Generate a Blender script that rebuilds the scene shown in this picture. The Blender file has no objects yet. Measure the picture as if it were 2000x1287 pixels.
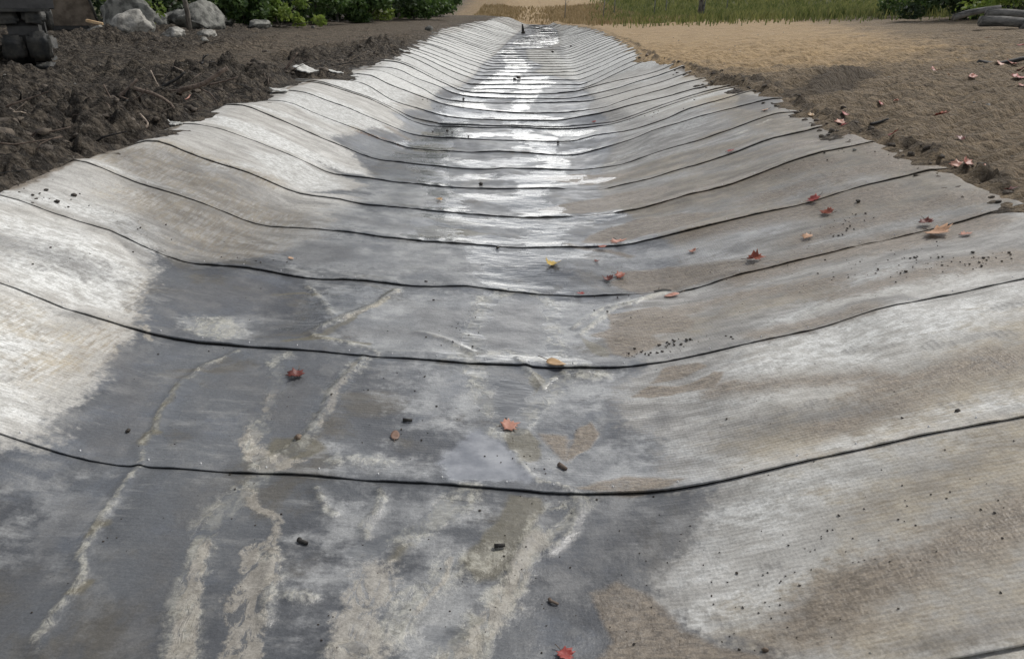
import bpy, bmesh, math, random
import numpy as np
from mathutils import Vector, Matrix, Euler
R = math.radians
scene = bpy.context.scene
col = scene.collection

# ---------- camera, sky, sun, exposure ----------
cam = bpy.data.cameras.new('camera'); cam.sensor_width = 36; cam.lens = 27.0; cam.clip_start = 0.05; cam.clip_end = 2000
cam_o = bpy.data.objects.new('camera', cam); col.objects.link(cam_o)
cam_o.location = (0, 0, 1.7); cam_o.rotation_euler = (R(90 - 23.219), 0, 0)
scene.camera = cam_o

ADDED_CLOUD_LOW, ADDED_CLOUD_HIGH = 30.0, 1.2
SUN_EL, SUN_AZ = 50.0, 52.0          # azimuth from the ditch's axis, minus is to the left
world = bpy.data.worlds.new('World'); scene.world = world; world.use_nodes = True
wn = world.node_tree; wn.nodes.clear()
sky = wn.nodes.new('ShaderNodeTexSky'); sky.sky_type = 'NISHITA'; sky.sun_disc = False
sky.sun_elevation = R(SUN_EL); sky.sun_rotation = R(SUN_AZ)
sky.air_density = 1.0; sky.dust_density = 2.2; sky.ozone_density = 1.0
bg = wn.nodes.new('ShaderNodeBackground'); bg.inputs['Strength'].default_value = 0.15
wo = wn.nodes.new('ShaderNodeOutputWorld')
# thin bright cloud added to whiten the far water's glare, brightest low and ahead
def wmath(op, a, b=None, c=None):
    n = wn.nodes.new('ShaderNodeMath'); n.operation = op
    for k, v in enumerate((a, b, c)):
        if v is None: continue
        if isinstance(v, bpy.types.NodeSocket): wn.links.new(v, n.inputs[k])
        else: n.inputs[k].default_value = v
    return n.outputs[0]
tc = wn.nodes.new('ShaderNodeTexCoord'); sep = wn.nodes.new('ShaderNodeSeparateXYZ'); wn.links.new(tc.outputs['Generated'], sep.inputs[0])
el = wmath('MAXIMUM', sep.outputs['Z'], 0.0)
low = wmath('POWER', wmath('SUBTRACT', 1.0, el), 4.5)
ahead = wmath('MULTIPLY_ADD', sep.outputs['Y'], 0.35, 0.65)
cn = wn.nodes.new('ShaderNodeTexNoise'); cn.inputs['Scale'].default_value = 2.2; cn.inputs['Detail'].default_value = 5
mp = wn.nodes.new('ShaderNodeMapping'); mp.inputs['Scale'].default_value = (1, 1, 3.2); wn.links.new(tc.outputs['Generated'], mp.inputs[0]); wn.links.new(mp.outputs[0], cn.inputs['Vector'])
dens = wmath('MULTIPLY_ADD', cn.outputs[0], 1.1, 0.45)
clv = wmath('MULTIPLY', dens, wmath('MULTIPLY_ADD', wmath('MULTIPLY', low, ahead), ADDED_CLOUD_LOW, ADDED_CLOUD_HIGH))
cc_ = wn.nodes.new('ShaderNodeCombineColor')
for k, f_ in enumerate((1.0, .985, .96)): wn.links.new(wmath('MULTIPLY', clv, f_), cc_.inputs[k])
mx = wn.nodes.new('ShaderNodeMix'); mx.data_type = 'RGBA'; mx.inputs[0].default_value = .75
wn.links.new(sky.outputs[0], mx.inputs[6]); wn.links.new(cc_.outputs[0], mx.inputs[7])
wn.links.new(mx.outputs[2], bg.inputs[0]); wn.links.new(bg.outputs[0], wo.inputs[0])
sun = bpy.data.lights.new('sun', 'SUN'); sun.energy = 2.6; sun.angle = R(12); sun.color = (1, .965, .91)
sun_o = bpy.data.objects.new('sun', sun); col.objects.link(sun_o)
sd = Vector((math.sin(R(SUN_AZ)) * math.cos(R(SUN_EL)), math.cos(R(SUN_AZ)) * math.cos(R(SUN_EL)), math.sin(R(SUN_EL))))
sun_o.rotation_euler = sd.to_track_quat('Z', 'Y').to_euler()
scene.view_settings.view_transform = 'Standard'; scene.view_settings.look = 'None'
scene.view_settings.gamma = 1; scene.view_settings.exposure = 0.32

# ---------- survey data, in metres: x across, Y along the ditch ----------
SEC = [
(-2.600,-3.120,3.120,[630,618,603,582,556,526,492,455,412,366,326,284,241,200,163,136,121,113,107,98,89,82,75,65,56,47,38,28,19,14,5,-7,-12,-12,-10,-4,8,28,53,83,113,141,167,193,218,247,279,309,336,363,390,416,441,466,489,510,527,542,554,563,570]),
(-1.700,-3.120,3.120,[630,618,603,582,556,526,492,455,412,366,326,284,241,200,163,136,121,113,107,98,89,82,75,65,56,47,38,28,19,14,5,-7,-12,-12,-10,-4,8,28,53,83,113,141,167,193,218,247,279,309,336,363,390,416,441,466,489,510,527,542,554,563,570]),
(-0.750,-3.120,3.120,[630,618,603,582,556,526,492,455,412,366,326,284,241,200,163,136,121,113,107,98,89,82,75,65,56,47,38,28,19,14,5,-7,-12,-12,-10,-4,8,28,53,83,113,141,167,193,218,247,279,309,336,363,390,416,441,466,489,510,527,542,554,563,570]),
(0.200,-3.120,3.120,[630,618,603,582,556,526,492,455,412,366,326,284,241,200,163,136,121,113,107,98,89,82,75,65,56,47,38,28,19,14,5,-7,-12,-12,-10,-4,8,28,53,83,113,141,167,193,218,247,279,309,336,363,390,416,441,466,489,510,527,542,554,563,570]),
(0.700,-3.120,3.120,[630,618,603,582,556,526,492,455,412,366,326,284,241,200,163,136,121,113,107,98,89,82,75,65,56,47,38,28,19,14,5,-7,-12,-12,-10,-4,8,28,53,83,113,141,167,193,218,247,279,309,336,363,390,416,441,466,489,510,527,542,554,563,570]),
(1.485,-3.120,3.120,[630,618,603,582,556,526,492,455,412,366,326,284,241,200,163,136,121,113,107,98,89,82,75,65,56,47,38,28,19,14,5,-7,-12,-12,-10,-4,8,28,53,83,113,141,167,193,218,247,279,309,336,363,390,416,441,466,489,510,527,542,554,563,570]),
(2.412,-3.120,3.120,[630,618,605,586,562,536,504,470,432,392,349,302,256,212,167,135,117,110,105,93,82,75,71,64,54,44,36,30,23,16,5,-10,-16,-16,-12,-4,9,29,56,88,119,148,174,202,231,259,285,306,330,359,389,417,443,467,489,509,527,542,554,562,570]),
(3.474,-3.120,3.120,[630,618,600,576,547,512,474,433,381,328,293,256,217,183,156,138,127,116,110,106,101,93,81,68,60,52,40,26,14,10,5,-3,-6,-7,-6,-3,7,25,49,75,103,132,156,178,199,228,270,312,345,368,390,414,439,465,489,510,527,543,555,564,570]),
(4.559,-3.078,3.094,[617,588,546,501,462,430,396,346,289,237,202,181,172,167,156,138,117,103,92,87,83,77,65,52,44,40,42,43,32,17,5,-4,-11,-18,-22,-22,-17,-12,-7,-2,5,23,57,97,126,151,178,205,233,260,288,314,339,363,387,412,440,473,509,534,554]),
(5.517,-3.146,3.104,[641,622,582,533,488,452,423,391,353,312,265,218,181,159,148,144,140,131,120,107,92,78,68,60,52,45,38,31,22,12,4,0,0,3,7,8,7,7,14,31,55,79,105,133,160,187,213,239,264,288,310,337,373,409,442,471,495,521,551,574,582]),
(6.395,-3.104,2.962,[602,625,621,588,542,499,462,428,398,362,317,267,221,188,169,161,150,131,112,101,94,87,79,70,61,52,43,34,26,18,11,4,-2,-5,-4,0,6,12,18,26,40,58,82,111,143,174,199,219,243,275,314,355,398,440,477,510,541,559,577,598,619]),
(7.458,-3.154,3.010,[621,616,609,594,568,532,490,450,409,367,323,276,225,175,140,125,115,102,87,70,59,52,43,30,18,11,6,2,-2,-5,-4,-1,1,2,2,0,-3,-5,-8,-7,8,32,58,83,110,140,170,197,222,252,285,320,357,398,439,476,500,524,554,584,611]),
(8.415,-3.055,3.023,[668,668,661,631,588,545,502,458,411,363,318,276,234,190,148,115,91,80,71,60,49,38,28,18,8,0,-7,-8,-4,5,5,1,-2,-5,-7,-10,-14,-15,-8,1,11,23,43,74,112,151,187,220,250,280,310,342,375,410,446,484,522,556,578,589,594]),
(9.393,-2.870,3.170,[606,603,589,559,514,468,424,385,349,314,279,238,190,145,117,89,60,45,39,34,29,23,17,12,10,12,14,16,12,5,-2,-9,-17,-25,-31,-33,-30,-16,10,39,70,100,130,163,205,249,284,315,344,373,402,430,455,479,503,528,552,578,602,617,624]),
(10.208,-3.058,3.103,[637,637,635,624,606,575,535,497,461,424,382,338,294,250,206,163,120,85,63,52,44,38,34,29,23,18,13,8,6,4,2,0,-2,-5,-9,-11,-10,-6,7,38,69,87,99,111,124,146,175,205,237,273,318,366,406,438,469,497,525,554,587,616,637]),
(11.372,-3.079,3.226,[648,639,630,618,594,562,527,494,461,428,392,345,293,239,180,120,78,47,24,18,18,17,13,8,4,1,2,5,7,9,5,-2,-9,-13,-16,-19,-20,-18,-12,-4,8,21,35,51,77,109,143,179,216,252,286,321,355,389,421,451,480,507,527,546,565]),
(11.579,-3.132,3.179,[650,642,634,623,602,571,537,503,470,436,400,357,309,259,206,150,108,83,61,39,22,15,14,12,10,6,1,-2,0,4,6,1,-5,-10,-12,-14,-15,-11,-5,2,9,16,27,40,57,87,123,160,197,233,268,303,337,370,404,437,465,490,515,540,565]),
(12.076,-2.674,2.975,[612,605,598,588,568,536,489,428,363,310,268,235,207,179,151,124,100,77,56,44,35,27,19,13,10,7,5,2,0,-1,0,1,2,3,4,5,9,21,37,52,68,84,102,121,141,165,190,215,237,257,277,297,316,338,363,391,419,446,473,498,524]),
(12.869,-2.533,3.111,[611,606,600,585,544,495,449,413,379,346,312,277,243,208,175,148,127,109,92,79,68,57,47,37,29,21,13,6,2,-1,-4,-6,-5,-1,3,7,11,19,30,42,55,70,86,106,135,169,200,226,252,278,302,326,349,373,401,431,460,486,508,528,549]),
(14.292,-2.861,3.173,[572,570,567,565,563,556,529,488,442,396,350,306,263,215,153,96,66,47,34,26,20,14,8,4,-1,-5,-7,-6,-4,-2,0,0,0,0,0,0,0,3,7,12,16,21,29,45,66,88,110,134,163,192,221,248,274,299,325,355,389,425,459,493,525]),
(14.874,-2.824,3.180,[558,557,557,556,556,553,544,523,492,445,395,353,318,283,247,203,147,106,79,58,45,34,24,17,12,9,6,4,3,1,0,-1,-2,-3,-4,-5,-5,-5,-5,-2,10,29,49,69,92,117,142,167,194,224,256,288,316,342,370,400,435,471,506,541,576]),
(15.609,-2.559,3.117,[633,625,618,609,592,563,527,483,437,391,345,299,255,212,169,124,82,55,42,34,31,30,29,26,19,10,6,4,2,0,-1,0,3,5,8,11,16,24,32,41,50,65,90,116,140,164,188,212,234,254,272,291,309,327,347,371,398,428,466,511,558]),
(16.586,-2.502,2.799,[616,592,564,534,501,465,426,383,339,295,252,212,173,135,99,64,34,9,1,-1,-3,-5,-2,0,3,4,3,3,2,0,-4,-7,-11,-8,-5,-2,1,-1,-3,-5,-5,-4,-3,-2,-3,9,35,67,105,146,190,234,276,318,360,401,440,476,510,541,568]),
(17.540,-2.402,2.882,[620,599,570,538,502,463,421,378,334,290,246,202,159,120,83,48,19,-2,-1,-1,-1,-2,-4,-5,-5,-5,-5,-5,-4,-3,-2,-1,1,4,6,8,7,5,3,1,-1,-2,-4,-5,-5,16,45,79,116,156,197,238,279,320,361,402,441,478,512,543,569]),
(18.539,-2.443,2.947,[619,596,569,539,506,470,430,388,346,303,262,221,182,145,112,81,53,21,2,-3,-6,-3,0,3,4,4,4,4,4,4,5,5,4,2,0,0,0,1,2,0,-3,-7,-10,-10,-10,10,39,73,110,150,191,233,275,317,359,400,440,476,510,540,565]),
(19.535,-2.521,3.042,[622,602,578,550,518,483,447,409,370,330,292,253,216,179,140,103,69,37,10,-1,-3,-2,-1,1,0,-2,-4,-7,-7,-7,-7,-7,-3,0,4,6,6,6,7,8,9,11,11,10,13,34,61,92,127,163,201,240,280,322,365,407,448,485,520,550,575]),
(20.465,-2.634,3.065,[615,595,573,547,519,490,459,426,390,353,315,277,239,202,165,129,95,63,36,13,2,4,6,8,10,8,5,1,-2,-5,-7,-10,-10,-10,-11,-11,-10,-10,-10,-6,0,6,10,8,5,18,47,81,119,158,195,233,273,315,358,400,441,480,515,547,573]),
(21.486,-2.636,3.204,[619,601,579,555,524,490,455,419,384,349,313,276,240,204,171,139,109,80,46,16,-7,-4,1,6,9,8,8,7,8,9,11,9,5,1,-3,-4,-6,-7,-7,-7,-6,-5,-1,3,13,38,68,102,138,174,212,251,291,331,371,410,447,481,513,544,570]),
(22.417,-2.527,3.259,[619,602,581,554,524,491,457,424,389,353,313,273,233,197,166,136,106,74,45,19,4,1,-2,-3,1,6,10,9,8,6,5,6,7,8,3,-2,-8,-11,-11,-11,-11,-6,-1,3,16,38,65,96,133,172,213,252,291,329,369,411,452,489,521,547,568]),
(23.384,-2.729,3.308,[616,597,576,552,526,499,470,439,407,374,340,306,272,239,205,172,141,110,79,50,24,3,0,1,2,-1,-4,-8,-7,-7,-6,-3,1,4,6,1,-3,-8,-8,-7,-7,-7,-6,-6,-5,17,47,81,114,150,187,228,271,313,356,399,439,477,509,538,561]),
(24.365,-2.598,3.304,[616,597,576,552,527,500,471,436,400,362,326,291,257,223,191,161,131,98,65,33,7,-7,-8,-8,-5,-1,3,4,3,2,2,2,2,3,-1,-5,-9,-10,-7,-5,-2,-5,-8,-11,-11,9,38,73,112,153,196,234,273,312,353,395,435,473,509,541,568]),
(25.368,-2.648,3.359,[624,605,583,558,531,501,469,437,405,372,338,302,266,231,198,166,136,104,70,38,11,-5,-3,0,3,5,8,9,10,10,9,4,-1,-6,-7,-6,-6,-3,1,6,9,5,1,-3,-6,8,34,68,108,150,193,233,273,314,357,399,440,476,508,537,561]),
(26.308,-2.616,3.411,[624,604,581,555,528,499,468,433,397,360,326,294,262,229,191,154,117,88,61,36,12,-4,-7,-9,-9,-10,-10,-7,-3,1,2,1,0,0,2,3,4,5,6,7,8,9,11,9,5,21,44,80,119,160,200,240,281,322,363,402,440,475,507,535,559]),
(27.272,-2.737,3.434,[614,596,576,553,527,499,469,438,406,375,342,309,275,241,209,177,147,118,86,56,29,10,5,8,7,3,0,-2,1,4,6,4,3,1,2,2,3,1,-1,-4,-3,2,6,10,9,26,52,80,111,145,185,228,272,316,359,401,439,470,499,524,550]),
(28.177,-2.718,3.442,[620,602,579,553,525,499,471,442,409,375,340,308,277,246,214,181,149,117,82,49,19,-3,-10,-11,-11,-10,-9,-9,-8,-8,-6,-2,2,5,4,3,1,1,1,1,1,0,0,-2,-5,11,36,71,108,148,191,235,279,320,360,398,434,469,500,527,550]),
(29.136,-2.782,3.449,[619,604,582,557,529,502,475,446,416,383,350,317,283,250,218,183,148,115,85,57,32,11,1,4,5,2,-1,-3,-5,-7,-8,-3,3,9,4,-2,-9,-8,-1,5,8,3,-1,-5,-4,11,38,74,112,153,190,227,264,305,347,388,426,460,491,519,545]),
(30.104,-2.945,3.511,[617,601,583,561,537,511,483,455,425,395,363,331,299,267,235,203,170,138,106,79,53,29,12,5,8,6,2,-2,-1,1,4,7,9,11,12,11,11,9,6,3,1,-1,-3,-4,-2,14,42,73,108,145,182,221,260,300,339,377,415,451,484,512,534]),
(31.024,-2.839,3.615,[619,602,581,556,528,498,469,439,408,377,347,316,281,247,213,182,152,123,95,68,44,19,3,-2,-2,0,2,2,1,-1,-1,-1,0,0,-1,-2,-1,3,8,11,8,5,3,-1,4,24,56,91,129,166,204,243,281,318,355,390,423,453,481,505,526]),
(32.054,-2.860,3.611,[622,604,582,557,530,501,476,450,422,388,353,317,282,247,212,180,148,118,92,69,49,24,1,-6,-5,0,4,7,7,7,5,0,-6,-9,-6,-4,-1,2,4,7,4,2,0,3,10,34,57,84,114,151,189,228,265,300,336,374,412,448,479,505,527]),
(33.000,-2.988,3.662,[618,601,582,560,539,516,490,458,425,391,360,329,297,264,232,200,168,137,107,82,58,37,19,6,8,9,9,10,6,3,0,-1,-1,-2,2,5,9,6,3,1,1,1,1,2,5,26,47,73,102,142,184,226,259,293,326,365,402,437,468,496,520]),
(33.948,-2.896,3.718,[617,602,586,565,542,517,486,453,419,389,359,329,298,267,236,202,167,133,103,76,50,25,3,-10,-10,-9,-8,-8,-9,-9,-8,-7,-5,-3,1,5,6,5,5,5,6,6,6,5,13,35,63,93,123,152,183,218,257,296,331,363,393,424,455,482,505]),
(34.914,-2.818,3.681,[625,609,590,567,542,514,484,453,422,391,361,330,299,269,238,206,175,145,116,88,62,36,14,0,-3,-6,-9,-2,4,10,6,0,-6,-2,4,10,7,0,-7,-4,2,9,9,4,4,24,53,85,116,143,173,207,245,284,321,354,386,417,447,474,497]),
(35.878,-2.560,3.776,[619,604,585,560,531,500,470,442,412,379,343,307,271,234,198,164,137,110,85,52,22,-4,-5,0,6,6,4,3,4,6,8,9,8,8,6,3,0,-3,-5,-7,-9,-8,-7,1,19,41,66,97,131,167,199,229,259,290,323,355,385,413,439,462,482]),
(36.875,-2.579,3.755,[616,601,583,561,536,509,480,449,416,382,347,311,275,243,211,179,147,117,87,59,34,11,-5,-6,-6,-3,3,8,11,9,8,7,8,9,9,8,7,5,2,0,-3,0,4,9,24,42,64,89,117,147,179,215,252,287,317,346,374,405,433,458,477]),
(37.815,-2.533,3.801,[621,603,582,560,536,510,481,451,420,386,352,317,282,247,212,181,153,126,98,69,41,16,0,0,2,-2,-5,-8,-9,-9,-9,-7,-5,-3,-1,1,3,2,-2,-6,-8,-3,2,7,22,43,68,94,122,152,183,216,249,279,309,337,365,392,417,440,460]),
(38.733,-2.502,3.830,[621,603,582,559,534,507,480,451,421,392,363,333,300,266,232,197,163,130,102,78,57,34,9,-4,-7,-5,-4,-2,-3,-3,-3,1,6,11,6,-2,-9,-9,-4,1,3,2,1,-1,8,26,49,79,111,144,176,209,242,274,305,335,362,386,409,431,453]),
(39.681,-2.343,3.812,[619,601,579,554,531,508,483,455,421,386,350,317,284,251,217,183,150,121,96,73,51,29,12,9,6,3,-1,1,4,7,5,2,-2,-4,-4,-3,-3,-4,-4,-5,-5,-5,-5,-4,7,28,51,76,102,131,160,190,220,255,290,323,352,377,400,422,440]),
(40.607,-2.429,3.809,[616,600,580,558,534,510,485,460,431,400,369,337,305,274,243,216,190,164,133,103,74,51,31,15,10,10,9,8,3,-1,-3,-1,1,4,0,-3,-7,-6,-5,-4,-2,1,3,4,3,16,36,57,81,108,139,171,203,238,274,308,339,367,391,414,432]),
(41.538,-2.145,3.790,[620,605,585,560,534,505,479,452,423,391,358,324,290,255,220,186,157,130,103,77,51,27,8,4,7,10,9,7,6,3,1,-2,-4,-2,1,3,1,-2,-4,-5,-2,1,4,3,3,18,39,63,89,117,144,172,200,234,268,300,329,355,379,400,419]),
(42.444,-2.053,3.815,[624,606,584,558,531,506,480,452,422,391,359,328,297,266,235,199,163,127,95,70,48,27,9,3,5,5,5,4,4,6,7,8,8,6,5,4,4,3,3,3,3,3,1,-2,-5,7,32,60,90,117,144,171,199,227,255,282,313,342,369,391,408]),
(43.436,-2.102,3.778,[617,602,584,565,543,519,491,462,432,402,371,340,311,284,256,228,196,166,136,110,85,62,38,14,-1,-5,-6,-6,-7,-3,2,8,9,3,-3,-10,-5,0,5,7,9,10,11,9,7,6,20,41,64,90,118,147,176,207,238,268,296,323,347,368,388]),
(44.407,-1.935,3.792,[623,606,586,564,541,516,489,462,433,404,373,340,306,272,241,212,184,156,124,94,65,41,22,6,3,0,-2,-5,-3,1,4,6,3,0,-3,0,4,8,10,4,-1,-7,-5,-1,2,6,22,43,68,94,122,150,179,207,235,263,290,317,341,362,379]),
(45.427,-1.664,3.733,[621,603,583,560,535,507,477,446,416,388,360,331,297,263,228,195,164,134,105,77,51,27,7,-3,-5,-7,-8,-3,2,8,11,11,11,11,7,1,-5,-12,-11,-11,-11,-10,-8,-6,-4,-1,16,39,65,88,112,137,164,196,227,257,284,307,328,347,364]),
(46.443,-1.541,3.699,[617,600,580,560,538,514,489,461,431,400,368,334,299,264,229,196,164,132,102,75,51,28,10,3,6,8,8,6,4,2,4,6,8,10,9,9,9,9,9,8,8,8,8,9,9,8,14,29,49,71,96,122,148,180,211,242,271,297,320,341,357]),
(47.377,-1.341,3.748,[621,604,583,560,534,506,475,443,410,377,342,308,273,243,213,183,154,122,91,62,35,12,-1,-2,-3,-4,-4,-4,-5,-5,-6,-7,-8,-8,-8,-8,-6,-3,0,3,3,0,-2,-4,-5,-1,15,34,58,84,112,140,163,186,209,231,258,285,309,330,343]),
(48.393,-1.250,3.687,[616,599,578,555,531,506,478,450,420,390,359,327,291,254,217,180,150,122,95,71,46,23,4,2,3,4,5,6,4,2,-1,-3,-5,-5,-5,-6,-6,-5,-5,-5,-3,0,3,6,8,8,18,35,55,77,100,125,149,173,196,220,243,266,288,307,322]),
(49.389,-1.355,3.604,[625,609,590,569,546,522,497,471,444,415,386,357,327,294,261,227,194,163,134,106,79,56,37,21,9,8,5,2,-1,-4,-5,-7,-9,-8,-5,-2,1,3,2,1,0,-1,-3,-5,-6,-6,-1,8,28,50,71,93,117,143,172,201,228,253,272,289,303]),
(50.416,-1.302,3.531,[624,609,592,573,552,526,499,471,441,413,384,354,324,295,266,237,208,181,155,129,105,79,55,32,11,-4,-6,-8,-10,-11,-10,-10,-9,-9,-8,-7,-6,-5,-5,-5,-4,-4,-4,-4,-4,-4,-3,-2,6,25,47,71,97,124,151,179,205,230,252,270,285]),
(51.370,-1.236,3.395,[618,605,589,572,552,531,508,484,458,431,403,374,345,317,289,261,232,204,176,149,122,99,78,59,41,25,12,11,12,12,10,8,6,4,4,5,6,8,7,5,2,-1,-3,-2,-1,1,2,1,0,-1,13,36,63,93,123,154,180,206,229,250,268]),
(52.282,-1.230,3.332,[623,607,588,568,549,529,507,485,462,439,416,392,367,339,311,283,255,228,202,176,151,125,100,76,53,32,14,0,-2,-2,-3,-3,-4,-4,-4,-2,1,4,6,4,2,0,-2,-4,-5,-7,-8,-9,-9,-8,-7,10,33,60,88,117,148,179,208,233,253]),
(53.273,-1.195,3.264,[622,609,594,577,559,538,517,495,471,446,420,394,368,342,315,289,263,238,213,189,166,142,117,93,69,47,30,16,4,4,6,6,6,6,6,6,6,6,5,5,5,4,4,3,5,6,7,9,8,7,5,4,19,42,68,96,125,154,182,206,225]),
(54.280,-1.084,3.108,[622,609,594,577,559,540,519,500,480,459,438,415,390,364,339,313,288,264,240,217,194,170,145,120,96,74,54,37,21,8,4,4,4,4,3,2,-1,-4,-7,-10,-10,-10,-10,-9,-9,-9,-9,-9,-9,-9,-9,-8,-8,-7,16,50,88,125,162,192,213]),
(55.206,-0.894,3.064,[624,611,596,580,562,543,522,501,479,457,434,412,389,365,340,314,287,260,234,207,182,157,132,108,86,66,48,31,16,3,0,-1,-2,-2,-2,0,3,6,9,11,7,3,-1,-4,-7,-5,-3,-1,1,3,3,2,2,2,9,33,64,98,132,162,188]),
(56.239,-0.866,3.079,[621,610,598,584,565,544,522,500,476,455,433,412,389,367,343,319,295,271,247,223,199,175,152,130,106,83,60,38,18,4,-3,1,5,9,9,4,0,-5,-9,-11,-11,-11,-11,-11,-10,-8,-5,-3,0,1,-2,-4,-6,-9,-6,19,50,84,117,147,170]),
(57.268,-0.685,3.141,[616,603,588,571,553,534,514,493,472,450,427,404,381,358,335,313,289,262,235,208,181,154,131,109,88,68,49,31,13,-2,-5,-6,-7,-5,-4,-3,-2,0,2,4,6,8,11,9,6,4,1,-2,-4,-5,-7,-9,-11,-10,8,33,60,88,114,136,153]),
(58.218,-0.352,3.113,[578,565,551,534,517,498,478,456,433,409,384,359,334,311,289,266,244,222,200,176,153,130,109,88,66,44,24,5,-5,-9,-9,-8,-8,-7,-6,-6,-6,-7,-7,-8,-8,-9,-8,-7,-7,-6,-5,-4,-2,0,2,4,6,8,21,42,67,93,118,138,154]),
(59.239,-0.359,3.125,[495,483,470,454,438,420,401,384,366,348,329,310,290,269,247,225,202,180,160,142,125,108,92,77,60,43,27,13,2,1,-1,-3,-5,-7,-9,-11,-7,-4,0,4,7,10,10,10,10,10,10,8,6,3,0,-2,-5,-4,11,35,61,88,114,134,150]),
(60.143,-0.409,3.129,[410,402,392,379,365,351,335,319,306,293,280,266,252,236,217,198,178,159,140,122,106,90,74,59,45,33,21,12,4,2,3,3,2,2,2,1,1,1,1,1,1,1,3,4,5,7,8,7,3,0,-4,-8,-11,-11,2,25,51,79,105,128,146]),
(61.133,-0.381,3.078,[330,322,314,305,295,284,273,261,249,236,222,209,195,182,169,157,144,131,119,107,95,84,73,62,52,41,31,22,14,11,11,11,10,10,10,10,9,7,4,2,0,-2,-2,-1,1,2,3,4,2,-1,-3,-6,-8,-10,-6,17,46,77,107,134,152]),
]
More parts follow.
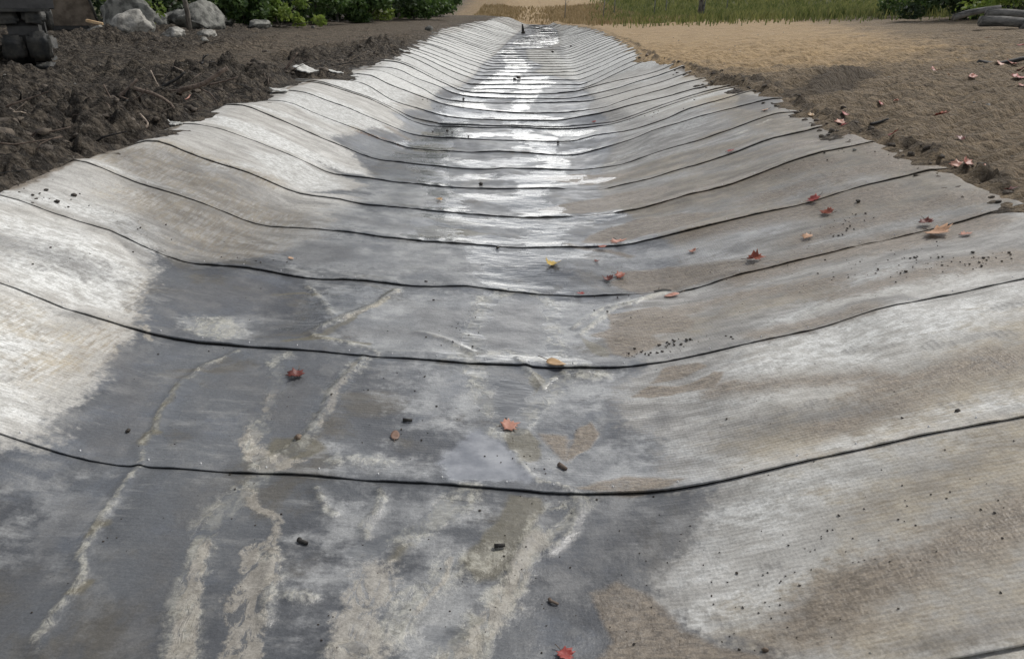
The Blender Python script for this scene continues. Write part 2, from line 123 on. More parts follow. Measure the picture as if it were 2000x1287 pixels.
SHAPES = [
('wet','p',0.14,0,[(-2.039,2.184),(-1.827,2.354),(-1.753,2.403),(-1.717,2.465),(-1.746,2.630),(-1.769,2.814),(-1.800,3.032),(-1.835,3.278),(-1.860,3.476),(-1.926,3.734),(-2.00,4.04),(-2.12,4.36),(-2.21,4.59),(-2.10,4.56),(-1.91,4.54),(-1.62,4.84),(-1.38,5.27),(-1.37,5.52),(-1.30,6.18),(-1.26,6.69),(-1.55,6.58),(-1.72,6.53),(-1.43,6.85),(-1.35,7.16),(-1.81,7.55),(-2.02,7.65),(-1.52,7.60),(-1.33,7.48),(-1.71,8.36),(-1.96,8.52),(-1.86,9.16),(-1.70,9.85),(-1.46,9.93),(-1.49,10.94),(-1.69,11.13),(-1.59,11.74),(-1.27,12.23),(-1.38,14.38),(-1.09,16.27),(-0.91,19.12),(-0.82,22.71),(-0.59,27.02),(-0.33,32.74),(0.00,39.83),(0.63,50.73),(1.46,61.80),(2.81,60.33),(2.65,48.37),(2.10,36.45),(1.32,31.96),(0.47,29.95),(0.51,25.51),(0.85,22.53),(0.52,20.63),(1.70,17.75),(1.37,15.87),(1.50,14.59),(1.25,12.86),(1.44,11.67),(1.36,9.89),(1.13,9.03),(1.00,8.36),(0.85,7.46),(0.89,6.52),(1.05,5.91),(1.13,5.44),(1.14,4.94),(1.05,4.63),(0.75,4.40),(0.654,3.914),(0.667,3.464),(0.488,3.252),(0.514,2.915),(0.621,2.768),(0.601,2.544),(0.631,2.395),(0.745,2.362),(0.697,2.289),(0.636,2.240),(0.578,2.115),(0.430,1.942),(0.461,1.860),(0.478,1.783),(0.505,1.730),(0.590,1.682),(0.691,1.628),(0.783,1.572),(0.775,1.394),(-1.471,1.324)]),
('damp','p',0.3,0,[(-1.932,2.257),(-1.756,2.408),(-1.714,2.494),(-1.778,2.855),(-1.858,3.355),(-2.02,4.02),(-2.24,4.63),(-2.50,4.54),(-2.47,5.20),(-3.12,5.91),(-2.80,6.35),(-2.14,6.42),(-1.81,6.08),(-1.42,5.79),(-1.40,6.92),(-1.19,9.03),(-0.91,14.09),(-0.79,20.72),(0.00,32.65),(2.01,32.10),(1.35,19.32),(1.59,12.35),(2.01,10.34),(3.09,9.62),(3.27,9.07),(3.13,7.53),(2.90,6.10),(3.09,5.46),(3.23,4.85),(3.23,4.30),(2.628,3.391),(2.382,3.777),(1.603,3.729),(0.999,3.388),(0.926,2.903),(0.838,2.334),(0.465,1.795),(0.708,1.594),(0.655,1.416),(-1.357,1.332)]),
('damp','p',0.06,0,[(-2.46,4.53),(-2.06,4.20),(-2.17,4.53),(-2.27,4.61),(-2.39,4.62)]),
('damp','p',0.08,0,[(-2.50,5.53),(-2.05,5.47),(-1.70,5.38),(-1.13,5.46),(-1.32,5.29),(-1.79,5.42),(-2.14,5.41),(-2.43,5.46)]),
('damp','p',0.08,0,[(-2.20,6.33),(-1.86,6.26),(-1.61,6.25),(-1.28,6.28),(-1.51,6.18),(-1.83,6.14),(-2.02,6.25)]),
('damp','p',0.05,0,[(-1.80,6.02),(-1.16,5.61),(-0.90,5.45),(-1.29,5.52),(-1.88,5.49),(-1.73,5.77)]),
('damp','p',0.06,0,[(0.725,3.505),(1.143,3.472),(1.495,3.429),(1.623,3.456),(1.801,3.491),(1.997,3.503),(1.960,3.629),(1.730,3.668),(1.560,3.608),(1.353,3.590),(1.039,3.552)]),
('damp','p',0.06,0,[(0.954,1.533),(1.350,1.556),(1.595,1.551),(1.518,1.436),(1.309,1.485),(1.066,1.497)]),
('tan','l',0.35,(0.3,0.3),[(-2.43,5.26),(-2.16,5.26),(-1.89,4.97),(-1.62,4.84)]),
('tan','l',0.4,(0.28,0.28),[(-3.01,5.92),(-2.57,5.93),(-2.12,5.68),(-1.85,5.64)]),
('tan','l',0.3,(0.14,0.14),[(-2.80,6.35),(-2.46,6.40),(-2.14,6.42)]),
('tan','l',0.2,(0.1,0.1),[(-1.72,5.71),(-1.54,5.61),(-1.41,5.72)]),
('tan','l',0.15,(0.08,0.08),[(-1.83,9.37),(-1.47,9.35),(-1.29,9.30)]),
('tan','l',0.18,(0.05,0.05),[(-2.00,4.04),(-1.917,3.742),(-1.841,3.505)]),
('tan','l',0.18,(0.06,0.06),[(-1.96,4.13),(-1.845,3.721),(-1.784,3.482)]),
('white','p',0.25,0,[(-2.578,2.999),(-2.357,3.298),(-2.261,3.358),(-2.101,3.257),(-1.999,2.980),(-1.928,2.733),(-1.851,2.490),(-2.001,2.374)]),
('white','p',0.3,0,[(-2.92,4.28),(-2.70,4.38),(-2.43,4.39),(-2.22,4.30),(-2.02,4.02),(-1.930,3.571),(-2.095,3.566),(-2.331,3.490),(-2.485,3.528)]),
('white','p',0.2,0,[(-3.01,4.54),(-2.83,4.63),(-2.49,4.66),(-2.22,4.56),(-2.34,4.90),(-2.68,4.94),(-2.92,4.81)]),
('white','l',0.06,(0.035,0.035),[(-3.03,5.57),(-2.69,5.58),(-2.28,5.62),(-1.91,5.57),(-1.67,5.54)]),
('white','l',0.06,(0.03,0.03),[(-3.04,4.64),(-2.77,4.68),(-2.51,4.64),(-2.21,4.55)]),
('white','l',0.1,(0.1,0.04),[(-2.45,6.24),(-2.28,6.59),(-1.97,6.70),(-1.68,6.56)]),
('white','p',0.12,0,[(-2.39,6.97),(-2.17,7.46),(-1.77,7.38),(-1.51,6.93),(-1.55,6.76),(-1.74,6.64),(-2.04,6.65)]),
('white','p',0.14,0,[(-2.98,7.92),(-2.29,7.93),(-1.87,7.84),(-1.48,7.82),(-1.45,7.54),(-1.81,7.55),(-2.37,7.52),(-2.81,7.57)]),
('white','l',0.12,(0.1,0.1),[(-2.77,8.57),(-2.38,8.74),(-1.94,8.70)]),
('white','p',0.2,0,[(-2.75,9.73),(-1.90,9.72),(-1.41,9.75),(-1.58,10.10),(-2.04,10.53),(-2.57,10.58)]),
('white','p',0.12,0,[(-2.82,9.32),(-2.15,9.19),(-1.86,9.48),(-1.63,9.61),(-1.77,9.69),(-2.30,9.91),(-2.79,10.14)]),
('white','p',0.2,0,[(-2.65,11.52),(-1.78,11.49),(-1.29,14.36),(-0.83,21.92),(-0.41,32.76),(0.30,47.77),(-1.25,50.35),(-2.59,27.67),(-2.36,15.59)]),
('white','p',0.25,0,[(1.20,17.06),(3.01,15.87),(2.88,17.45),(3.37,27.01),(3.53,47.39),(2.71,45.92),(1.93,32.49),(1.23,28.02),(1.45,20.76)]),
('cream','p',0.12,0,[(0.57,30.25),(1.61,30.13),(1.56,22.49),(1.63,19.78),(1.21,19.10),(0.75,19.62),(0.66,20.93),(0.93,22.94),(0.47,24.82)]),
('white','l',0.15,(0.08,0.08),[(1.36,15.10),(2.45,14.81),(3.14,15.05)]),
('white','l',0.15,(0.07,0.07),[(1.46,11.25),(2.14,11.02),(3.16,11.25)]),
('white','l',0.12,(0.1,0.1),[(1.49,9.91),(2.14,10.02),(2.88,9.98)]),
('white','p',0.15,0,[(1.71,9.00),(2.09,9.74),(2.43,9.40),(2.21,8.92),(1.87,8.93)]),
('white','l',0.1,(0.05,0.05),[(1.16,8.74),(1.40,8.82),(1.56,8.78)]),
('white','l',0.12,(0.06,0.06),[(0.99,8.23),(1.62,8.15),(2.12,8.05),(2.59,7.62)]),
('white','l',0.12,(0.04,0.04),[(1.46,7.27),(2.16,7.43),(2.93,7.48)]),
('white','l',0.1,(0.04,0.04),[(1.65,6.44),(2.15,6.47),(2.42,6.52),(2.76,6.55)]),
('white','l',0.15,(0.08,0.08),[(2.25,5.76),(2.41,5.80),(2.58,5.86)]),
('white','l',0.12,(0.05,0.05),[(1.93,4.72),(2.44,4.74),(2.89,4.73)]),
('white','l',0.12,(0.09,0.09),[(1.791,3.955),(2.102,3.994)]),
('white','l',0.14,(0.07,0.07),[(1.328,3.673),(1.626,3.794),(1.867,3.759),(2.011,3.740)]),
('white','p',0.6,0,[(1.016,3.261),(1.396,3.420),(1.726,3.422),(2.175,3.391),(2.628,3.391),(2.413,3.053),(2.025,3.105),(1.598,3.106),(1.277,3.067),(1.034,2.988),(0.945,2.893)]),
('white','l',0.1,(0.05,0.11),[(1.183,2.452),(1.346,2.493),(1.547,2.535),(1.908,2.531)]),
('white','p',0.5,0,[(0.737,2.293),(0.934,2.356),(1.284,2.343),(1.638,2.361),(1.980,2.363),(1.912,2.255),(1.562,2.213),(1.326,2.201),(1.034,2.134),(0.820,2.081),(0.598,1.984),(0.497,1.973)]),
('white','l',0.2,(0.06,0.06),[(0.504,1.761),(0.772,1.809),(1.088,1.863),(1.329,1.905)]),
('white','p',0.1,0,[(1.180,1.474),(1.382,1.505),(1.300,1.276),(1.047,1.331)]),
('white','l',0.15,(0.05,0.05),[(0.339,2.722),(0.634,2.725),(0.932,2.475)]),
('tan','l',0.28,(0.1,0.2),[(1.168,2.059),(1.359,2.130),(1.542,2.175),(1.815,2.229)]),
('tan','l',0.3,(0.1,0.16),[(0.774,1.628),(0.937,1.698),(1.208,1.804),(1.498,1.946),(1.772,2.033)]),
('tan','l',0.3,(0.1,0.1),[(0.686,1.610),(0.872,1.594),(1.102,1.575),(1.372,1.596)]),
('tan','l',0.35,(0.12,0.2),[(1.008,2.607),(1.293,2.596),(1.586,2.619),(1.936,2.748),(2.305,2.944)]),
('tan','l',0.3,(0.12,0.12),[(0.929,3.883),(1.289,3.996),(1.49,4.02),(1.70,4.01)]),
('silt','l',0.3,(0.06,0.16),[(1.734,3.809),(2.028,3.833),(2.299,3.860),(2.633,3.779)]),
('tan','l',0.35,(0.16,0.16),[(0.94,5.45),(1.51,5.49),(1.93,5.68)]),
('tan','l',0.4,(0.2,0.2),[(1.53,5.60),(2.21,5.42),(2.68,5.32),(2.98,4.90)]),
('tan','l',0.35,(0.15,0.3),[(2.14,5.23),(2.45,5.16),(2.98,4.90),(3.23,4.79)]),
('tan','l',0.4,(0.22,0.22),[(1.04,7.79),(1.76,7.58),(2.31,6.98),(2.97,6.98)]),
('tan','l',0.4,(0.2,0.3),[(1.35,6.65),(1.99,6.62),(2.50,6.29),(3.03,5.71)]),
('tan','l',0.3,(0.15,0.15),[(1.33,7.97),(1.84,7.96),(2.48,7.56)]),
('tan','l',0.3,(0.1,0.1),[(2.09,8.39),(2.44,8.50),(2.72,8.57)]),
('tan','l',0.3,(0.1,0.1),[(2.85,11.41),(3.21,11.70),(3.00,13.86)]),
('cream','l',0.05,(0.03,0.01),[(2.33,8.07),(2.56,8.19),(2.80,8.31)]),
('cream','l',0.06,(0.03,0.03),[(0.84,8.36),(1.14,8.57),(1.38,8.71)]),
('silt','p',0.035,0,[(0.548,3.162),(0.636,3.236),(0.792,3.206),(0.923,3.214),(0.965,3.246),(1.004,3.213),(0.981,3.160),(0.933,3.113),(0.798,3.121),(0.637,3.123)]),
('silt','p',0.04,0,[(0.647,3.263),(0.756,3.399),(0.907,3.411),(0.938,3.335),(0.852,3.268)]),
('silt','p',0.03,0,[(0.224,2.647),(0.240,2.762),(0.277,2.885),(0.362,2.961),(0.374,2.857),(0.323,2.730),(0.253,2.647)]),
('silt','p',0.05,0,[(0.131,2.837),(0.241,2.843),(0.237,2.628),(0.167,2.681)]),
('silt','p',0.04,0,[(0.427,3.908),(0.58,4.01),(0.58,4.24),(0.86,4.30),(1.00,4.07),(1.000,3.933),(0.935,3.846),(0.679,3.891),(0.561,3.846)]),
('silt','p',0.1,0,[(0.64,4.74),(0.77,4.97),(1.05,4.98),(1.53,4.77),(1.62,4.64),(1.36,4.61),(1.11,4.59),(0.81,4.54)]),
('silt','p',0.07,0,[(0.51,5.62),(0.69,5.94),(1.00,6.10),(1.34,5.97),(1.65,5.76),(1.32,5.66),(1.01,5.63),(0.73,5.58)]),
('silt','p',0.08,0,[(0.18,6.61),(0.46,6.85),(0.97,7.17),(1.37,7.04),(1.49,6.71),(1.08,6.61),(0.79,6.49),(0.48,6.45)]),
('silt','p',0.08,0,[(0.32,7.91),(0.66,8.21),(1.37,7.90),(1.04,7.74),(0.77,7.65)]),
('silt','p',0.04,0,[(0.241,1.889),(0.329,1.946),(0.420,1.885),(0.479,1.804),(0.498,1.731),(0.590,1.678),(0.681,1.619),(0.753,1.561),(0.215,1.605),(0.298,1.699)]),
('silt','p',0.04,0,[(0.214,2.438),(0.295,2.471),(0.440,2.531),(0.666,2.475),(0.576,2.405),(0.386,2.415)]),
('silt','l',0.06,(0.03,0.03),[(0.42,5.54),(0.68,5.42),(0.84,5.27)]),
('silt','p',0.15,0,[(2.90,6.28),(3.16,5.52),(3.25,4.88),(3.24,4.55),(3.35,4.73),(3.28,5.47),(3.15,6.32)]),
('silt','p',0.15,0,[(3.11,8.59),(3.12,7.36),(2.98,6.30),(3.06,5.55),(2.93,5.48),(2.80,6.03),(2.91,7.44)]),
('silt','p',0.08,0,[(0.516,3.942),(0.692,3.980),(0.818,3.737),(0.607,3.577),(0.511,3.660)]),
('olive','p',0.03,0,[(-0.019,2.367),(0.095,2.363),(0.104,2.297),(0.053,2.149),(0.000,1.966),(-0.113,1.902),(-0.163,1.994),(-0.088,2.156)]),
('olive','p',0.04,0,[(-0.383,1.980),(-0.339,2.054),(-0.391,2.062),(-0.421,1.983)]),
('olive','p',0.02,0,[(0.367,3.871),(0.493,3.742),(0.504,3.596),(0.404,3.665)]),
('olive','p',0.02,0,[(0.115,3.425),(0.157,3.389),(0.173,3.309),(0.122,3.253),(0.096,3.174),(0.086,3.301)]),
('olive','l',0.02,(0.02,0.02),[(-1.098,3.582),(-1.013,3.661),(-0.87,4.01),(-0.74,4.32)]),
('olive','l',0.02,(0.015,0.015),[(-1.143,3.557),(-0.954,3.637),(-0.742,3.626)]),
('olive','l',0.02,(0.015,0.015),[(-1.40,4.19),(-1.25,4.27),(-1.15,4.23)]),
('olive','l',0.02,(0.018,0.018),[(-1.444,2.559),(-1.448,2.626),(-1.417,2.649)]),
('olive','l',0.02,(0.014,0.014),[(-1.427,2.648),(-1.469,2.825),(-1.478,2.980),(-1.475,3.029)]),
('olive','l',0.02,(0.012,0.012),[(-1.304,1.736),(-1.270,1.755),(-1.264,1.787)]),
('olive','l',0.02,(0.012,0.012),[(-1.364,2.018),(-1.359,2.057),(-1.333,2.073)]),
('olive','p',0.04,0,[(-0.76,5.83),(-0.61,5.94),(-0.16,5.85),(-0.39,5.65),(-0.70,5.64)]),
('olive','p',0.04,0,[(-0.71,6.14),(-0.42,6.18),(-0.17,6.07),(-0.49,5.98)]),
('olive','p',0.05,0,[(-1.25,9.50),(-0.97,9.82),(-0.69,9.56),(-0.85,9.17),(-1.15,9.20)]),
('olive','p',0.05,0,[(-1.26,10.73),(-0.92,10.79),(-0.95,10.39),(-1.19,10.36)]),
('olive','p',0.03,0,[(-0.953,2.688),(-0.833,2.700),(-0.728,2.599),(-0.827,2.515),(-0.933,2.542)]),
('olive','p',0.02,0,[(-0.033,2.874),(0.088,2.853),(0.128,2.756),(0.103,2.638),(0.020,2.603),(-0.021,2.691)]),
('rust','l',0.06,(0.03,0.03),[(-1.82,9.30),(-1.61,9.47),(-1.43,9.47),(-1.29,9.30)]),
('cream','l',0.02,(0.01,0.012),[(-1.333,3.424),(-1.400,3.331),(-1.445,3.255),(-1.477,3.004),(-1.483,2.910),(-1.469,2.825),(-1.431,2.667),(-1.446,2.544),(-1.371,2.436),(-1.358,2.198),(-1.362,2.098),(-1.359,2.031),(-1.333,1.908),(-1.293,1.830),(-1.295,1.775),(-1.298,1.672),(-1.304,1.559),(-1.250,1.510)]),
('cream','l',0.05,(0.022,0.016),[(-0.70,4.46),(-0.83,4.12),(-1.000,3.842),(-1.072,3.687),(-0.954,3.637),(-0.788,3.587),(-0.671,3.511)]),
('cream','l',0.05,(0.03,0.045),[(-1.108,3.424),(-1.165,3.361),(-1.081,3.108),(-1.050,2.881),(-1.022,2.643),(-0.980,2.503),(-0.899,2.425),(-0.974,2.304),(-1.004,2.180),(-1.044,2.148),(-0.977,1.919),(-0.965,1.805),(-0.939,1.663),(-0.889,1.520)]),
('cream','l',0.06,(0.022,0.022),[(-0.737,3.450),(-0.802,3.152),(-0.797,2.915),(-0.833,2.700),(-0.884,2.582),(-0.937,2.490)]),
('beige','l',0.04,(0.055,0.055),[(-0.804,1.980),(-0.778,1.864),(-0.776,1.735),(-0.745,1.531)]),
('cream','l',0.08,(0.02,0.02),[(-0.769,1.972),(-0.742,1.823),(-0.715,1.680)]),
('cream','l',0.06,(0.05,0.03),[(-0.152,2.389),(-0.235,2.228),(-0.406,2.048)]),
('beige','l',0.15,(0.04,0.09),[(-0.424,1.947),(-0.459,1.785),(-0.431,1.557)]),
('cream','l',0.1,(0.05,0.05),[(-0.067,2.002),(-0.226,1.917),(-0.323,1.798),(-0.349,1.655)]),
('cream','l',0.04,(0.05,0.06),[(0.248,2.380),(0.089,2.183),(0.069,2.071),(0.000,1.891),(-0.076,1.754),(-0.141,1.578)]),
('cream','l',0.03,(0.015,0.015),[(-0.480,2.357),(-0.478,2.234),(-0.499,2.146),(-0.481,2.093)]),
('cream','l',0.03,(0.012,0.012),[(-0.723,2.325),(-0.670,2.211),(-0.621,2.188)]),
('cream','l',0.06,(0.045,0.045),[(0.03,4.58),(-0.19,4.40),(-0.21,4.08),(-0.196,3.553),(-0.157,3.217),(-0.115,3.021),(-0.022,2.875)]),
('cream','l',0.06,(0.035,0.035),[(0.10,4.58),(0.25,4.42),(0.22,4.01),(0.239,3.599),(0.276,3.366),(0.141,3.105),(0.044,2.865)]),
('cream','l',0.06,(0.035,0.035),[(-0.312,3.527),(0.000,3.636),(0.312,3.509),(0.454,3.389),(0.301,3.366)]),
('cream','l',0.03,(0.02,0.02),[(0.370,3.908),(0.62,4.33),(0.89,4.47),(1.00,4.54)]),
('cream','l',0.02,(0.008,0.008),[(0.080,2.168),(0.052,2.095),(0.017,1.987),(0.000,1.937)]),
('cream','l',0.02,(0.008,0.008),[(0.248,2.380),(0.243,2.311),(0.197,2.192),(0.121,2.078)]),
('cream','p',0.08,0,[(-1.676,3.614),(-1.687,3.781),(-1.542,3.822),(-1.378,3.646),(-1.437,3.513),(-1.569,3.529)]),
('cream','l',0.05,(0.015,0.015),[(-1.25,4.40),(-1.11,4.15),(-1.024,3.953)]),
('cream','l',0.05,(0.02,0.02),[(-0.674,1.797),(-0.626,1.787)]),
('cream','l',0.1,(0.03,0.03),[(-0.674,2.534),(-0.479,2.543)]),
('cream','l',0.02,(0.01,0.01),[(0.000,2.655),(0.044,2.519),(0.088,2.460),(0.213,2.432)]),
('cream','l',0.06,(0.02,0.02),[(-0.498,3.808),(-0.384,3.760),(-0.186,3.614)]),
('cream','p',0.05,0,[(0.000,2.815),(-0.032,2.729),(-0.128,2.748),(-0.089,2.888),(0.022,2.904)]),
('film','p',0.12,0,[(-0.29,31.09),(0.00,31.66),(0.21,26.25),(0.47,23.42),(0.50,21.73),(0.13,19.74),(0.83,19.10),(1.00,17.78),(0.78,17.01),(0.00,16.41),(-0.57,14.83),(-0.95,14.50),(-0.93,15.31),(-0.72,17.26),(-0.47,19.67),(-0.14,21.53),(-0.25,26.36),(-0.50,28.39)]),
('film','p',0.06,0,[(0.14,37.00),(1.26,44.88),(1.43,57.55),(2.68,57.52),(2.37,43.28),(2.01,34.90),(1.37,31.21),(0.40,31.69),(0.00,33.62)]),
('film','l',0.12,(0.26,0.26),[(0.31,15.88),(-0.39,15.04),(-0.92,14.31),(-0.58,12.93),(0.08,12.85),(0.48,12.27)]),
('film','l',0.12,(0.24,0.24),[(-0.95,12.19),(-0.32,12.49),(0.23,11.95),(0.64,11.46),(0.88,10.81)]),
('film','l',0.12,(0.2,0.2),[(-0.86,14.13),(-0.83,12.82),(-0.96,12.33)]),
('film','l',0.1,(0.17,0.17),[(-1.24,9.45),(-0.98,9.96),(-0.49,10.72),(0.00,10.76),(0.48,10.44)]),
('film','l',0.1,(0.15,0.15),[(-1.23,8.83),(-0.76,8.79),(-0.23,8.71),(0.36,9.03),(0.79,9.57)]),
('film','l',0.1,(0.08,0.08),[(0.06,9.67),(0.39,9.94),(0.80,10.20),(1.06,10.11)]),
('film','l',0.08,(0.13,0.13),[(-0.76,7.78),(-0.32,8.07),(0.21,7.85),(0.65,8.05)]),
('film','l',0.08,(0.15,0.15),[(-0.64,7.04),(-0.24,7.07),(0.09,6.89),(0.22,6.48)]),
('film','l',0.08,(0.08,0.08),[(0.30,7.54),(0.62,7.74),(0.95,7.87)]),
('film','l',0.08,(0.14,0.14),[(-0.64,6.00),(-0.21,6.18),(0.21,6.17),(0.78,6.32)]),
('film','l',0.08,(0.12,0.12),[(-0.68,5.60),(-0.27,5.64),(0.08,5.67),(0.37,5.94)]),
('film','p',0.05,0,[(-0.26,5.38),(0.69,5.56),(0.55,5.30),(0.33,5.18),(0.42,4.84),(0.33,4.69),(0.00,4.56),(-0.16,4.59),(-0.22,4.88)]),
('film','l',0.04,(0.035,0.035),[(0.03,4.58),(-0.17,4.41),(-0.21,4.08),(-0.196,3.553),(-0.148,3.166),(-0.090,2.955),(-0.022,2.875)]),
('film','l',0.04,(0.04,0.04),[(0.10,4.58),(0.25,4.42),(0.22,4.01),(0.239,3.599),(0.276,3.366),(0.141,3.105),(0.022,2.861)]),
('film','l',0.05,(0.05,0.05),[(-0.311,3.516),(0.000,3.604),(0.313,3.527),(0.457,3.417)]),
('puddle','p',0.07,0,[(-0.231,2.420),(-0.279,2.584),(-0.204,2.790),(-0.132,2.857),(-0.032,2.769),(0.000,2.655),(0.044,2.519),(0.088,2.453),(-0.077,2.430)]),
('film','p',0.03,0,[(-0.305,2.390),(-0.133,2.390),(-0.181,2.233),(-0.280,2.139),(-0.376,2.077),(-0.466,2.004),(-0.510,1.975),(-0.533,2.010),(-0.460,2.069),(-0.349,2.133),(-0.273,2.254)]),
('film','p',0.03,0,[(-0.585,1.567),(-0.563,1.590),(-0.425,1.602),(-0.394,1.583)]),
('film','p',0.03,0,[(-0.237,1.703),(-0.118,1.690),(-0.142,1.601),(-0.227,1.597)]),
('film','p',0.03,0,[(-0.025,3.338),(-0.097,3.223),(-0.115,3.021),(-0.033,2.895),(0.070,3.096),(0.098,3.251)]),
('film','l',0.05,(0.02,0.02),[(-1.108,3.424),(-1.165,3.361),(-1.081,3.108),(-1.050,2.881)]),
('scuff','l',0.03,(0.022,0.022),[(1.631,3.108),(1.700,3.117)]),
('scuff','l',0.03,(0.022,0.022),[(1.121,2.780),(1.182,2.782)]),
('scuff','l',0.03,(0.022,0.022),[(1.276,2.704),(1.337,2.710)]),
('scuff','l',0.03,(0.022,0.022),[(1.400,2.671),(1.444,2.685)]),
('scuff','l',0.03,(0.022,0.022),[(2.059,3.030),(2.131,3.011)]),
('scuff','l',0.03,(0.022,0.022),[(2.243,3.268),(2.313,3.237)]),
('scuff','l',0.03,(0.022,0.022),[(1.643,2.581),(1.724,2.561)]),
('scuff','l',0.03,(0.022,0.022),[(1.906,2.857),(1.953,2.832)]),
('scuff','l',0.03,(0.022,0.022),[(0.448,2.077),(0.570,2.090)]),
('scuff','l',0.03,(0.022,0.022),[(0.795,1.938),(0.839,1.929)]),
('scuff','l',0.03,(0.022,0.022),[(0.466,1.805),(0.510,1.792)]),
('scuff','l',0.03,(0.022,0.022),[(0.590,1.772),(0.633,1.735)]),
('scuff','l',0.03,(0.022,0.022),[(0.390,2.451),(0.431,2.464)]),
('smudge','p',0.05,0,[(0.600,2.899),(0.661,2.995),(0.720,2.953),(0.680,2.834)]),
('smudge','p',0.05,0,[(1.42,5.00),(1.54,5.07),(1.60,4.97),(1.53,4.87)]),
('smudge','p',0.05,0,[(-1.218,3.141),(-1.065,3.263),(-0.881,3.088),(-0.934,2.770),(-1.027,2.800)]),
('smudge','p',0.06,0,[(2.89,10.25),(3.09,9.62),(3.18,9.14),(2.79,8.64),(2.65,9.34)]),
('smudge','p',0.05,0,[(-1.025,2.094),(-0.947,2.115),(-0.962,2.059),(-1.010,2.055)]),
('smudge','p',0.08,0,[(-1.980,3.374),(-2.089,3.411),(-2.212,3.430),(-2.068,3.510)]),
('smudge','p',0.1,0,[(-1.45,5.25),(-1.13,5.24),(-1.04,4.98),(-1.33,4.75),(-1.50,4.90)]),
('smudge','p',0.1,0,[(-0.12,4.34),(0.13,4.40),(0.22,4.09),(0.164,3.723),(-0.107,3.654),(-0.171,3.944)]),
('smudge','p',0.1,0,[(-0.57,4.18),(-0.21,4.23),(-0.276,3.784),(-0.471,3.812)]),
('damp','p',0.4,0,[(0.530,3.593),(0.681,3.553),(0.903,3.508),(1.110,3.442),(1.046,3.031),(0.974,2.624),(0.811,2.443),(0.577,2.411),(0.464,3.056)]),
('damp','p',0.3,0,[(1.11,4.61),(1.63,4.66),(2.50,4.54),(3.06,4.50),(2.77,4.01),(2.29,4.11),(1.50,4.22),(1.13,4.15)]),
('damp','p',0.3,0,[(0.98,5.43),(1.86,5.46),(2.90,5.43),(2.91,5.22),(2.14,5.23),(1.44,5.20),(1.08,5.16)]),
('silt','l',0.25,(0.1,0.1),[(1.88,4.86),(2.35,4.91),(2.83,4.93),(3.09,4.77)]),
('silt','l',0.25,(0.08,0.08),[(2.31,6.98),(2.72,6.92),(3.05,6.86)]),
('silt','l',0.3,(0.1,0.1),[(1.90,5.86),(2.35,5.83),(2.92,5.78),(3.13,5.53)]),
('silt','l',0.25,(0.07,0.07),[(0.90,4.17),(1.27,4.23),(1.63,4.10),(1.82,4.03)]),
('silt','l',0.2,(0.05,0.05),[(1.25,4.67),(1.63,4.66),(1.90,4.54)]),
('silt','l',0.22,(0.08,0.08),[(0.817,1.675),(1.048,1.766),(1.304,1.854),(1.571,1.945)]),
('silt','l',0.25,(0.06,0.12),[(1.462,2.775),(1.734,2.808),(1.975,2.820)]),
('white','l',0.25,(0.05,0.05),[(0.838,3.844),(1.180,3.898),(1.399,3.904),(1.551,3.877)]),
('cream','l',0.04,(0.015,0.015),[(0.35,4.02),(0.56,4.34),(0.79,4.44),(0.97,4.55)]),
('cream','l',0.05,(0.02,0.02),[(0.026,3.578),(0.102,3.413),(0.147,3.255),(0.226,3.365),(0.382,3.420)]),
('cream','l',0.04,(0.018,0.018),[(-0.530,1.566),(-0.508,1.593),(-0.426,1.607),(-0.395,1.586)]),
('silt','l',0.2,(0.05,0.05),[(-1.58,10.10),(-1.44,9.98),(-1.28,9.79)]),
('tan','l',0.3,(0.15,0.15),[(-2.11,5.33),(-1.72,5.17),(-1.36,5.17),(-1.15,5.35)]),
('beige','l',0.03,(0.03,0.03),[(-0.952,1.874),(-0.946,1.764),(-0.924,1.644),(-0.882,1.503)]),
('beige','l',0.03,(0.02,0.02),[(-0.989,2.017),(-0.973,1.943),(-0.966,1.850)]),
('beige','l',0.04,(0.02,0.02),[(-0.957,2.306),(-0.884,2.190),(-0.800,2.139),(-0.780,2.008)]),
('beige','l',0.08,(0.035,0.035),[(0.088,2.128),(0.016,1.916),(-0.061,1.755),(-0.141,1.578)]),
('beige','l',0.03,(0.02,0.02),[(-1.079,3.060),(-1.050,2.881)]),
('beige','l',0.03,(0.02,0.02),[(-1.772,3.425),(-1.832,3.512)]),
('beige','p',0.05,0,[(-0.993,2.484),(-1.080,2.635),(-1.096,2.749),(-1.024,2.720),(-0.923,2.579),(-0.789,2.519),(-0.843,2.428),(-0.918,2.424)]),
('beige','l',0.03,(0.012,0.012),[(-0.773,3.372),(-0.791,3.154),(-0.774,2.964),(-0.790,2.787)]),
('beige','l',0.03,(0.01,0.01),[(-0.69,4.45),(-0.82,4.10),(-0.954,3.888)]),
('beige','l',0.03,(0.01,0.01),[(-0.199,1.991),(-0.222,1.872),(-0.303,1.757)]),
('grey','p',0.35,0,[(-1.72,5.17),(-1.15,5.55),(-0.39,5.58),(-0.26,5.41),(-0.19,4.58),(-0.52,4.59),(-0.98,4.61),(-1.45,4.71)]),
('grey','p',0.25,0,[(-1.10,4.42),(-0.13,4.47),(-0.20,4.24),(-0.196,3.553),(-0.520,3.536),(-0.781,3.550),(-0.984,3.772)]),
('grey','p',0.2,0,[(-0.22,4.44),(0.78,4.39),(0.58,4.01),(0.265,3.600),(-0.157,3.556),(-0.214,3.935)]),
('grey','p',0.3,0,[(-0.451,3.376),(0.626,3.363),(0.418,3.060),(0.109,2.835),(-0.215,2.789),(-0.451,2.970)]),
('grey','p',0.15,0,[(-0.728,2.599),(-0.492,2.633),(-0.277,2.512),(-0.289,2.425),(-0.579,2.443)]),
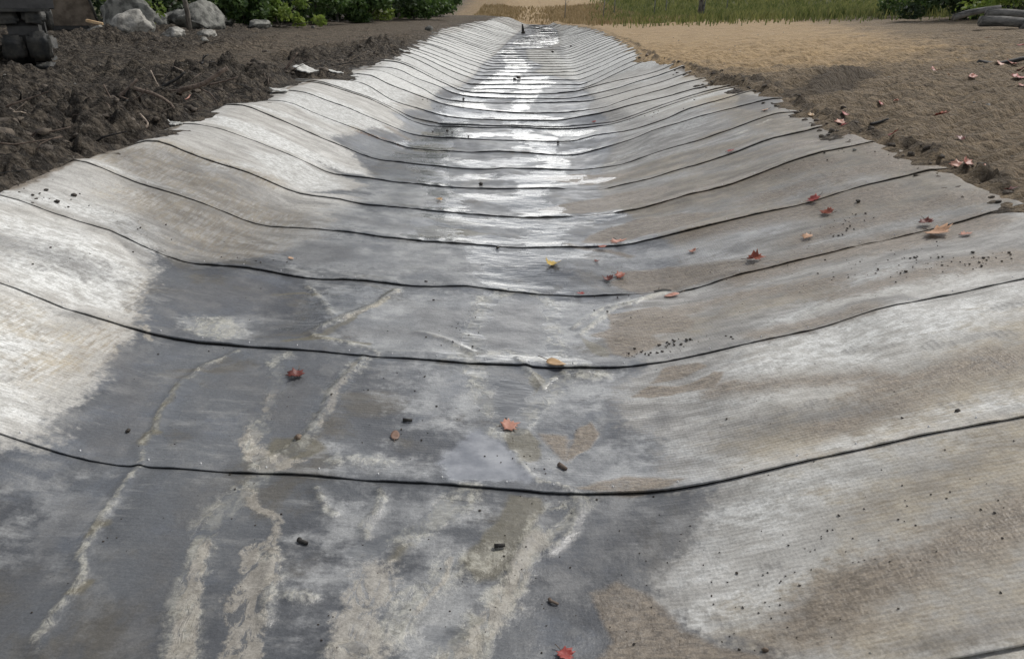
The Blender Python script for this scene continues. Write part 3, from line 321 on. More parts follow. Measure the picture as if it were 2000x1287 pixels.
('grey','p',0.3,0,[(-0.562,2.347),(-0.076,2.381),(-0.174,2.121),(-0.388,1.926),(-0.533,1.779),(-0.644,2.214)]),
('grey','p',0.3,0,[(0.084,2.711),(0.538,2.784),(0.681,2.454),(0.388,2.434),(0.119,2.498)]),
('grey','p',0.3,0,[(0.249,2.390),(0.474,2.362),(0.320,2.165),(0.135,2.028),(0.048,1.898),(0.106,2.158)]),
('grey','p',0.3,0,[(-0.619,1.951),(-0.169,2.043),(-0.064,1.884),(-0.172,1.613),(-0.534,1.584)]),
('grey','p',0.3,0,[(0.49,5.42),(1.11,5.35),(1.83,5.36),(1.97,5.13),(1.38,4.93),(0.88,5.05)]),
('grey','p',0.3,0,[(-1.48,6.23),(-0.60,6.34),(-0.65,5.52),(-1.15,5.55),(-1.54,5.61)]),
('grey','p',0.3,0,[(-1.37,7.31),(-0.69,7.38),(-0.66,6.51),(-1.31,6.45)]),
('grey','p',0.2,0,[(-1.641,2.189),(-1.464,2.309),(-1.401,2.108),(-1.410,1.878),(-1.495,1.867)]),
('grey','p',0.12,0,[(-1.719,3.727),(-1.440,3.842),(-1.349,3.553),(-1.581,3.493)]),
('smudge','p',0.15,0,[(-0.08,4.27),(0.12,4.36),(0.21,4.08),(0.137,3.734),(-0.081,3.689),(-0.157,3.946)]),
('smudge','p',0.15,0,[(-0.088,3.359),(0.076,3.409),(0.106,3.103),(-0.022,2.919),(-0.116,3.069)]),
('smudge','p',0.2,0,[(-0.51,4.19),(-0.24,4.15),(-0.272,3.720),(-0.437,3.749)]),
('white','l',0.12,(0.05,0.05),[(2.03,6.94),(2.51,6.79),(2.92,6.75)]),
('white','l',0.1,(0.04,0.04),[(1.34,5.58),(1.85,5.68),(2.15,5.68)]),
('damp','l',0.1,(0.06,0.06),[(1.26,5.37),(1.83,5.36),(2.14,5.43),(2.56,5.43),(3.00,5.42)]),
('damp','l',0.1,(0.06,0.06),[(1.11,4.45),(1.56,4.44),(2.00,4.42),(2.59,4.43),(2.99,4.48)]),
('damp','l',0.08,(0.05,0.05),[(1.27,6.25),(1.69,6.25),(2.09,6.24),(2.50,6.29)]),
('damp','l',0.08,(0.04,0.04),[(0.80,7.93),(1.47,7.34),(1.94,7.29),(2.39,7.27),(2.84,7.23)]),
('damp','l',0.08,(0.04,0.04),[(0.96,9.08),(1.68,9.14),(2.37,9.14),(2.93,9.09)]),
('film','p',0.08,0,[(-1.21,4.27),(-0.94,4.44),(-0.70,4.46),(-0.83,4.12),(-1.000,3.842),(-1.194,3.746)]),
('film','l',0.04,(0.03,0.03),[(-1.302,3.405),(-1.431,3.215),(-1.450,2.963),(-1.412,2.709),(-1.389,2.558)]),
('film','l',0.05,(0.03,0.03),[(-1.141,3.364),(-1.054,2.970),(-1.011,2.607),(-0.913,2.407),(-0.997,2.210),(-0.997,2.017)]),
('film','l',0.05,(0.03,0.03),[(-0.759,3.433),(-0.792,3.104),(-0.811,2.784),(-0.875,2.547)]),
('scuff','p',0.012,0,[(1.870,3.021),(1.850,2.998),(1.821,2.989),(1.794,2.997),(1.779,3.020),(1.781,3.049),(1.800,3.073),(1.830,3.082),(1.857,3.073),(1.873,3.050)]),
('scuff','p',0.012,0,[(1.916,3.010),(1.903,2.990),(1.889,2.981),(1.878,2.983),(1.874,2.998),(1.880,3.019),(1.892,3.038),(1.907,3.049),(1.918,3.046),(1.922,3.031)]),
('scuff','p',0.012,0,[(1.582,3.182),(1.569,3.162),(1.546,3.151),(1.523,3.153),(1.508,3.168),(1.507,3.191),(1.521,3.213),(1.545,3.226),(1.568,3.222),(1.582,3.205)]),
('scuff','p',0.012,0,[(1.613,3.160),(1.606,3.145),(1.595,3.137),(1.587,3.139),(1.583,3.150),(1.585,3.167),(1.593,3.183),(1.603,3.191),(1.612,3.189),(1.616,3.177)]),
('scuff','p',0.012,0,[(1.680,3.121),(1.673,3.108),(1.660,3.098),(1.647,3.095),(1.637,3.100),(1.636,3.110),(1.642,3.123),(1.655,3.132),(1.669,3.135),(1.679,3.131)]),
('scuff','p',0.012,0,[(1.696,3.105),(1.692,3.095),(1.687,3.089),(1.681,3.088),(1.678,3.092),(1.678,3.100),(1.682,3.109),(1.688,3.116),(1.693,3.117),(1.697,3.113)]),
('scuff','p',0.012,0,[(1.277,2.821),(1.267,2.801),(1.246,2.785),(1.222,2.778),(1.205,2.784),(1.201,2.800),(1.211,2.821),(1.232,2.837),(1.256,2.844),(1.273,2.838)]),
('scuff','p',0.012,0,[(1.309,2.803),(1.303,2.788),(1.294,2.778),(1.285,2.775),(1.278,2.782),(1.278,2.795),(1.284,2.810),(1.293,2.820),(1.302,2.823),(1.308,2.816)]),
('scuff','p',0.012,0,[(1.978,2.750),(1.963,2.738),(1.945,2.738),(1.931,2.751),(1.924,2.772),(1.930,2.793),(1.944,2.805),(1.962,2.805),(1.977,2.792),(1.983,2.771)]),
('scuff','p',0.012,0,[(2.013,2.751),(2.004,2.740),(1.994,2.736),(1.989,2.741),(1.989,2.753),(1.995,2.768),(2.004,2.779),(2.014,2.782),(2.020,2.777),(2.020,2.765)]),
('scuff','p',0.012,0,[(1.163,2.795),(1.154,2.778),(1.137,2.767),(1.118,2.764),(1.105,2.772),(1.101,2.786),(1.109,2.801),(1.126,2.813),(1.145,2.815),(1.159,2.809)]),
('scuff','p',0.012,0,[(1.190,2.782),(1.185,2.770),(1.178,2.762),(1.170,2.760),(1.165,2.766),(1.165,2.777),(1.169,2.789),(1.177,2.797),(1.185,2.799),(1.190,2.793)]),
('scuff','p',0.012,0,[(1.440,2.673),(1.428,2.656),(1.408,2.646),(1.387,2.646),(1.374,2.657),(1.372,2.674),(1.384,2.691),(1.404,2.702),(1.425,2.701),(1.439,2.690)]),
('scuff','p',0.012,0,[(1.470,2.661),(1.463,2.648),(1.454,2.640),(1.446,2.641),(1.442,2.649),(1.443,2.662),(1.450,2.675),(1.459,2.683),(1.467,2.682),(1.472,2.674)]),
('scuff','p',0.012,0,[(2.245,3.230),(2.227,3.211),(2.206,3.207),(2.187,3.218),(2.180,3.241),(2.186,3.266),(2.204,3.285),(2.226,3.289),(2.245,3.278),(2.252,3.255)]),
('scuff','p',0.012,0,[(2.282,3.226),(2.270,3.211),(2.259,3.204),(2.252,3.208),(2.252,3.222),(2.259,3.240),(2.271,3.255),(2.282,3.262),(2.289,3.258),(2.289,3.244)]),
('scuff','p',0.012,0,[(1.719,2.555),(1.709,2.543),(1.692,2.537),(1.677,2.540),(1.668,2.550),(1.669,2.564),(1.680,2.576),(1.696,2.582),(1.712,2.579),(1.721,2.568)]),
('scuff','p',0.012,0,[(1.745,2.550),(1.738,2.541),(1.731,2.536),(1.724,2.537),(1.722,2.544),(1.725,2.554),(1.731,2.563),(1.739,2.569),(1.745,2.568),(1.747,2.561)]),
('scuff','p',0.012,0,[(2.107,2.983),(2.091,2.970),(2.073,2.970),(2.058,2.984),(2.053,3.007),(2.059,3.030),(2.075,3.045),(2.094,3.044),(2.109,3.030),(2.114,3.006)]),
('scuff','p',0.012,0,[(2.144,2.984),(2.134,2.972),(2.124,2.968),(2.118,2.973),(2.119,2.987),(2.125,3.003),(2.136,3.016),(2.146,3.020),(2.152,3.014),(2.151,3.000)]),
('scuff','p',0.012,0,[(-2.241,3.812),(-2.243,3.802),(-2.254,3.802),(-2.268,3.812),(-2.282,3.827),(-2.289,3.843),(-2.287,3.853),(-2.277,3.853),(-2.262,3.844),(-2.248,3.828)]),
('scuff','p',0.012,0,[(-2.240,3.864),(-2.240,3.855),(-2.244,3.851),(-2.250,3.855),(-2.256,3.864),(-2.260,3.876),(-2.260,3.885),(-2.256,3.888),(-2.250,3.885),(-2.244,3.875)]),
('scuff','p',0.012,0,[(-1.817,2.698),(-1.817,2.683),(-1.830,2.673),(-1.849,2.672),(-1.868,2.681),(-1.880,2.697),(-1.880,2.712),(-1.867,2.723),(-1.847,2.723),(-1.828,2.714)]),
('scuff','p',0.012,0,[(-1.802,2.738),(-1.800,2.725),(-1.804,2.718),(-1.812,2.718),(-1.821,2.725),(-1.828,2.737),(-1.829,2.750),(-1.825,2.757),(-1.817,2.758),(-1.808,2.750)]),
('scuff','p',0.012,0,[(-1.977,3.722),(-1.975,3.699),(-1.985,3.683),(-2.003,3.679),(-2.022,3.689),(-2.036,3.709),(-2.039,3.731),(-2.029,3.748),(-2.010,3.752),(-1.990,3.742)]),
('scuff','p',0.012,0,[(-1.963,3.767),(-1.960,3.750),(-1.962,3.739),(-1.970,3.737),(-1.979,3.746),(-1.987,3.762),(-1.991,3.780),(-1.989,3.791),(-1.982,3.793),(-1.972,3.784)]),
('scuff','p',0.012,0,[(-2.403,3.777),(-2.398,3.752),(-2.406,3.731),(-2.424,3.724),(-2.444,3.731),(-2.460,3.751),(-2.464,3.776),(-2.456,3.797),(-2.439,3.805),(-2.418,3.797)]),
('scuff','p',0.012,0,[(-2.395,3.833),(-2.390,3.815),(-2.390,3.801),(-2.398,3.797),(-2.408,3.806),(-2.418,3.822),(-2.423,3.841),(-2.423,3.855),(-2.415,3.859),(-2.405,3.850)]),
('scuff','p',0.012,0,[(-1.994,2.754),(-1.993,2.737),(-2.002,2.723),(-2.020,2.718),(-2.038,2.724),(-2.050,2.739),(-2.053,2.756),(-2.043,2.770),(-2.025,2.775),(-2.007,2.769)]),
('scuff','p',0.012,0,[(-1.981,2.792),(-1.978,2.779),(-1.980,2.770),(-1.987,2.768),(-1.996,2.774),(-2.004,2.786),(-2.007,2.799),(-2.005,2.808),(-1.998,2.811),(-1.988,2.804)]),
('scuff','p',0.012,0,[(-2.22,4.06),(-2.22,4.03),(-2.24,4.03),(-2.27,4.04),(-2.30,4.07),(-2.31,4.10),(-2.31,4.13),(-2.29,4.14),(-2.26,4.12),(-2.23,4.09)]),
('scuff','p',0.012,0,[(-2.21,4.17),(-2.21,4.15),(-2.22,4.14),(-2.23,4.14),(-2.24,4.16),(-2.25,4.19),(-2.26,4.21),(-2.25,4.22),(-2.24,4.21),(-2.22,4.19)]),
('silt','l',0.1,(0.06,0.06),[(3.10,15.24),(3.16,12.39),(3.18,11.06),(3.15,9.23),(3.08,7.90),(2.96,6.45),(3.08,5.51),(3.23,4.85)]),
('silt','l',0.06,(0.03,0.03),[(-3.09,4.69),(-3.13,5.41),(-3.10,6.40),(-3.15,7.46),(-3.08,8.38),(-2.98,9.65),(-2.81,12.27),(-2.56,15.61)]),
('tan','l',0.3,(0.25,0.25),[(2.73,10.63),(2.71,8.37),(2.76,7.03),(2.85,5.98),(3.00,5.28)]),
('tan','p',0.3,0,[(0.28,6.83),(0.96,7.13),(1.65,7.07),(2.25,6.80),(2.74,6.73),(2.84,6.15),(2.03,6.02),(1.24,6.05),(0.75,6.08)]),
('film','l',0.12,(0.16,0.16),[(0.00,20.81),(0.12,18.13),(-0.31,15.92),(-0.65,14.54),(-0.78,12.73),(-0.85,11.91),(-0.91,10.69),(-0.94,9.49),(-0.96,8.49),(-0.78,7.77),(-0.57,7.00),(-0.56,6.27),(-0.55,5.74)]),
('film','l',0.12,(0.14,0.14),[(0.74,19.34),(0.54,17.03),(0.18,14.37),(0.00,12.39),(0.14,10.80),(0.39,9.77),(0.47,8.79),(0.32,7.91),(0.19,7.02),(0.34,6.30),(0.24,5.69),(0.22,5.20)]),
('film','l',0.1,(0.1,0.1),[(-0.23,5.62),(-0.18,5.24),(-0.14,4.91),(-0.03,4.64)]),
('smudge','l',0.1,(0.04,0.04),[(-1.475,2.155),(-1.470,2.019),(-1.444,1.829),(-1.407,1.664)]),
('smudge','l',0.12,(0.06,0.06),[(-1.794,3.160),(-1.637,2.948),(-1.559,2.677),(-1.550,2.490)]),
('smudge','l',0.15,(0.07,0.07),[(-1.286,3.133),(-1.101,3.057),(-0.945,2.810)]),
('smudge','l',0.12,(0.05,0.05),[(-1.108,2.227),(-1.091,2.007),(-1.041,1.736),(-1.028,1.545)]),
('smudge','p',0.25,0,[(0.283,2.342),(0.620,2.340),(0.440,2.027),(0.330,1.958),(0.196,1.934),(0.126,1.839),(0.101,2.025)]),
('smudge','p',0.2,0,[(-1.94,4.09),(-1.51,4.48),(-1.27,4.04),(-1.461,3.910),(-1.765,3.850)]),
('smudge','l',0.15,(0.06,0.06),[(-0.932,3.781),(-0.552,3.799),(-0.276,3.784)]),
('smudge','l',0.12,(0.05,0.05),[(-0.51,7.63),(0.00,7.55),(0.40,7.38)]),
('smudge','l',0.12,(0.05,0.05),[(-0.80,10.17),(-0.26,9.79),(0.37,9.44)]),
('smudge','l',0.12,(0.06,0.06),[(-1.42,5.94),(-0.96,5.84),(-0.72,5.84)]),
('smudge','l',0.08,(0.03,0.03),[(0.632,3.571),(0.858,3.535),(1.150,3.499)]),
('smudge','l',0.25,(0.1,0.1),[(-2.726,3.944),(-2.474,3.944),(-2.282,3.961)]),
('tan','l',0.3,(0.1,0.1),[(-2.000,2.869),(-1.930,3.044),(-1.943,3.342)]),
('tan','l',0.25,(0.08,0.08),[(-2.334,3.257),(-2.172,3.188),(-2.063,3.226)]),
('silt','l',0.2,(0.06,0.06),[(0.969,3.074),(1.262,3.022),(1.520,2.915),(1.661,2.778)]),
('damp','l',0.2,(0.12,0.12),[(0.214,2.762),(0.648,2.802),(1.039,2.713),(1.416,2.663)]),
('silt','l',0.3,(0.12,0.16),[(1.32,5.47),(1.77,5.40),(2.19,5.38),(2.57,5.29)]),
('silt','l',0.3,(0.1,0.1),[(1.22,6.41),(1.74,6.48),(2.12,6.34),(2.54,6.17)]),
('silt','l',0.3,(0.12,0.18),[(1.43,4.51),(1.90,4.54),(2.33,4.49),(2.74,4.45)]),
('silt','l',0.2,(0.06,0.06),[(1.248,3.578),(1.437,3.541),(1.628,3.529),(1.782,3.557)]),
('silt','l',0.25,(0.05,0.05),[(1.244,2.618),(1.448,2.648),(1.666,2.707),(1.916,2.781)]),
('film','l',0.06,(0.035,0.035),[(0.35,5.55),(0.44,5.31),(0.38,4.89),(0.33,4.57),(0.26,4.34)]),
('film','l',0.05,(0.03,0.03),[(-0.13,4.55),(-0.16,4.25),(-0.183,3.872),(-0.183,3.554)]),
]
LEAVES = [
(0.800,5.556,0.120,'maple',(.50,.24,.17),0.5,'curled salmon pink maple leaf lying over the dark seam right of the water'),
(0.663,5.453,0.066,'maple',(.33,.09,.05),0.2,'small flattened red leaf scrap in silt just below the salmon leaf on the seam'),
(0.599,5.162,0.042,'maple',(.16,.04,.03),0.5,'tiny dark red leaf curl in wet silt right of the yellow leaf'),
(0.636,4.818,0.086,'maple',(.16,.04,.03),0.7,'crumpled dark red leaf touching a rust one on wet silt'),
(0.731,4.867,0.086,'maple',(.33,.09,.05),0.6,'rust red curled leaf, right one of the touching pair on wet silt'),
(0.283,5.106,0.118,'maple',(.55,.38,.06),0.6,'yellow leaf standing curled in the bright water film'),
(0.431,4.552,0.053,'maple',(.32,.045,.035),0.4,'small red leaf on the seam in the middle of the ditch'),
(0.993,4.470,0.092,'oval',(.50,.24,.17),0.3,'flat salmon leaf just below the seam where silt bridges it'),
(0.223,3.495,0.104,'oval',(.50,.33,.17),0.3,'large tan oval leaf lying on the seam at the wet centre'),
(-1.005,3.188,0.083,'maple',(.16,.04,.03),0.7,'dark red crumpled leaf alone on the wet left bed'),
(-0.007,2.873,0.080,'maple',(.50,.24,.17),0.15,'wide pink maple leaf at the top of the smooth puddle'),
(-0.481,2.735,0.056,'oval',(.22,.13,.09),0.1,'flat brown oval leaf pressed to the bed left of the puddle'),
(0.152,1.628,0.054,'maple',(.32,.045,.035),0.5,'bright red maple leaf at the bottom edge nearest the viewer'),
(1.255,5.127,0.059,'maple',(.50,.24,.17),0.5,'small salmon star shaped leaf alone on the grey right slope'),
(1.568,4.718,0.110,'maple',(.33,.09,.05),0.8,'rolled rust brown leaf just above a seam on the right slope'),
(1.929,4.857,0.073,'maple',(.55,.33,.20),0.2,'flat pale orange maple leaf on the right slope below two red leaves'),
(2.187,5.501,0.104,'maple',(.32,.045,.035),0.5,'crimson maple leaf sitting on a seam on the right slope'),
(2.174,5.200,0.092,'maple',(.33,.09,.05),0.6,'curled rust leaf just below the crimson leaf'),
(2.566,4.631,0.083,'maple',(.16,.04,.03),0.6,'dark red curled leaf on the seam above the pale orange leaf'),
(2.540,4.424,0.153,'maple',(.55,.33,.20),0.35,'wide pale orange maple leaf just below a seam at the right'),
(2.625,4.293,0.065,'maple',(.50,.24,.17),0.3,'small salmon leaf right of the wide pale orange leaf'),
(2.114,7.492,0.074,'maple',(.32,.045,.035),0.3,'small crimson leaf on the seam midway up the right slope'),
(2.796,8.771,0.086,'maple',(.55,.33,.20),0.2,'pale orange leaf on the dark stained edge of the cloth'),
(3.008,8.419,0.082,'oval',(.50,.24,.17),0.2,'pink leaf at the end of a seam beside the scarp'),
(3.055,8.082,0.069,'maple',(.50,.33,.17),0.4,'small tan leaf on bare silt past the cloth edge'),
(3.134,7.530,0.099,'maple',(.50,.24,.17),0.4,'salmon leaf overlapping a red one beside the cloth edge'),
(3.241,7.705,0.081,'maple',(.32,.045,.035),0.3,'upper red leaf of the little cluster beside the cloth edge'),
(3.063,7.263,0.077,'maple',(.32,.045,.035),0.4,'lower red leaf of the little cluster beside the cloth edge'),
(3.074,6.319,0.093,'maple',(.32,.045,.035),0.4,'red leaf on dark soil clods between the cloth and the bank'),
(3.551,6.199,0.083,'maple',(.16,.04,.03),0.7,'dark red cupped leaf alone in the middle of the right bank'),
(4.069,7.487,0.138,'maple',(.33,.09,.05),0.5,'large orange red curled leaf on the furrowed right bank'),
(4.206,8.714,0.085,'oval',(.50,.24,.17),0.5,'pinkish curled leaf on the right bank beside a crimson one'),
(3.969,8.563,0.067,'maple',(.32,.045,.035),0.4,'small crimson leaf on the right bank near the scarp'),
(3.188,5.524,0.097,'maple',(.50,.24,.17),0.5,'salmon curled leaf at the end of the seam by the dark soil'),
(3.197,5.411,0.080,'maple',(.33,.09,.05),0.5,'rust leaf touching the salmon one at the end of the seam'),
(3.248,5.311,0.043,'oval',(.50,.24,.17),0.5,'tiny pink leaf upright in the dark crack of soil'),
(3.184,4.857,0.073,'maple',(.16,.04,.03),0.6,'dark rust leaf near the right frame edge above a seam'),
(6.355,10.113,0.170,'maple',(.32,.045,.035),0.5,'red leaf heaped in the cluster at the far right edge'),
(6.928,10.980,0.141,'maple',(.16,.04,.03),0.6,'dark red leaf on top of the cluster at the far right edge'),
(7.757,12.588,0.209,'maple',(.33,.09,.05),0.5,'orange red leaf under the grey branch on the right bank'),
(7.614,12.654,0.146,'maple',(.50,.24,.17),0.4,'faded salmon leaf next to the orange red one under the branch'),
(5.787,10.122,0.131,'oval',(.33,.09,.05),0.7,'rolled rust leaf alone on the upper right bank'),
(5.932,10.899,0.105,'maple',(.55,.33,.20),0.4,'amber leaf beside a dark twig on the upper right bank'),
(6.496,12.412,0.175,'oval',(.33,.09,.05),0.6,'rusty rolled leaf near the ledge on the upper right bank'),
(9.618,15.407,0.176,'oval',(.32,.045,.035),0.5,'pale red leaf highest on the right bank at the frame edge'),
(1.214,11.674,0.067,'maple',(.32,.045,.035),0.3,'tiny red leaf far up the wet bed right of centre'),
(-0.658,6.798,0.068,'maple',(.50,.33,.17),0.4,'small yellow tan leaf at the left edge of the water'),
(10.240,17.675,0.156,'maple',(.55,.33,.20),0.2,'faint orange leaf scrap below the grey logs'),
(3.424,7.532,0.050,'oval',(.62,.42,.28),0.3,'little cream leaf scrap right of the red cluster on the bank'),
(-1.464,4.858,0.040,'oval',(.62,.42,.28),0.1,'little cream leaf scrap on the damp left bed above a seam'),
(5.939,9.343,0.097,'maple',(.33,.09,.05),0.5,'rust leaf at the frame edge below the red cluster'),
]
PEBBLES = [
(-1.522,2.639,0.0235,'dark','black stone alone on the dark wet left bed'),
(-0.858,2.659,0.0355,'brown','rounded brown pebble on the pale scale patch left of centre'),
(1.667,2.520,0.0226,'dark','round black stone on the pale right slope above a seam'),
(0.707,1.621,0.0200,'brown','brown faceted stone at the lower right where the silt ends'),
(0.954,1.543,0.0180,'grey','grey stone at the bottom edge right of the brown one'),
(-0.106,5.461,0.0332,'dark','dark chip under the seam in the bright water'),
(-0.550,4.633,0.0286,'dark','dark chip just above the third seam left of centre'),
(-0.308,7.641,0.0502,'dark','dark chip in the water film far left of the axis'),
(0.597,10.095,0.0522,'dark','dark chip below the seam at the right of the shining water'),
(0.155,18.729,0.1182,'dark','dark rock lying in the far water'),
(0.059,18.587,0.0821,'dark','smaller dark rock beside the far one in the water'),
(2.745,17.422,0.0991,'dark','dark clod on the right cloth edge far away'),
(2.888,17.440,0.0992,'brown','brown clod beside the dark one on the right cloth edge'),
(1.416,28.537,0.1070,'dark','speck of rock on the far bed'),
(-0.887,14.532,0.0555,'dark','small dark stone on the left side of the far water'),
(-0.897,10.896,0.0421,'dark','small dark stone in the ripples left of the water'),
(-7.101,18.911,0.1431,'pale','pale round stone, upper of two on the muddy left bank'),
(-6.393,17.122,0.1516,'pale','pale round stone, lower of two on the muddy left bank'),
(-6.133,12.059,0.0696,'pale','small white stone left in the churned mud'),
(-8.239,18.553,0.1171,'pale','pale stone under the grey boulders'),
(-3.053,30.298,0.3403,'grey','grey stone on the left bank by the cloth edge'),
(-7.104,29.472,0.1840,'grey','grey stone on the left track'),
(-2.836,4.914,0.0402,'dark','mud lump on the cloth corner at the left edge'),
(2.185,30.329,0.0946,'dark','speck of rock far on the right slope'),
(2.399,5.245,0.0356,'dark','dark lump above a seam on the right slope'),
(3.013,4.680,0.0385,'dark','dark lump on the cloth near the right edge'),
(2.764,6.270,0.0335,'pale','small pale stone at the cloth edge on the right'),
(4.781,7.980,0.0628,'pale','pale flat stone on the furrowed right bank'),
(3.143,6.976,0.0369,'pale','pale pebble in dark soil beside the red leaves'),
]
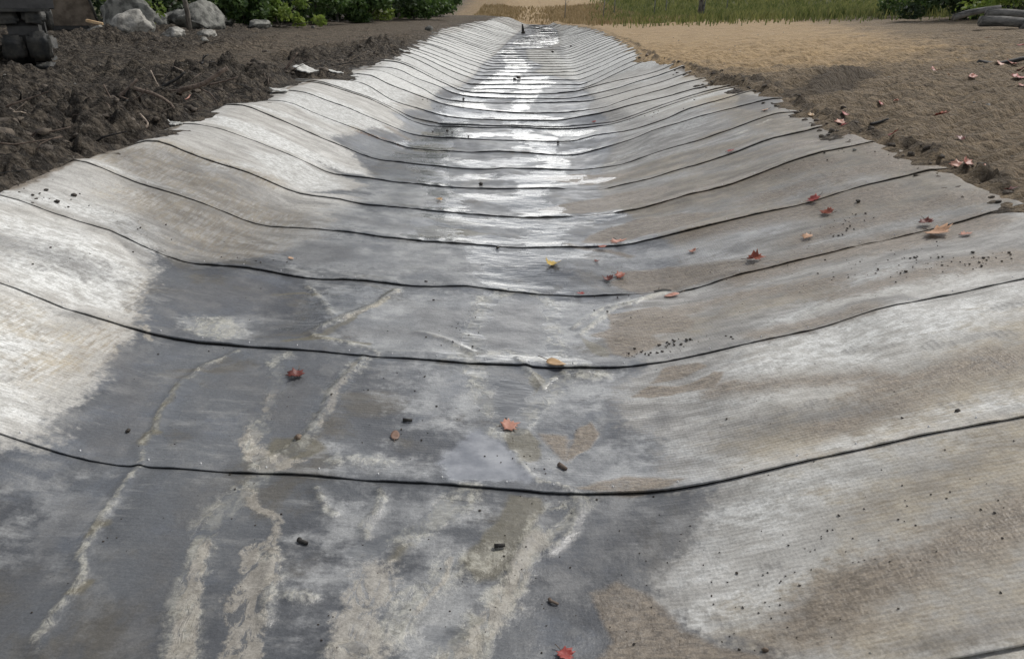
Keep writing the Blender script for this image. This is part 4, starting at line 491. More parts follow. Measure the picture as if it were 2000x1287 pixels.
CRUMBS = [(0.654,3.633,0.0055),(0.622,3.599,0.0094),(0.626,3.575,0.0059),(0.596,3.573,0.0053),(0.603,3.605,0.0069),(0.686,3.667,0.0091),(0.535,3.601,0.0059),(0.584,3.661,0.0054),(0.680,3.597,0.0051),(0.752,3.602,0.0174),(0.675,3.641,0.0146),(0.648,3.624,0.0068),(0.632,3.582,0.0122),(0.598,3.625,0.0052),(0.611,3.640,0.0170),(0.689,3.604,0.0087),(0.689,3.603,0.0159),(0.615,3.649,0.0052),(0.706,3.610,0.0051),(0.603,3.661,0.0058),(0.588,3.587,0.0098),(0.778,3.611,0.0162),(0.597,3.593,0.0052),(0.650,3.701,0.0172),(0.695,3.621,0.0081),(0.707,3.625,0.0051),(0.705,3.583,0.0199),(0.855,3.732,0.0139),(0.778,3.701,0.0187),(0.851,3.670,0.0180),(0.817,3.681,0.0110),(0.921,3.705,0.0199),(0.918,3.688,0.0139),(0.939,3.697,0.0201),(0.807,3.677,0.0083),(0.822,3.715,0.0161),(0.861,3.713,0.0162),(0.851,3.690,0.0084),(0.830,3.694,0.0161),(0.884,3.660,0.0184),(0.720,3.616,0.0161),(0.885,3.730,0.0104),(0.911,3.600,0.0051),(0.816,3.589,0.0130),(0.808,3.659,0.0089),(1.107,3.642,0.0113),(0.891,3.626,0.0085),(1.126,3.611,0.0152),(1.023,3.699,0.0068),(0.949,3.690,0.0073),(0.866,3.610,0.0052),(0.971,3.651,0.0060),(1.127,3.577,0.0151),(1.201,3.563,0.0089),(1.110,3.584,0.0082),(0.864,3.577,0.0109),(0.871,3.589,0.0055),(1.033,3.664,0.0052),(2.251,4.090,0.0111),(2.386,3.752,0.0056),(2.375,3.838,0.0089),(2.269,3.697,0.0055),(2.208,3.893,0.0056),(2.451,3.784,0.0055),(2.234,3.888,0.0057),(2.291,3.896,0.0139),(2.577,3.787,0.0105),(2.308,3.872,0.0089),(2.607,3.916,0.0066),(2.360,4.077,0.0059),(2.452,3.916,0.0074),(2.461,3.914,0.0104),(2.479,3.830,0.0131),(2.640,3.775,0.0152),(2.496,3.987,0.0201),(2.240,4.060,0.0083),(2.380,3.890,0.0105),(2.364,3.813,0.0084),(2.227,4.103,0.0156),(2.313,3.943,0.0061),(2.082,3.836,0.0059),(2.254,3.965,0.0082),(2.245,3.797,0.0081),(2.385,3.814,0.0160),(2.333,4.016,0.0194),(2.487,3.872,0.0204),(2.351,3.918,0.0105),(2.198,4.134,0.0075),(2.280,3.925,0.0055),(2.173,3.959,0.0067),(2.031,4.047,0.0204),(2.616,3.856,0.0133),(2.522,3.774,0.0154),(2.279,4.284,0.0060),(2.513,3.883,0.0060),(2.448,3.804,0.0058),(2.412,3.754,0.0203),(2.626,3.888,0.0167),(2.140,4.044,0.0075),(2.086,3.908,0.0172),(2.565,3.923,0.0068),(2.535,3.844,0.0087),(2.025,3.885,0.0085),(2.389,3.972,0.0084),(2.217,4.013,0.0072),(2.248,4.103,0.0165),(2.513,3.871,0.0105),(2.364,3.741,0.0089),(2.436,3.820,0.0161),(2.209,4.134,0.0113),(2.008,3.791,0.0113),(2.118,3.918,0.0209),(2.499,3.880,0.0090),(2.460,3.831,0.0054),(2.218,4.014,0.0056),(2.472,3.890,0.0062),(1.774,4.222,0.0136),(2.221,3.879,0.0059),(2.266,4.108,0.0130),(2.204,4.236,0.0074),(1.912,4.054,0.0061),(1.968,4.273,0.0063),(2.350,4.228,0.0060),(1.606,4.022,0.0056),(1.650,4.092,0.0060),(1.671,4.342,0.0060),(1.791,4.060,0.0076),(2.248,3.975,0.0057),(2.066,4.152,0.0058),(1.939,4.168,0.0061),(2.134,4.162,0.0103),(2.221,4.318,0.0079),(2.019,4.247,0.0106),(1.984,4.224,0.0068),(2.434,4.225,0.0080),(2.085,3.943,0.0066),(2.046,4.287,0.0059),(2.309,4.047,0.0100),(2.354,4.017,0.0130),(1.961,4.010,0.0059),(2.466,4.299,0.0128),(1.999,4.001,0.0108),(1.840,4.173,0.0072),(2.179,3.971,0.0091),(1.813,4.094,0.0105),(1.870,4.036,0.0120),(1.983,4.345,0.0062),(1.884,4.079,0.0066),(2.107,4.941,0.0072),(2.211,4.823,0.0141),(2.260,5.020,0.0069),(2.223,4.988,0.0111),(2.211,4.814,0.0066),(2.361,5.019,0.0191),(2.183,4.855,0.0181),(2.312,5.049,0.0144),(2.131,4.942,0.0070),(2.378,4.927,0.0095),(2.081,4.801,0.0080),(2.193,4.948,0.0095),(2.165,4.823,0.0166),(2.126,4.794,0.0066),(2.210,4.879,0.0080),(2.124,4.772,0.0132),(2.223,5.009,0.0068),(2.170,5.040,0.0072),(2.234,4.959,0.0073),(2.099,4.774,0.0168),(2.299,5.075,0.0078),(2.069,4.783,0.0122),(2.315,4.919,0.0115),(2.066,5.001,0.0070),(2.215,4.891,0.0174),(2.077,4.842,0.0066),(1.664,4.604,0.0120),(1.519,4.668,0.0065),(1.799,4.684,0.0072),(1.099,4.689,0.0078),(1.899,4.726,0.0065),(1.749,4.645,0.0113),(1.796,4.553,0.0081),(1.495,4.592,0.0083),(1.563,4.507,0.0066),(1.773,4.626,0.0087),(1.881,4.701,0.0066),(1.341,4.530,0.0084),(1.785,4.624,0.0066),(1.623,4.540,0.0065),(1.448,4.679,0.0080),(1.540,4.766,0.0065),(1.704,4.518,0.0097),(1.376,4.621,0.0086),(1.896,4.438,0.0134),(1.284,4.721,0.0080),(1.794,4.565,0.0112),(0.942,4.634,0.0114),(0.943,2.386,0.0054),(0.713,1.933,0.0102),(1.247,2.003,0.0051),(1.512,2.136,0.0052),(0.943,1.955,0.0051),(1.135,1.845,0.0055),(1.040,1.874,0.0045),(1.982,2.344,0.0097),(1.486,2.557,0.0116),(0.693,1.789,0.0092),(1.468,1.988,0.0086),(0.730,1.759,0.0065),(1.312,2.167,0.0066),(1.109,2.401,0.0059),(0.427,2.070,0.0062),(1.038,1.923,0.0050),(0.790,1.688,0.0049),(1.162,2.096,0.0068),(0.571,2.117,0.0051),(0.992,1.999,0.0051),(0.676,1.902,0.0066),(1.519,2.309,0.0069),(1.405,2.067,0.0076),(1.736,2.290,0.0077),(1.021,2.028,0.0089),(0.758,1.731,0.0070),(1.080,2.090,0.0102),(0.642,1.638,0.0079),(0.820,1.858,0.0048),(1.083,1.670,0.0085),(1.268,1.975,0.0075),(1.283,2.067,0.0065),(0.836,2.100,0.0053),(0.959,1.959,0.0053),(1.037,2.027,0.0061),(1.428,2.093,0.0065),(1.529,1.976,0.0055),(1.532,2.012,0.0072),(1.375,1.978,0.0048),(0.353,1.682,0.0091),(0.681,1.626,0.0049),(0.934,1.974,0.0048),(1.458,1.854,0.0089),(0.800,1.909,0.0072),(1.289,2.269,0.0054),(1.372,2.098,0.0067),(0.921,1.882,0.0055),(1.234,2.016,0.0080),(1.215,1.830,0.0044),(1.269,1.849,0.0071),(0.684,2.038,0.0061),(0.893,2.005,0.0083),(0.844,1.879,0.0065),(1.103,1.869,0.0045),(1.143,1.941,0.0058),(1.073,1.873,0.0047),(1.291,2.097,0.0049),(1.078,1.972,0.0077),(1.495,1.963,0.0098),(1.347,1.660,0.0087),(0.929,1.675,0.0053),(0.766,1.776,0.0044),(0.826,1.863,0.0057),(0.644,1.699,0.0043),(0.759,1.794,0.0057),(0.761,1.869,0.0047),(0.870,1.831,0.0080),(0.603,1.674,0.0052),(0.887,1.622,0.0054),(0.629,1.912,0.0062),(0.629,1.691,0.0057),(0.801,1.646,0.0047),(0.614,1.820,0.0062),(0.673,1.795,0.0044),(0.815,1.562,0.0040),(0.616,1.856,0.0071),(0.796,1.774,0.0068),(0.906,1.530,0.0039),(0.874,1.886,0.0052),(0.804,1.800,0.0050),(0.720,1.518,0.0040),(0.784,1.903,0.0066),(0.909,2.838,0.0114),(0.375,2.189,0.0057),(0.621,2.189,0.0059),(0.316,2.378,0.0094),(0.524,2.420,0.0081),(0.215,2.295,0.0052),(0.893,2.060,0.0049),(0.159,2.059,0.0056),(0.354,1.968,0.0052),(-0.115,2.270,0.0097),(0.191,2.007,0.0064),(0.582,2.152,0.0050),(0.047,2.085,0.0070),(0.527,2.384,0.0092),(-0.024,2.144,0.0057),(0.031,2.379,0.0054),(0.077,1.951,0.0046),(0.511,2.018,0.0059),(0.277,2.502,0.0069),(0.211,2.409,0.0109),(0.427,1.921,0.0046),(0.443,2.031,0.0051),(0.097,1.819,0.0046),(0.031,1.981,0.0049),(0.084,1.641,0.0070),(-0.026,2.037,0.0082),(0.092,1.836,0.0044),(0.622,1.992,0.0059),(-0.009,1.613,0.0041),(0.427,1.827,0.0062),(-0.557,1.695,0.0061),(0.487,1.690,0.0042),(0.291,1.747,0.0048),(0.193,1.794,0.0045),(-0.303,1.778,0.0059),(-0.077,1.704,0.0043),(0.089,2.568,0.0044),(0.069,2.437,0.0048),(0.003,2.776,0.0043),(0.073,2.656,0.0050),(0.150,2.642,0.0041),(-0.011,2.489,0.0043),(0.131,2.535,0.0090),(0.128,2.568,0.0092),(0.104,2.532,0.0038),(-0.109,2.627,0.0096),(-0.059,2.637,0.0055),(0.097,2.722,0.0041),(0.049,2.646,0.0073),(0.003,2.619,0.0088),(-0.044,2.587,0.0068),(0.043,2.483,0.0074),(-0.210,4.088,0.0091),(-0.458,3.744,0.0111),(-0.472,4.323,0.0150),(-0.234,3.823,0.0090),(-0.287,3.882,0.0058),(-0.311,3.688,0.0128),(-0.333,3.925,0.0057),(-0.303,3.969,0.0069),(-0.671,3.812,0.0077),(-0.308,3.907,0.0072),(-0.397,3.850,0.0055),(-0.179,3.578,0.0113),(-0.185,3.879,0.0084),(-0.369,3.654,0.0077),(-0.145,2.993,0.0060),(-0.416,3.279,0.0122),(-0.673,3.101,0.0057),(-0.446,3.132,0.0094),(-0.336,3.006,0.0113),(-0.372,2.718,0.0113),(-0.384,2.874,0.0059),(-0.249,3.002,0.0045),(-0.206,3.675,0.0119),(-0.605,2.670,0.0061),(-0.987,2.999,0.0045),(-0.026,2.937,0.0083),(-0.352,2.776,0.0055),(-0.551,3.302,0.0060),(-0.238,2.907,0.0061),(-0.655,3.105,0.0081),(-0.464,2.791,0.0108),(-0.600,2.807,0.0043),(-0.778,3.187,0.0065),(-1.415,3.827,0.0054),(-1.478,3.400,0.0088),(-0.606,3.240,0.0063),(-1.677,3.300,0.0094),(-2.024,2.866,0.0045),(-1.145,3.215,0.0047),(-1.006,2.806,0.0043),(-0.632,3.297,0.0048),(-0.971,3.003,0.0044),(-0.535,1.731,0.0064),(-1.045,2.404,0.0096),(-0.795,2.182,0.0095),(-0.703,1.534,0.0026),(-0.281,2.102,0.0052),(-0.995,2.310,0.0088),(-1.108,2.260,0.0037),(-0.535,1.638,0.0079),(-0.659,1.524,0.0063),(-0.513,1.475,0.0045),(-0.864,2.116,0.0064),(-1.349,1.670,0.0067),(-0.818,1.823,0.0039),(-0.485,1.605,0.0054),(-0.732,2.118,0.0036),(-0.941,2.353,0.0063),(-0.844,2.043,0.0039),(-0.707,2.444,0.0040),(-0.627,2.559,0.0047),(-0.779,1.600,0.0034),(-0.802,3.024,0.0127),(-0.917,2.097,0.0034),(-1.171,2.122,0.0039),(-1.311,1.789,0.0050),(-1.301,2.103,0.0051),(-1.273,2.009,0.0050),(-1.305,1.988,0.0072),(-1.027,1.552,0.0030),(-1.863,2.549,0.0039),(-1.301,2.007,0.0051),(-2.927,4.644,0.0098),(-3.191,4.786,0.0356),(-2.906,4.578,0.0235),(-3.304,4.828,0.0219),(-2.953,4.826,0.0281),(-3.030,4.672,0.0151),(-3.045,4.751,0.0098),(-3.154,4.913,0.0381),(-2.953,4.748,0.0160),(-3.142,4.865,0.0244),(-3.243,4.969,0.0147),(-2.911,4.711,0.0097),(-2.885,4.723,0.0101),(-2.902,4.675,0.0097),(-2.760,4.634,0.0105),(-2.919,4.648,0.0241),(-2.959,4.683,0.0257),(-3.092,4.777,0.0101),(-3.129,4.749,0.0109),(-2.834,4.712,0.0358),(-2.376,4.731,0.0116),(-2.184,4.601,0.0063),(-2.568,4.618,0.0140),(-2.835,4.983,0.0163),(-2.423,4.852,0.0071),(-2.304,4.974,0.0173),(-2.372,4.762,0.0169),(-1.749,4.575,0.0072),(-2.819,4.839,0.0112),(-2.175,4.615,0.0114),(-2.314,4.709,0.0072),(-1.953,5.022,0.0075),(-3.081,4.602,0.0128),(-2.779,4.690,0.0083),(-2.496,4.733,0.0076),(-2.771,4.710,0.0182),(-2.205,4.802,0.0119),(-1.811,4.618,0.0124),(-2.719,4.850,0.0118),(-2.340,4.685,0.0084),(-1.772,4.625,0.0093),(-2.578,4.864,0.0077),(-1.646,4.716,0.0116),(-1.678,4.648,0.0086),(-1.613,4.700,0.0148),(-1.576,4.559,0.0117),(-1.558,4.786,0.0081),(-1.774,4.741,0.0116),(-1.471,4.789,0.0093),(-1.708,4.690,0.0107),(-1.868,4.721,0.0132),(-1.821,4.619,0.0067),(-1.895,4.578,0.0127),(-1.632,4.566,0.0071),(-2.400,3.985,0.0094),(-2.267,4.407,0.0130),(-2.471,3.771,0.0126),(-2.522,4.037,0.0149),(-2.374,4.139,0.0102),(-2.252,4.085,0.0058),(-0.490,11.423,0.0293),(-1.089,10.754,0.0299),(-0.519,10.263,0.0210),(-0.707,10.249,0.0198),(-0.583,10.463,0.0331),(-0.815,10.404,0.0140),(-0.820,10.755,0.0323),(-1.178,10.368,0.0250),(-1.189,12.562,0.0163),(-1.215,12.374,0.0169),(-1.423,12.697,0.0244),(-1.346,12.699,0.0168),(-1.132,12.644,0.0224),(-1.360,12.811,0.0282),(2.982,6.895,0.0171),(3.178,5.692,0.0083),(3.103,5.605,0.0176),(2.864,6.615,0.0146),(3.275,6.057,0.0175),(3.178,6.134,0.0099),(3.207,5.415,0.0116),(2.983,6.923,0.0110),(2.990,6.633,0.0162),(3.000,7.103,0.0121),(2.968,6.896,0.0115),(3.078,5.709,0.0087),(3.016,6.239,0.0083),(3.005,5.826,0.0079),(2.866,6.128,0.0129),(3.180,6.591,0.0225),(2.914,5.993,0.0101),(3.132,6.148,0.0084),(3.011,6.561,0.0112),(3.041,5.951,0.0080),(1.986,11.093,0.0235),(1.673,11.184,0.0146),(3.117,11.395,0.0171),(2.516,10.995,0.0274),(3.198,11.130,0.0217),(1.867,11.095,0.0200),(2.727,10.290,0.0222),(2.598,10.183,0.0151),(2.010,10.922,0.0144),(1.917,10.789,0.0140),(2.257,10.430,0.0214),(2.051,11.100,0.0198),(2.561,6.358,0.0198),(2.709,6.373,0.0102),(2.674,6.349,0.0085),(2.695,6.299,0.0096),(2.144,6.223,0.0086),(2.395,6.340,0.0086),(2.470,5.911,0.0079),(2.752,6.481,0.0134),(3.111,6.737,0.0130),(2.530,6.200,0.0161),(2.253,6.254,0.0104),(2.412,6.154,0.0096),(0.692,4.136,0.0114),(0.521,4.537,0.0075),(0.820,4.490,0.0098),(0.568,4.248,0.0147),(0.661,4.500,0.0127),(0.494,4.290,0.0123),(0.867,4.087,0.0060),(0.736,4.533,0.0072),(0.627,4.211,0.0064),(0.678,4.367,0.0066),]
PLACE = {
'excavator':(-6.812,11.551),
'plate':(-12.066,22.822),
'boulder_a':(-10.167,21.705),
'boulder_b':(-9.483,20.209),
'boulder_c':(-8.600,20.721),
'boulder_d':(-11.085,27.829),
'boulder_e':(-11.854,27.490),
'stake':(-9.566,24.450),
'sapling':(-10.535,23.689),
'trunk_a':(-15.629,47.181),
'trunk_b':(-10.474,38.499),
'boulder_f':(-9.825,25.711),
'boulder_g':(-8.023,21.431),
'boulder_h':(-10.110,28.687),
'boulder_i':(-9.021,34.675),
'boulder_j':(-8.536,27.474),
'dist_l':(-8.240,44.450),
'stub':(11.520,50.927),
'post':(0.619,45.182),
'logs':(12.446,20.757),
'bush_r':(15.520,25.470),
'flap_a':(-3.028,11.903),
'flap_b':(-2.915,9.998),
'flap_c':(-3.199,7.388),
'flap_d':(-2.761,12.600),
'flap_e':(-2.410,18.264),
'stump_l':(-6.068,54.626),
'rollend':(-2.867,12.190),
}
TWIGS = [
([(-3.474,8.329,-0.020,0),(-3.448,8.339,0.801,1),(-3.208,8.369,0.865,1),(-2.956,8.399,1.015,1)],0.022,'thick curved branch sticking out of the mud by the cloth'),
([(-3.859,7.840,-0.020,0),(-3.768,7.870,0.803,1),(-3.688,7.920,0.890,1)],0.014,'straight stick leaning out of the mud at the left'),
([(-3.716,7.880,0.836,1),(-3.450,7.870,0.744,1),(-3.306,7.855,-0.020,0)],0.014,'long bare stick lying on the mud below the thick branch'),
([(-4.121,9.397,-0.020,0),(-3.941,9.437,0.804,1),(-3.838,9.467,0.882,1)],0.013,'short dark stick rising left of the thick branch'),
([(-4.233,9.456,0.900,1),(-4.178,9.421,0.788,1),(-4.133,9.396,-0.020,0)],0.006,'thin pale twig bent over the mud'),
([(-4.121,9.397,-0.020,0),(-4.087,9.447,0.786,1),(-4.033,9.497,0.868,1)],0.005,'thin upright twig behind the short dark stick'),
([(-3.153,6.760,-0.020,0),(-3.141,6.785,0.684,1),(-3.209,6.820,0.756,1)],0.008,'thin pale root curling down to the cloth edge'),
([(-4.419,11.523,-0.020,0),(-4.416,11.583,0.839,1),(-4.409,11.643,0.931,1)],0.012,'small dark forked stub standing in the mud'),
([(-3.450,12.302,-0.020,0),(-3.376,12.362,0.781,1),(-3.274,12.452,0.923,1)],0.014,'straight stick leaning above the cloth flap'),
([(-3.758,9.376,0.000,0),(-3.461,8.573,0.000,0),(-3.434,8.361,0.000,0)],0.007,'short pink root end below the thick branch'),
([(-3.629,9.603,-0.020,0),(-3.503,9.623,0.751,1),(-3.286,9.643,0.808,1)],0.009,'thin branch lying right of the thick branch'),
([(-3.765,7.657,-0.020,0),(-3.637,7.667,0.745,1),(-3.500,7.682,0.848,1)],0.005,'fine twig lying beside the leaning stick'),
([(-3.634,8.426,0.703,1),(-3.439,8.416,-0.020,0),(-3.362,8.436,0.733,1)],0.006,'thin twig crossing below the thick branch'),
([(-3.735,7.330,-0.020,0),(-3.686,7.340,0.712,1),(-3.662,7.355,0.752,1)],0.006,'small twig in the mud at the far left'),
([(7.315,12.714,-0.020,0),(7.647,12.739,0.768,1),(8.105,12.744,0.874,1)],0.035,'dark grey branch lying on the right bank'),
([(5.923,11.508,-0.020,0),(6.077,11.518,0.691,1),(6.187,11.538,0.738,1)],0.012,'short black twig beside the amber leaf'),
([(3.345,7.348,0.000,0),(3.444,7.358,0.654,1),(3.513,7.363,0.681,1)],0.01,'dark twig half buried right of the red cluster'),
([(-0.060,2.071,0.004,0),(-0.026,2.081,0.004,0)],0.011,'short black stick lying on the wet bed below the nearest seam'),
([(-0.464,2.862,0.003,0),(-0.425,2.860,0.003,0)],0.01,'short black chip of wood left of the smooth puddle'),
([(-0.703,2.049,0.003,0),(-0.685,2.039,0.003,0),(-0.670,2.030,0.003,0)],0.006,'thin black twig on the bed at the lower left'),
([(0.114,1.854,0.003,0),(0.126,1.839,0.006,0),(0.142,1.836,0.003,0)],0.004,'fine bent twig on the silt at the lower centre'),
([(0.188,2.601,0.003,0),(0.215,2.571,0.003,0)],0.007,'short brown twig at the foot of the silt fan'),
([(3.534,5.644,-0.020,0),(3.618,5.649,0.604,1),(3.667,5.669,0.649,1)],0.007,'pale curled stem on the dark soil at the right edge'),
]
# ---------- the shape of the ditch, shared by everything that rests on it ----------
NQ = 61
QS = np.linspace(-1, 1, NQ)
TY = np.array([s[0] for s in SEC]); TL = np.array([s[1] for s in SEC]); TR = np.array([s[2] for s in SEC])
TZ = np.array([s[3] for s in SEC]) / 1000.0

def section(Y):
    """left crest x, right crest x and bed profile (on QS) at distance Y along the ditch"""
    Y = np.clip(np.asarray(Y, float), TY[0], TY[-1])
    i = np.clip(np.searchsorted(TY, Y, side='right') - 1, 0, len(TY) - 2)
    t = (Y - TY[i]) / (TY[i + 1] - TY[i])
    return i, t

def bed(x, Y):
    x = np.asarray(x, float); i, t = section(Y)
    L = TL[i] * (1 - t) + TL[i + 1] * t; R = TR[i] * (1 - t) + TR[i + 1] * t
    q = 2 * (x - L) / (R - L) - 1
    p = np.clip((q + 1) * 0.5 * (NQ - 1), 0, NQ - 1.0001); k = p.astype(int); f = p - k
    za = TZ[i, k] * (1 - f) + TZ[i, k + 1] * f
    zb = TZ[i + 1, k] * (1 - f) + TZ[i + 1, k + 1] * f
    return za * (1 - t) + zb * t

def crest(Y):
    i, t = section(Y)
    L = TL[i] * (1 - t) + TL[i + 1] * t; R = TR[i] * (1 - t) + TR[i + 1] * t
    zl = TZ[i, 0] * (1 - t) + TZ[i + 1, 0] * t; zr = TZ[i, -1] * (1 - t) + TZ[i + 1, -1] * t
    return L, R, zl, zr

def sm(a, b, v):
    t = np.clip((np.asarray(v, float) - a) / (b - a), 0, 1); return t * t * (3 - 2 * t)

def hash2(ix, iy, s=0):
    n = (ix.astype(np.int64) * 374761393 + iy.astype(np.int64) * 668265263 + s * 1274126177) & 0xffffffff
    n = ((n ^ (n >> 13)) * 1274126177) & 0xffffffff
    n = ((n ^ (n >> 16)) * 2246822519) & 0xffffffff
    return ((n ^ (n >> 15)) & 0xffffff) / float(0xffffff)

def vnoise(x, y, s=0):
    ix = np.floor(x); iy = np.floor(y); fx = x - ix; fy = y - iy
    ix = ix.astype(np.int64); iy = iy.astype(np.int64)
    u = fx * fx * fx * (fx * (fx * 6 - 15) + 10); v = fy * fy * fy * (fy * (fy * 6 - 15) + 10)
    a = hash2(ix, iy, s); b = hash2(ix + 1, iy, s); c = hash2(ix, iy + 1, s); d = hash2(ix + 1, iy + 1, s)
    return (a * (1 - u) + b * u) * (1 - v) + (c * (1 - u) + d * u) * v * 1.0 - 0.5

def fbm(x, y, o=4, s=0):
    r = 0; a = 1.0
    for k in range(o):
        r = r + a * vnoise(x * 2 ** k + 17.3 * k, y * 2 ** k - 9.1 * k, s + k); a *= 0.5
    return r

def clods(x, y, cell, s=0, fill=0.7):
    """rounded lumps of random size packed on a jittered grid, height 0..1 (times cell)"""
    gx = x / cell; gy = y / cell; ix = np.floor(gx).astype(np.int64); iy = np.floor(gy).astype(np.int64)
    h = np.zeros_like(gx)
    for dx in (-1, 0, 1):
        for dy in (-1, 0, 1):
            jx = ix + dx; jy = iy + dy
            px = jx + 0.15 + 0.7 * hash2(jx, jy, s + 1); py = jy + 0.15 + 0.7 * hash2(jx, jy, s + 2)
            r = 0.25 + 0.45 * hash2(jx, jy, s + 3); on = hash2(jx, jy, s + 4) < fill
            an = hash2(jx, jy, s + 5) * 3.14; ca = np.cos(an); sa = np.sin(an); as_ = 0.55 + 0.45 * hash2(jx, jy, s + 6)
            ux = (gx - px) * ca + (gy - py) * sa; uy = (-(gx - px) * sa + (gy - py) * ca) / as_
            d2 = (ux * ux + uy * uy) / (r * r)
            hh = np.sqrt(np.clip(1 - d2, 0, 1)) * r * on * (0.6 + 0.6 * hash2(jx, jy, s + 7))
            h = np.maximum(h, hh)
    return h * cell

SCARP = [(3.4, 9.2), (4.0, 10.1), (4.7, 11.3), (5.4, 12.3), (6.2, 13.3)]

def ground_base(x, Y):
    """smooth lie of the land outside the cloth"""
    x = np.asarray(x, float); Y = np.asarray(Y, float)
    L, R, zl, zr = crest(Y)
    dl = np.maximum(L - x, 0); dr = np.maximum(x - R, 0)
    Yc = np.clip(Y, 0, None)
    zL = zl + 0.06 * sm(0, 0.6, dl) + 0.012 * dl + 0.10 * sm(3, 9, dl)
    zR = zr + 0.02 * sm(0, 0.4, dr) + 0.045 * np.minimum(dr, 12)
    inside = bed(x, Y) - 0.07
    end = sm(61, 66, Y)
    z = np.where(x < L, zL, np.where(x > R, zR, inside * (1 - end) + end * 0.25))
    # land climbs gently past the end of the ditch
    z = z + sm(60, 140, Y) * (2.2 + 0.03 * np.clip(x, 0, 60)) + 2.0 * sm(140, 260, Y)
    # the small scarp in the right bank
    s = np.full(np.shape(z), 9.0); a = np.zeros(np.shape(z))
    P = SCARP
    best = np.full(np.shape(z), 1e9)
    for k in range(len(P) - 1):
        ax, ay = P[k]; bx, by = P[k + 1]; ex = bx - ax; ey = by - ay; l2 = ex * ex + ey * ey
        t = np.clip(((x - ax) * ex + (Y - ay) * ey) / l2, 0, 1)
        qx = x - ax - t * ex; qy = Y - ay - t * ey; d = np.hypot(qx, qy)
        sg = np.sign(ex * qy - ey * qx)
        m = d < best; best = np.where(m, d, best); s = np.where(m, sg * d, s); a = np.where(m, (k + t) / (len(P) - 1), a)
    endf = sm(0.0, 0.35, a) * (1 - sm(0.45, 0.98, a))
    z = z + endf * (0.15 * sm(-0.05, 0.06, s) * (1 - sm(0.2, 2.2, s)) - 0.05 * (1 - sm(-0.5, 0.0, s)) * sm(-1.0, -0.3, s) - 0.04 * sm(-0.5, -0.05, s) * (1 - sm(-0.03, 0.05, s)))
    return z

rng = np.random.RandomState(11); random.seed(7)

# ---------- helpers ----------
def tag(o, label=None, cat=None, group=None, kind=None):
    if label: o['label'] = label
    if cat: o['category'] = cat
    if group: o['group'] = group
    if kind: o['kind'] = kind
    return o

def mesh_obj(name, verts, faces, mat, parent=None, smooth=True, loc=None):
    me = bpy.data.meshes.new(name)
    me.from_pydata([tuple(v) for v in verts], [], [tuple(f) for f in faces])
    if smooth: me.polygons.foreach_set('use_smooth', [True] * len(me.polygons))
    if mat: me.materials.append(mat)
    me.update()
    o = bpy.data.objects.new(name, me); col.objects.link(o)
    if parent: o.parent = parent
    if loc is not None: o.location = loc
    return o

def np_obj(name, co, quads, mat, parent=None, smooth=True):
    me = bpy.data.meshes.new(name); k = quads.shape[1]
    me.vertices.add(len(co)); me.vertices.foreach_set('co', np.ascontiguousarray(co, dtype=np.float32).ravel())
    me.loops.add(quads.size); me.loops.foreach_set('vertex_index', np.ascontiguousarray(quads, dtype=np.int32).ravel())
    me.polygons.add(len(quads)); me.polygons.foreach_set('loop_start', np.arange(0, quads.size, k, dtype=np.int32))
    me.polygons.foreach_set('loop_total', np.full(len(quads), k, dtype=np.int32))
    if smooth: me.polygons.foreach_set('use_smooth', np.ones(len(quads), dtype=bool))
    me.materials.append(mat); me.update(); me.validate()
    o = bpy.data.objects.new(name, me); col.objects.link(o)
    if parent: o.parent = parent
    return o

def grid_quads(nr, nc):
    i = np.arange(nr - 1)[:, None] * nc + np.arange(nc - 1)[None, :]; i = i.ravel()
    return np.stack([i, i + 1, i + nc + 1, i + nc], 1)

def attr(me, name, v):
    a = me.attributes.new(name, 'FLOAT', 'POINT'); a.data.foreach_set('value', np.ascontiguousarray(v, dtype=np.float32).ravel())

def empty(name, loc, rz=0):
    o = bpy.data.objects.new(name, None); col.objects.link(o); o.location = loc; o.rotation_euler = (0, 0, rz); o.empty_display_size = .2
    return o

def z_at(x, Y):
    L, Rr, a, b = crest(Y)
    return float(np.where((x > L) & (x < Rr) & (Y < 62.5), bed(x, Y) + relief(np.array([x]), np.array([Y]))[0], ground_base(x, Y)))

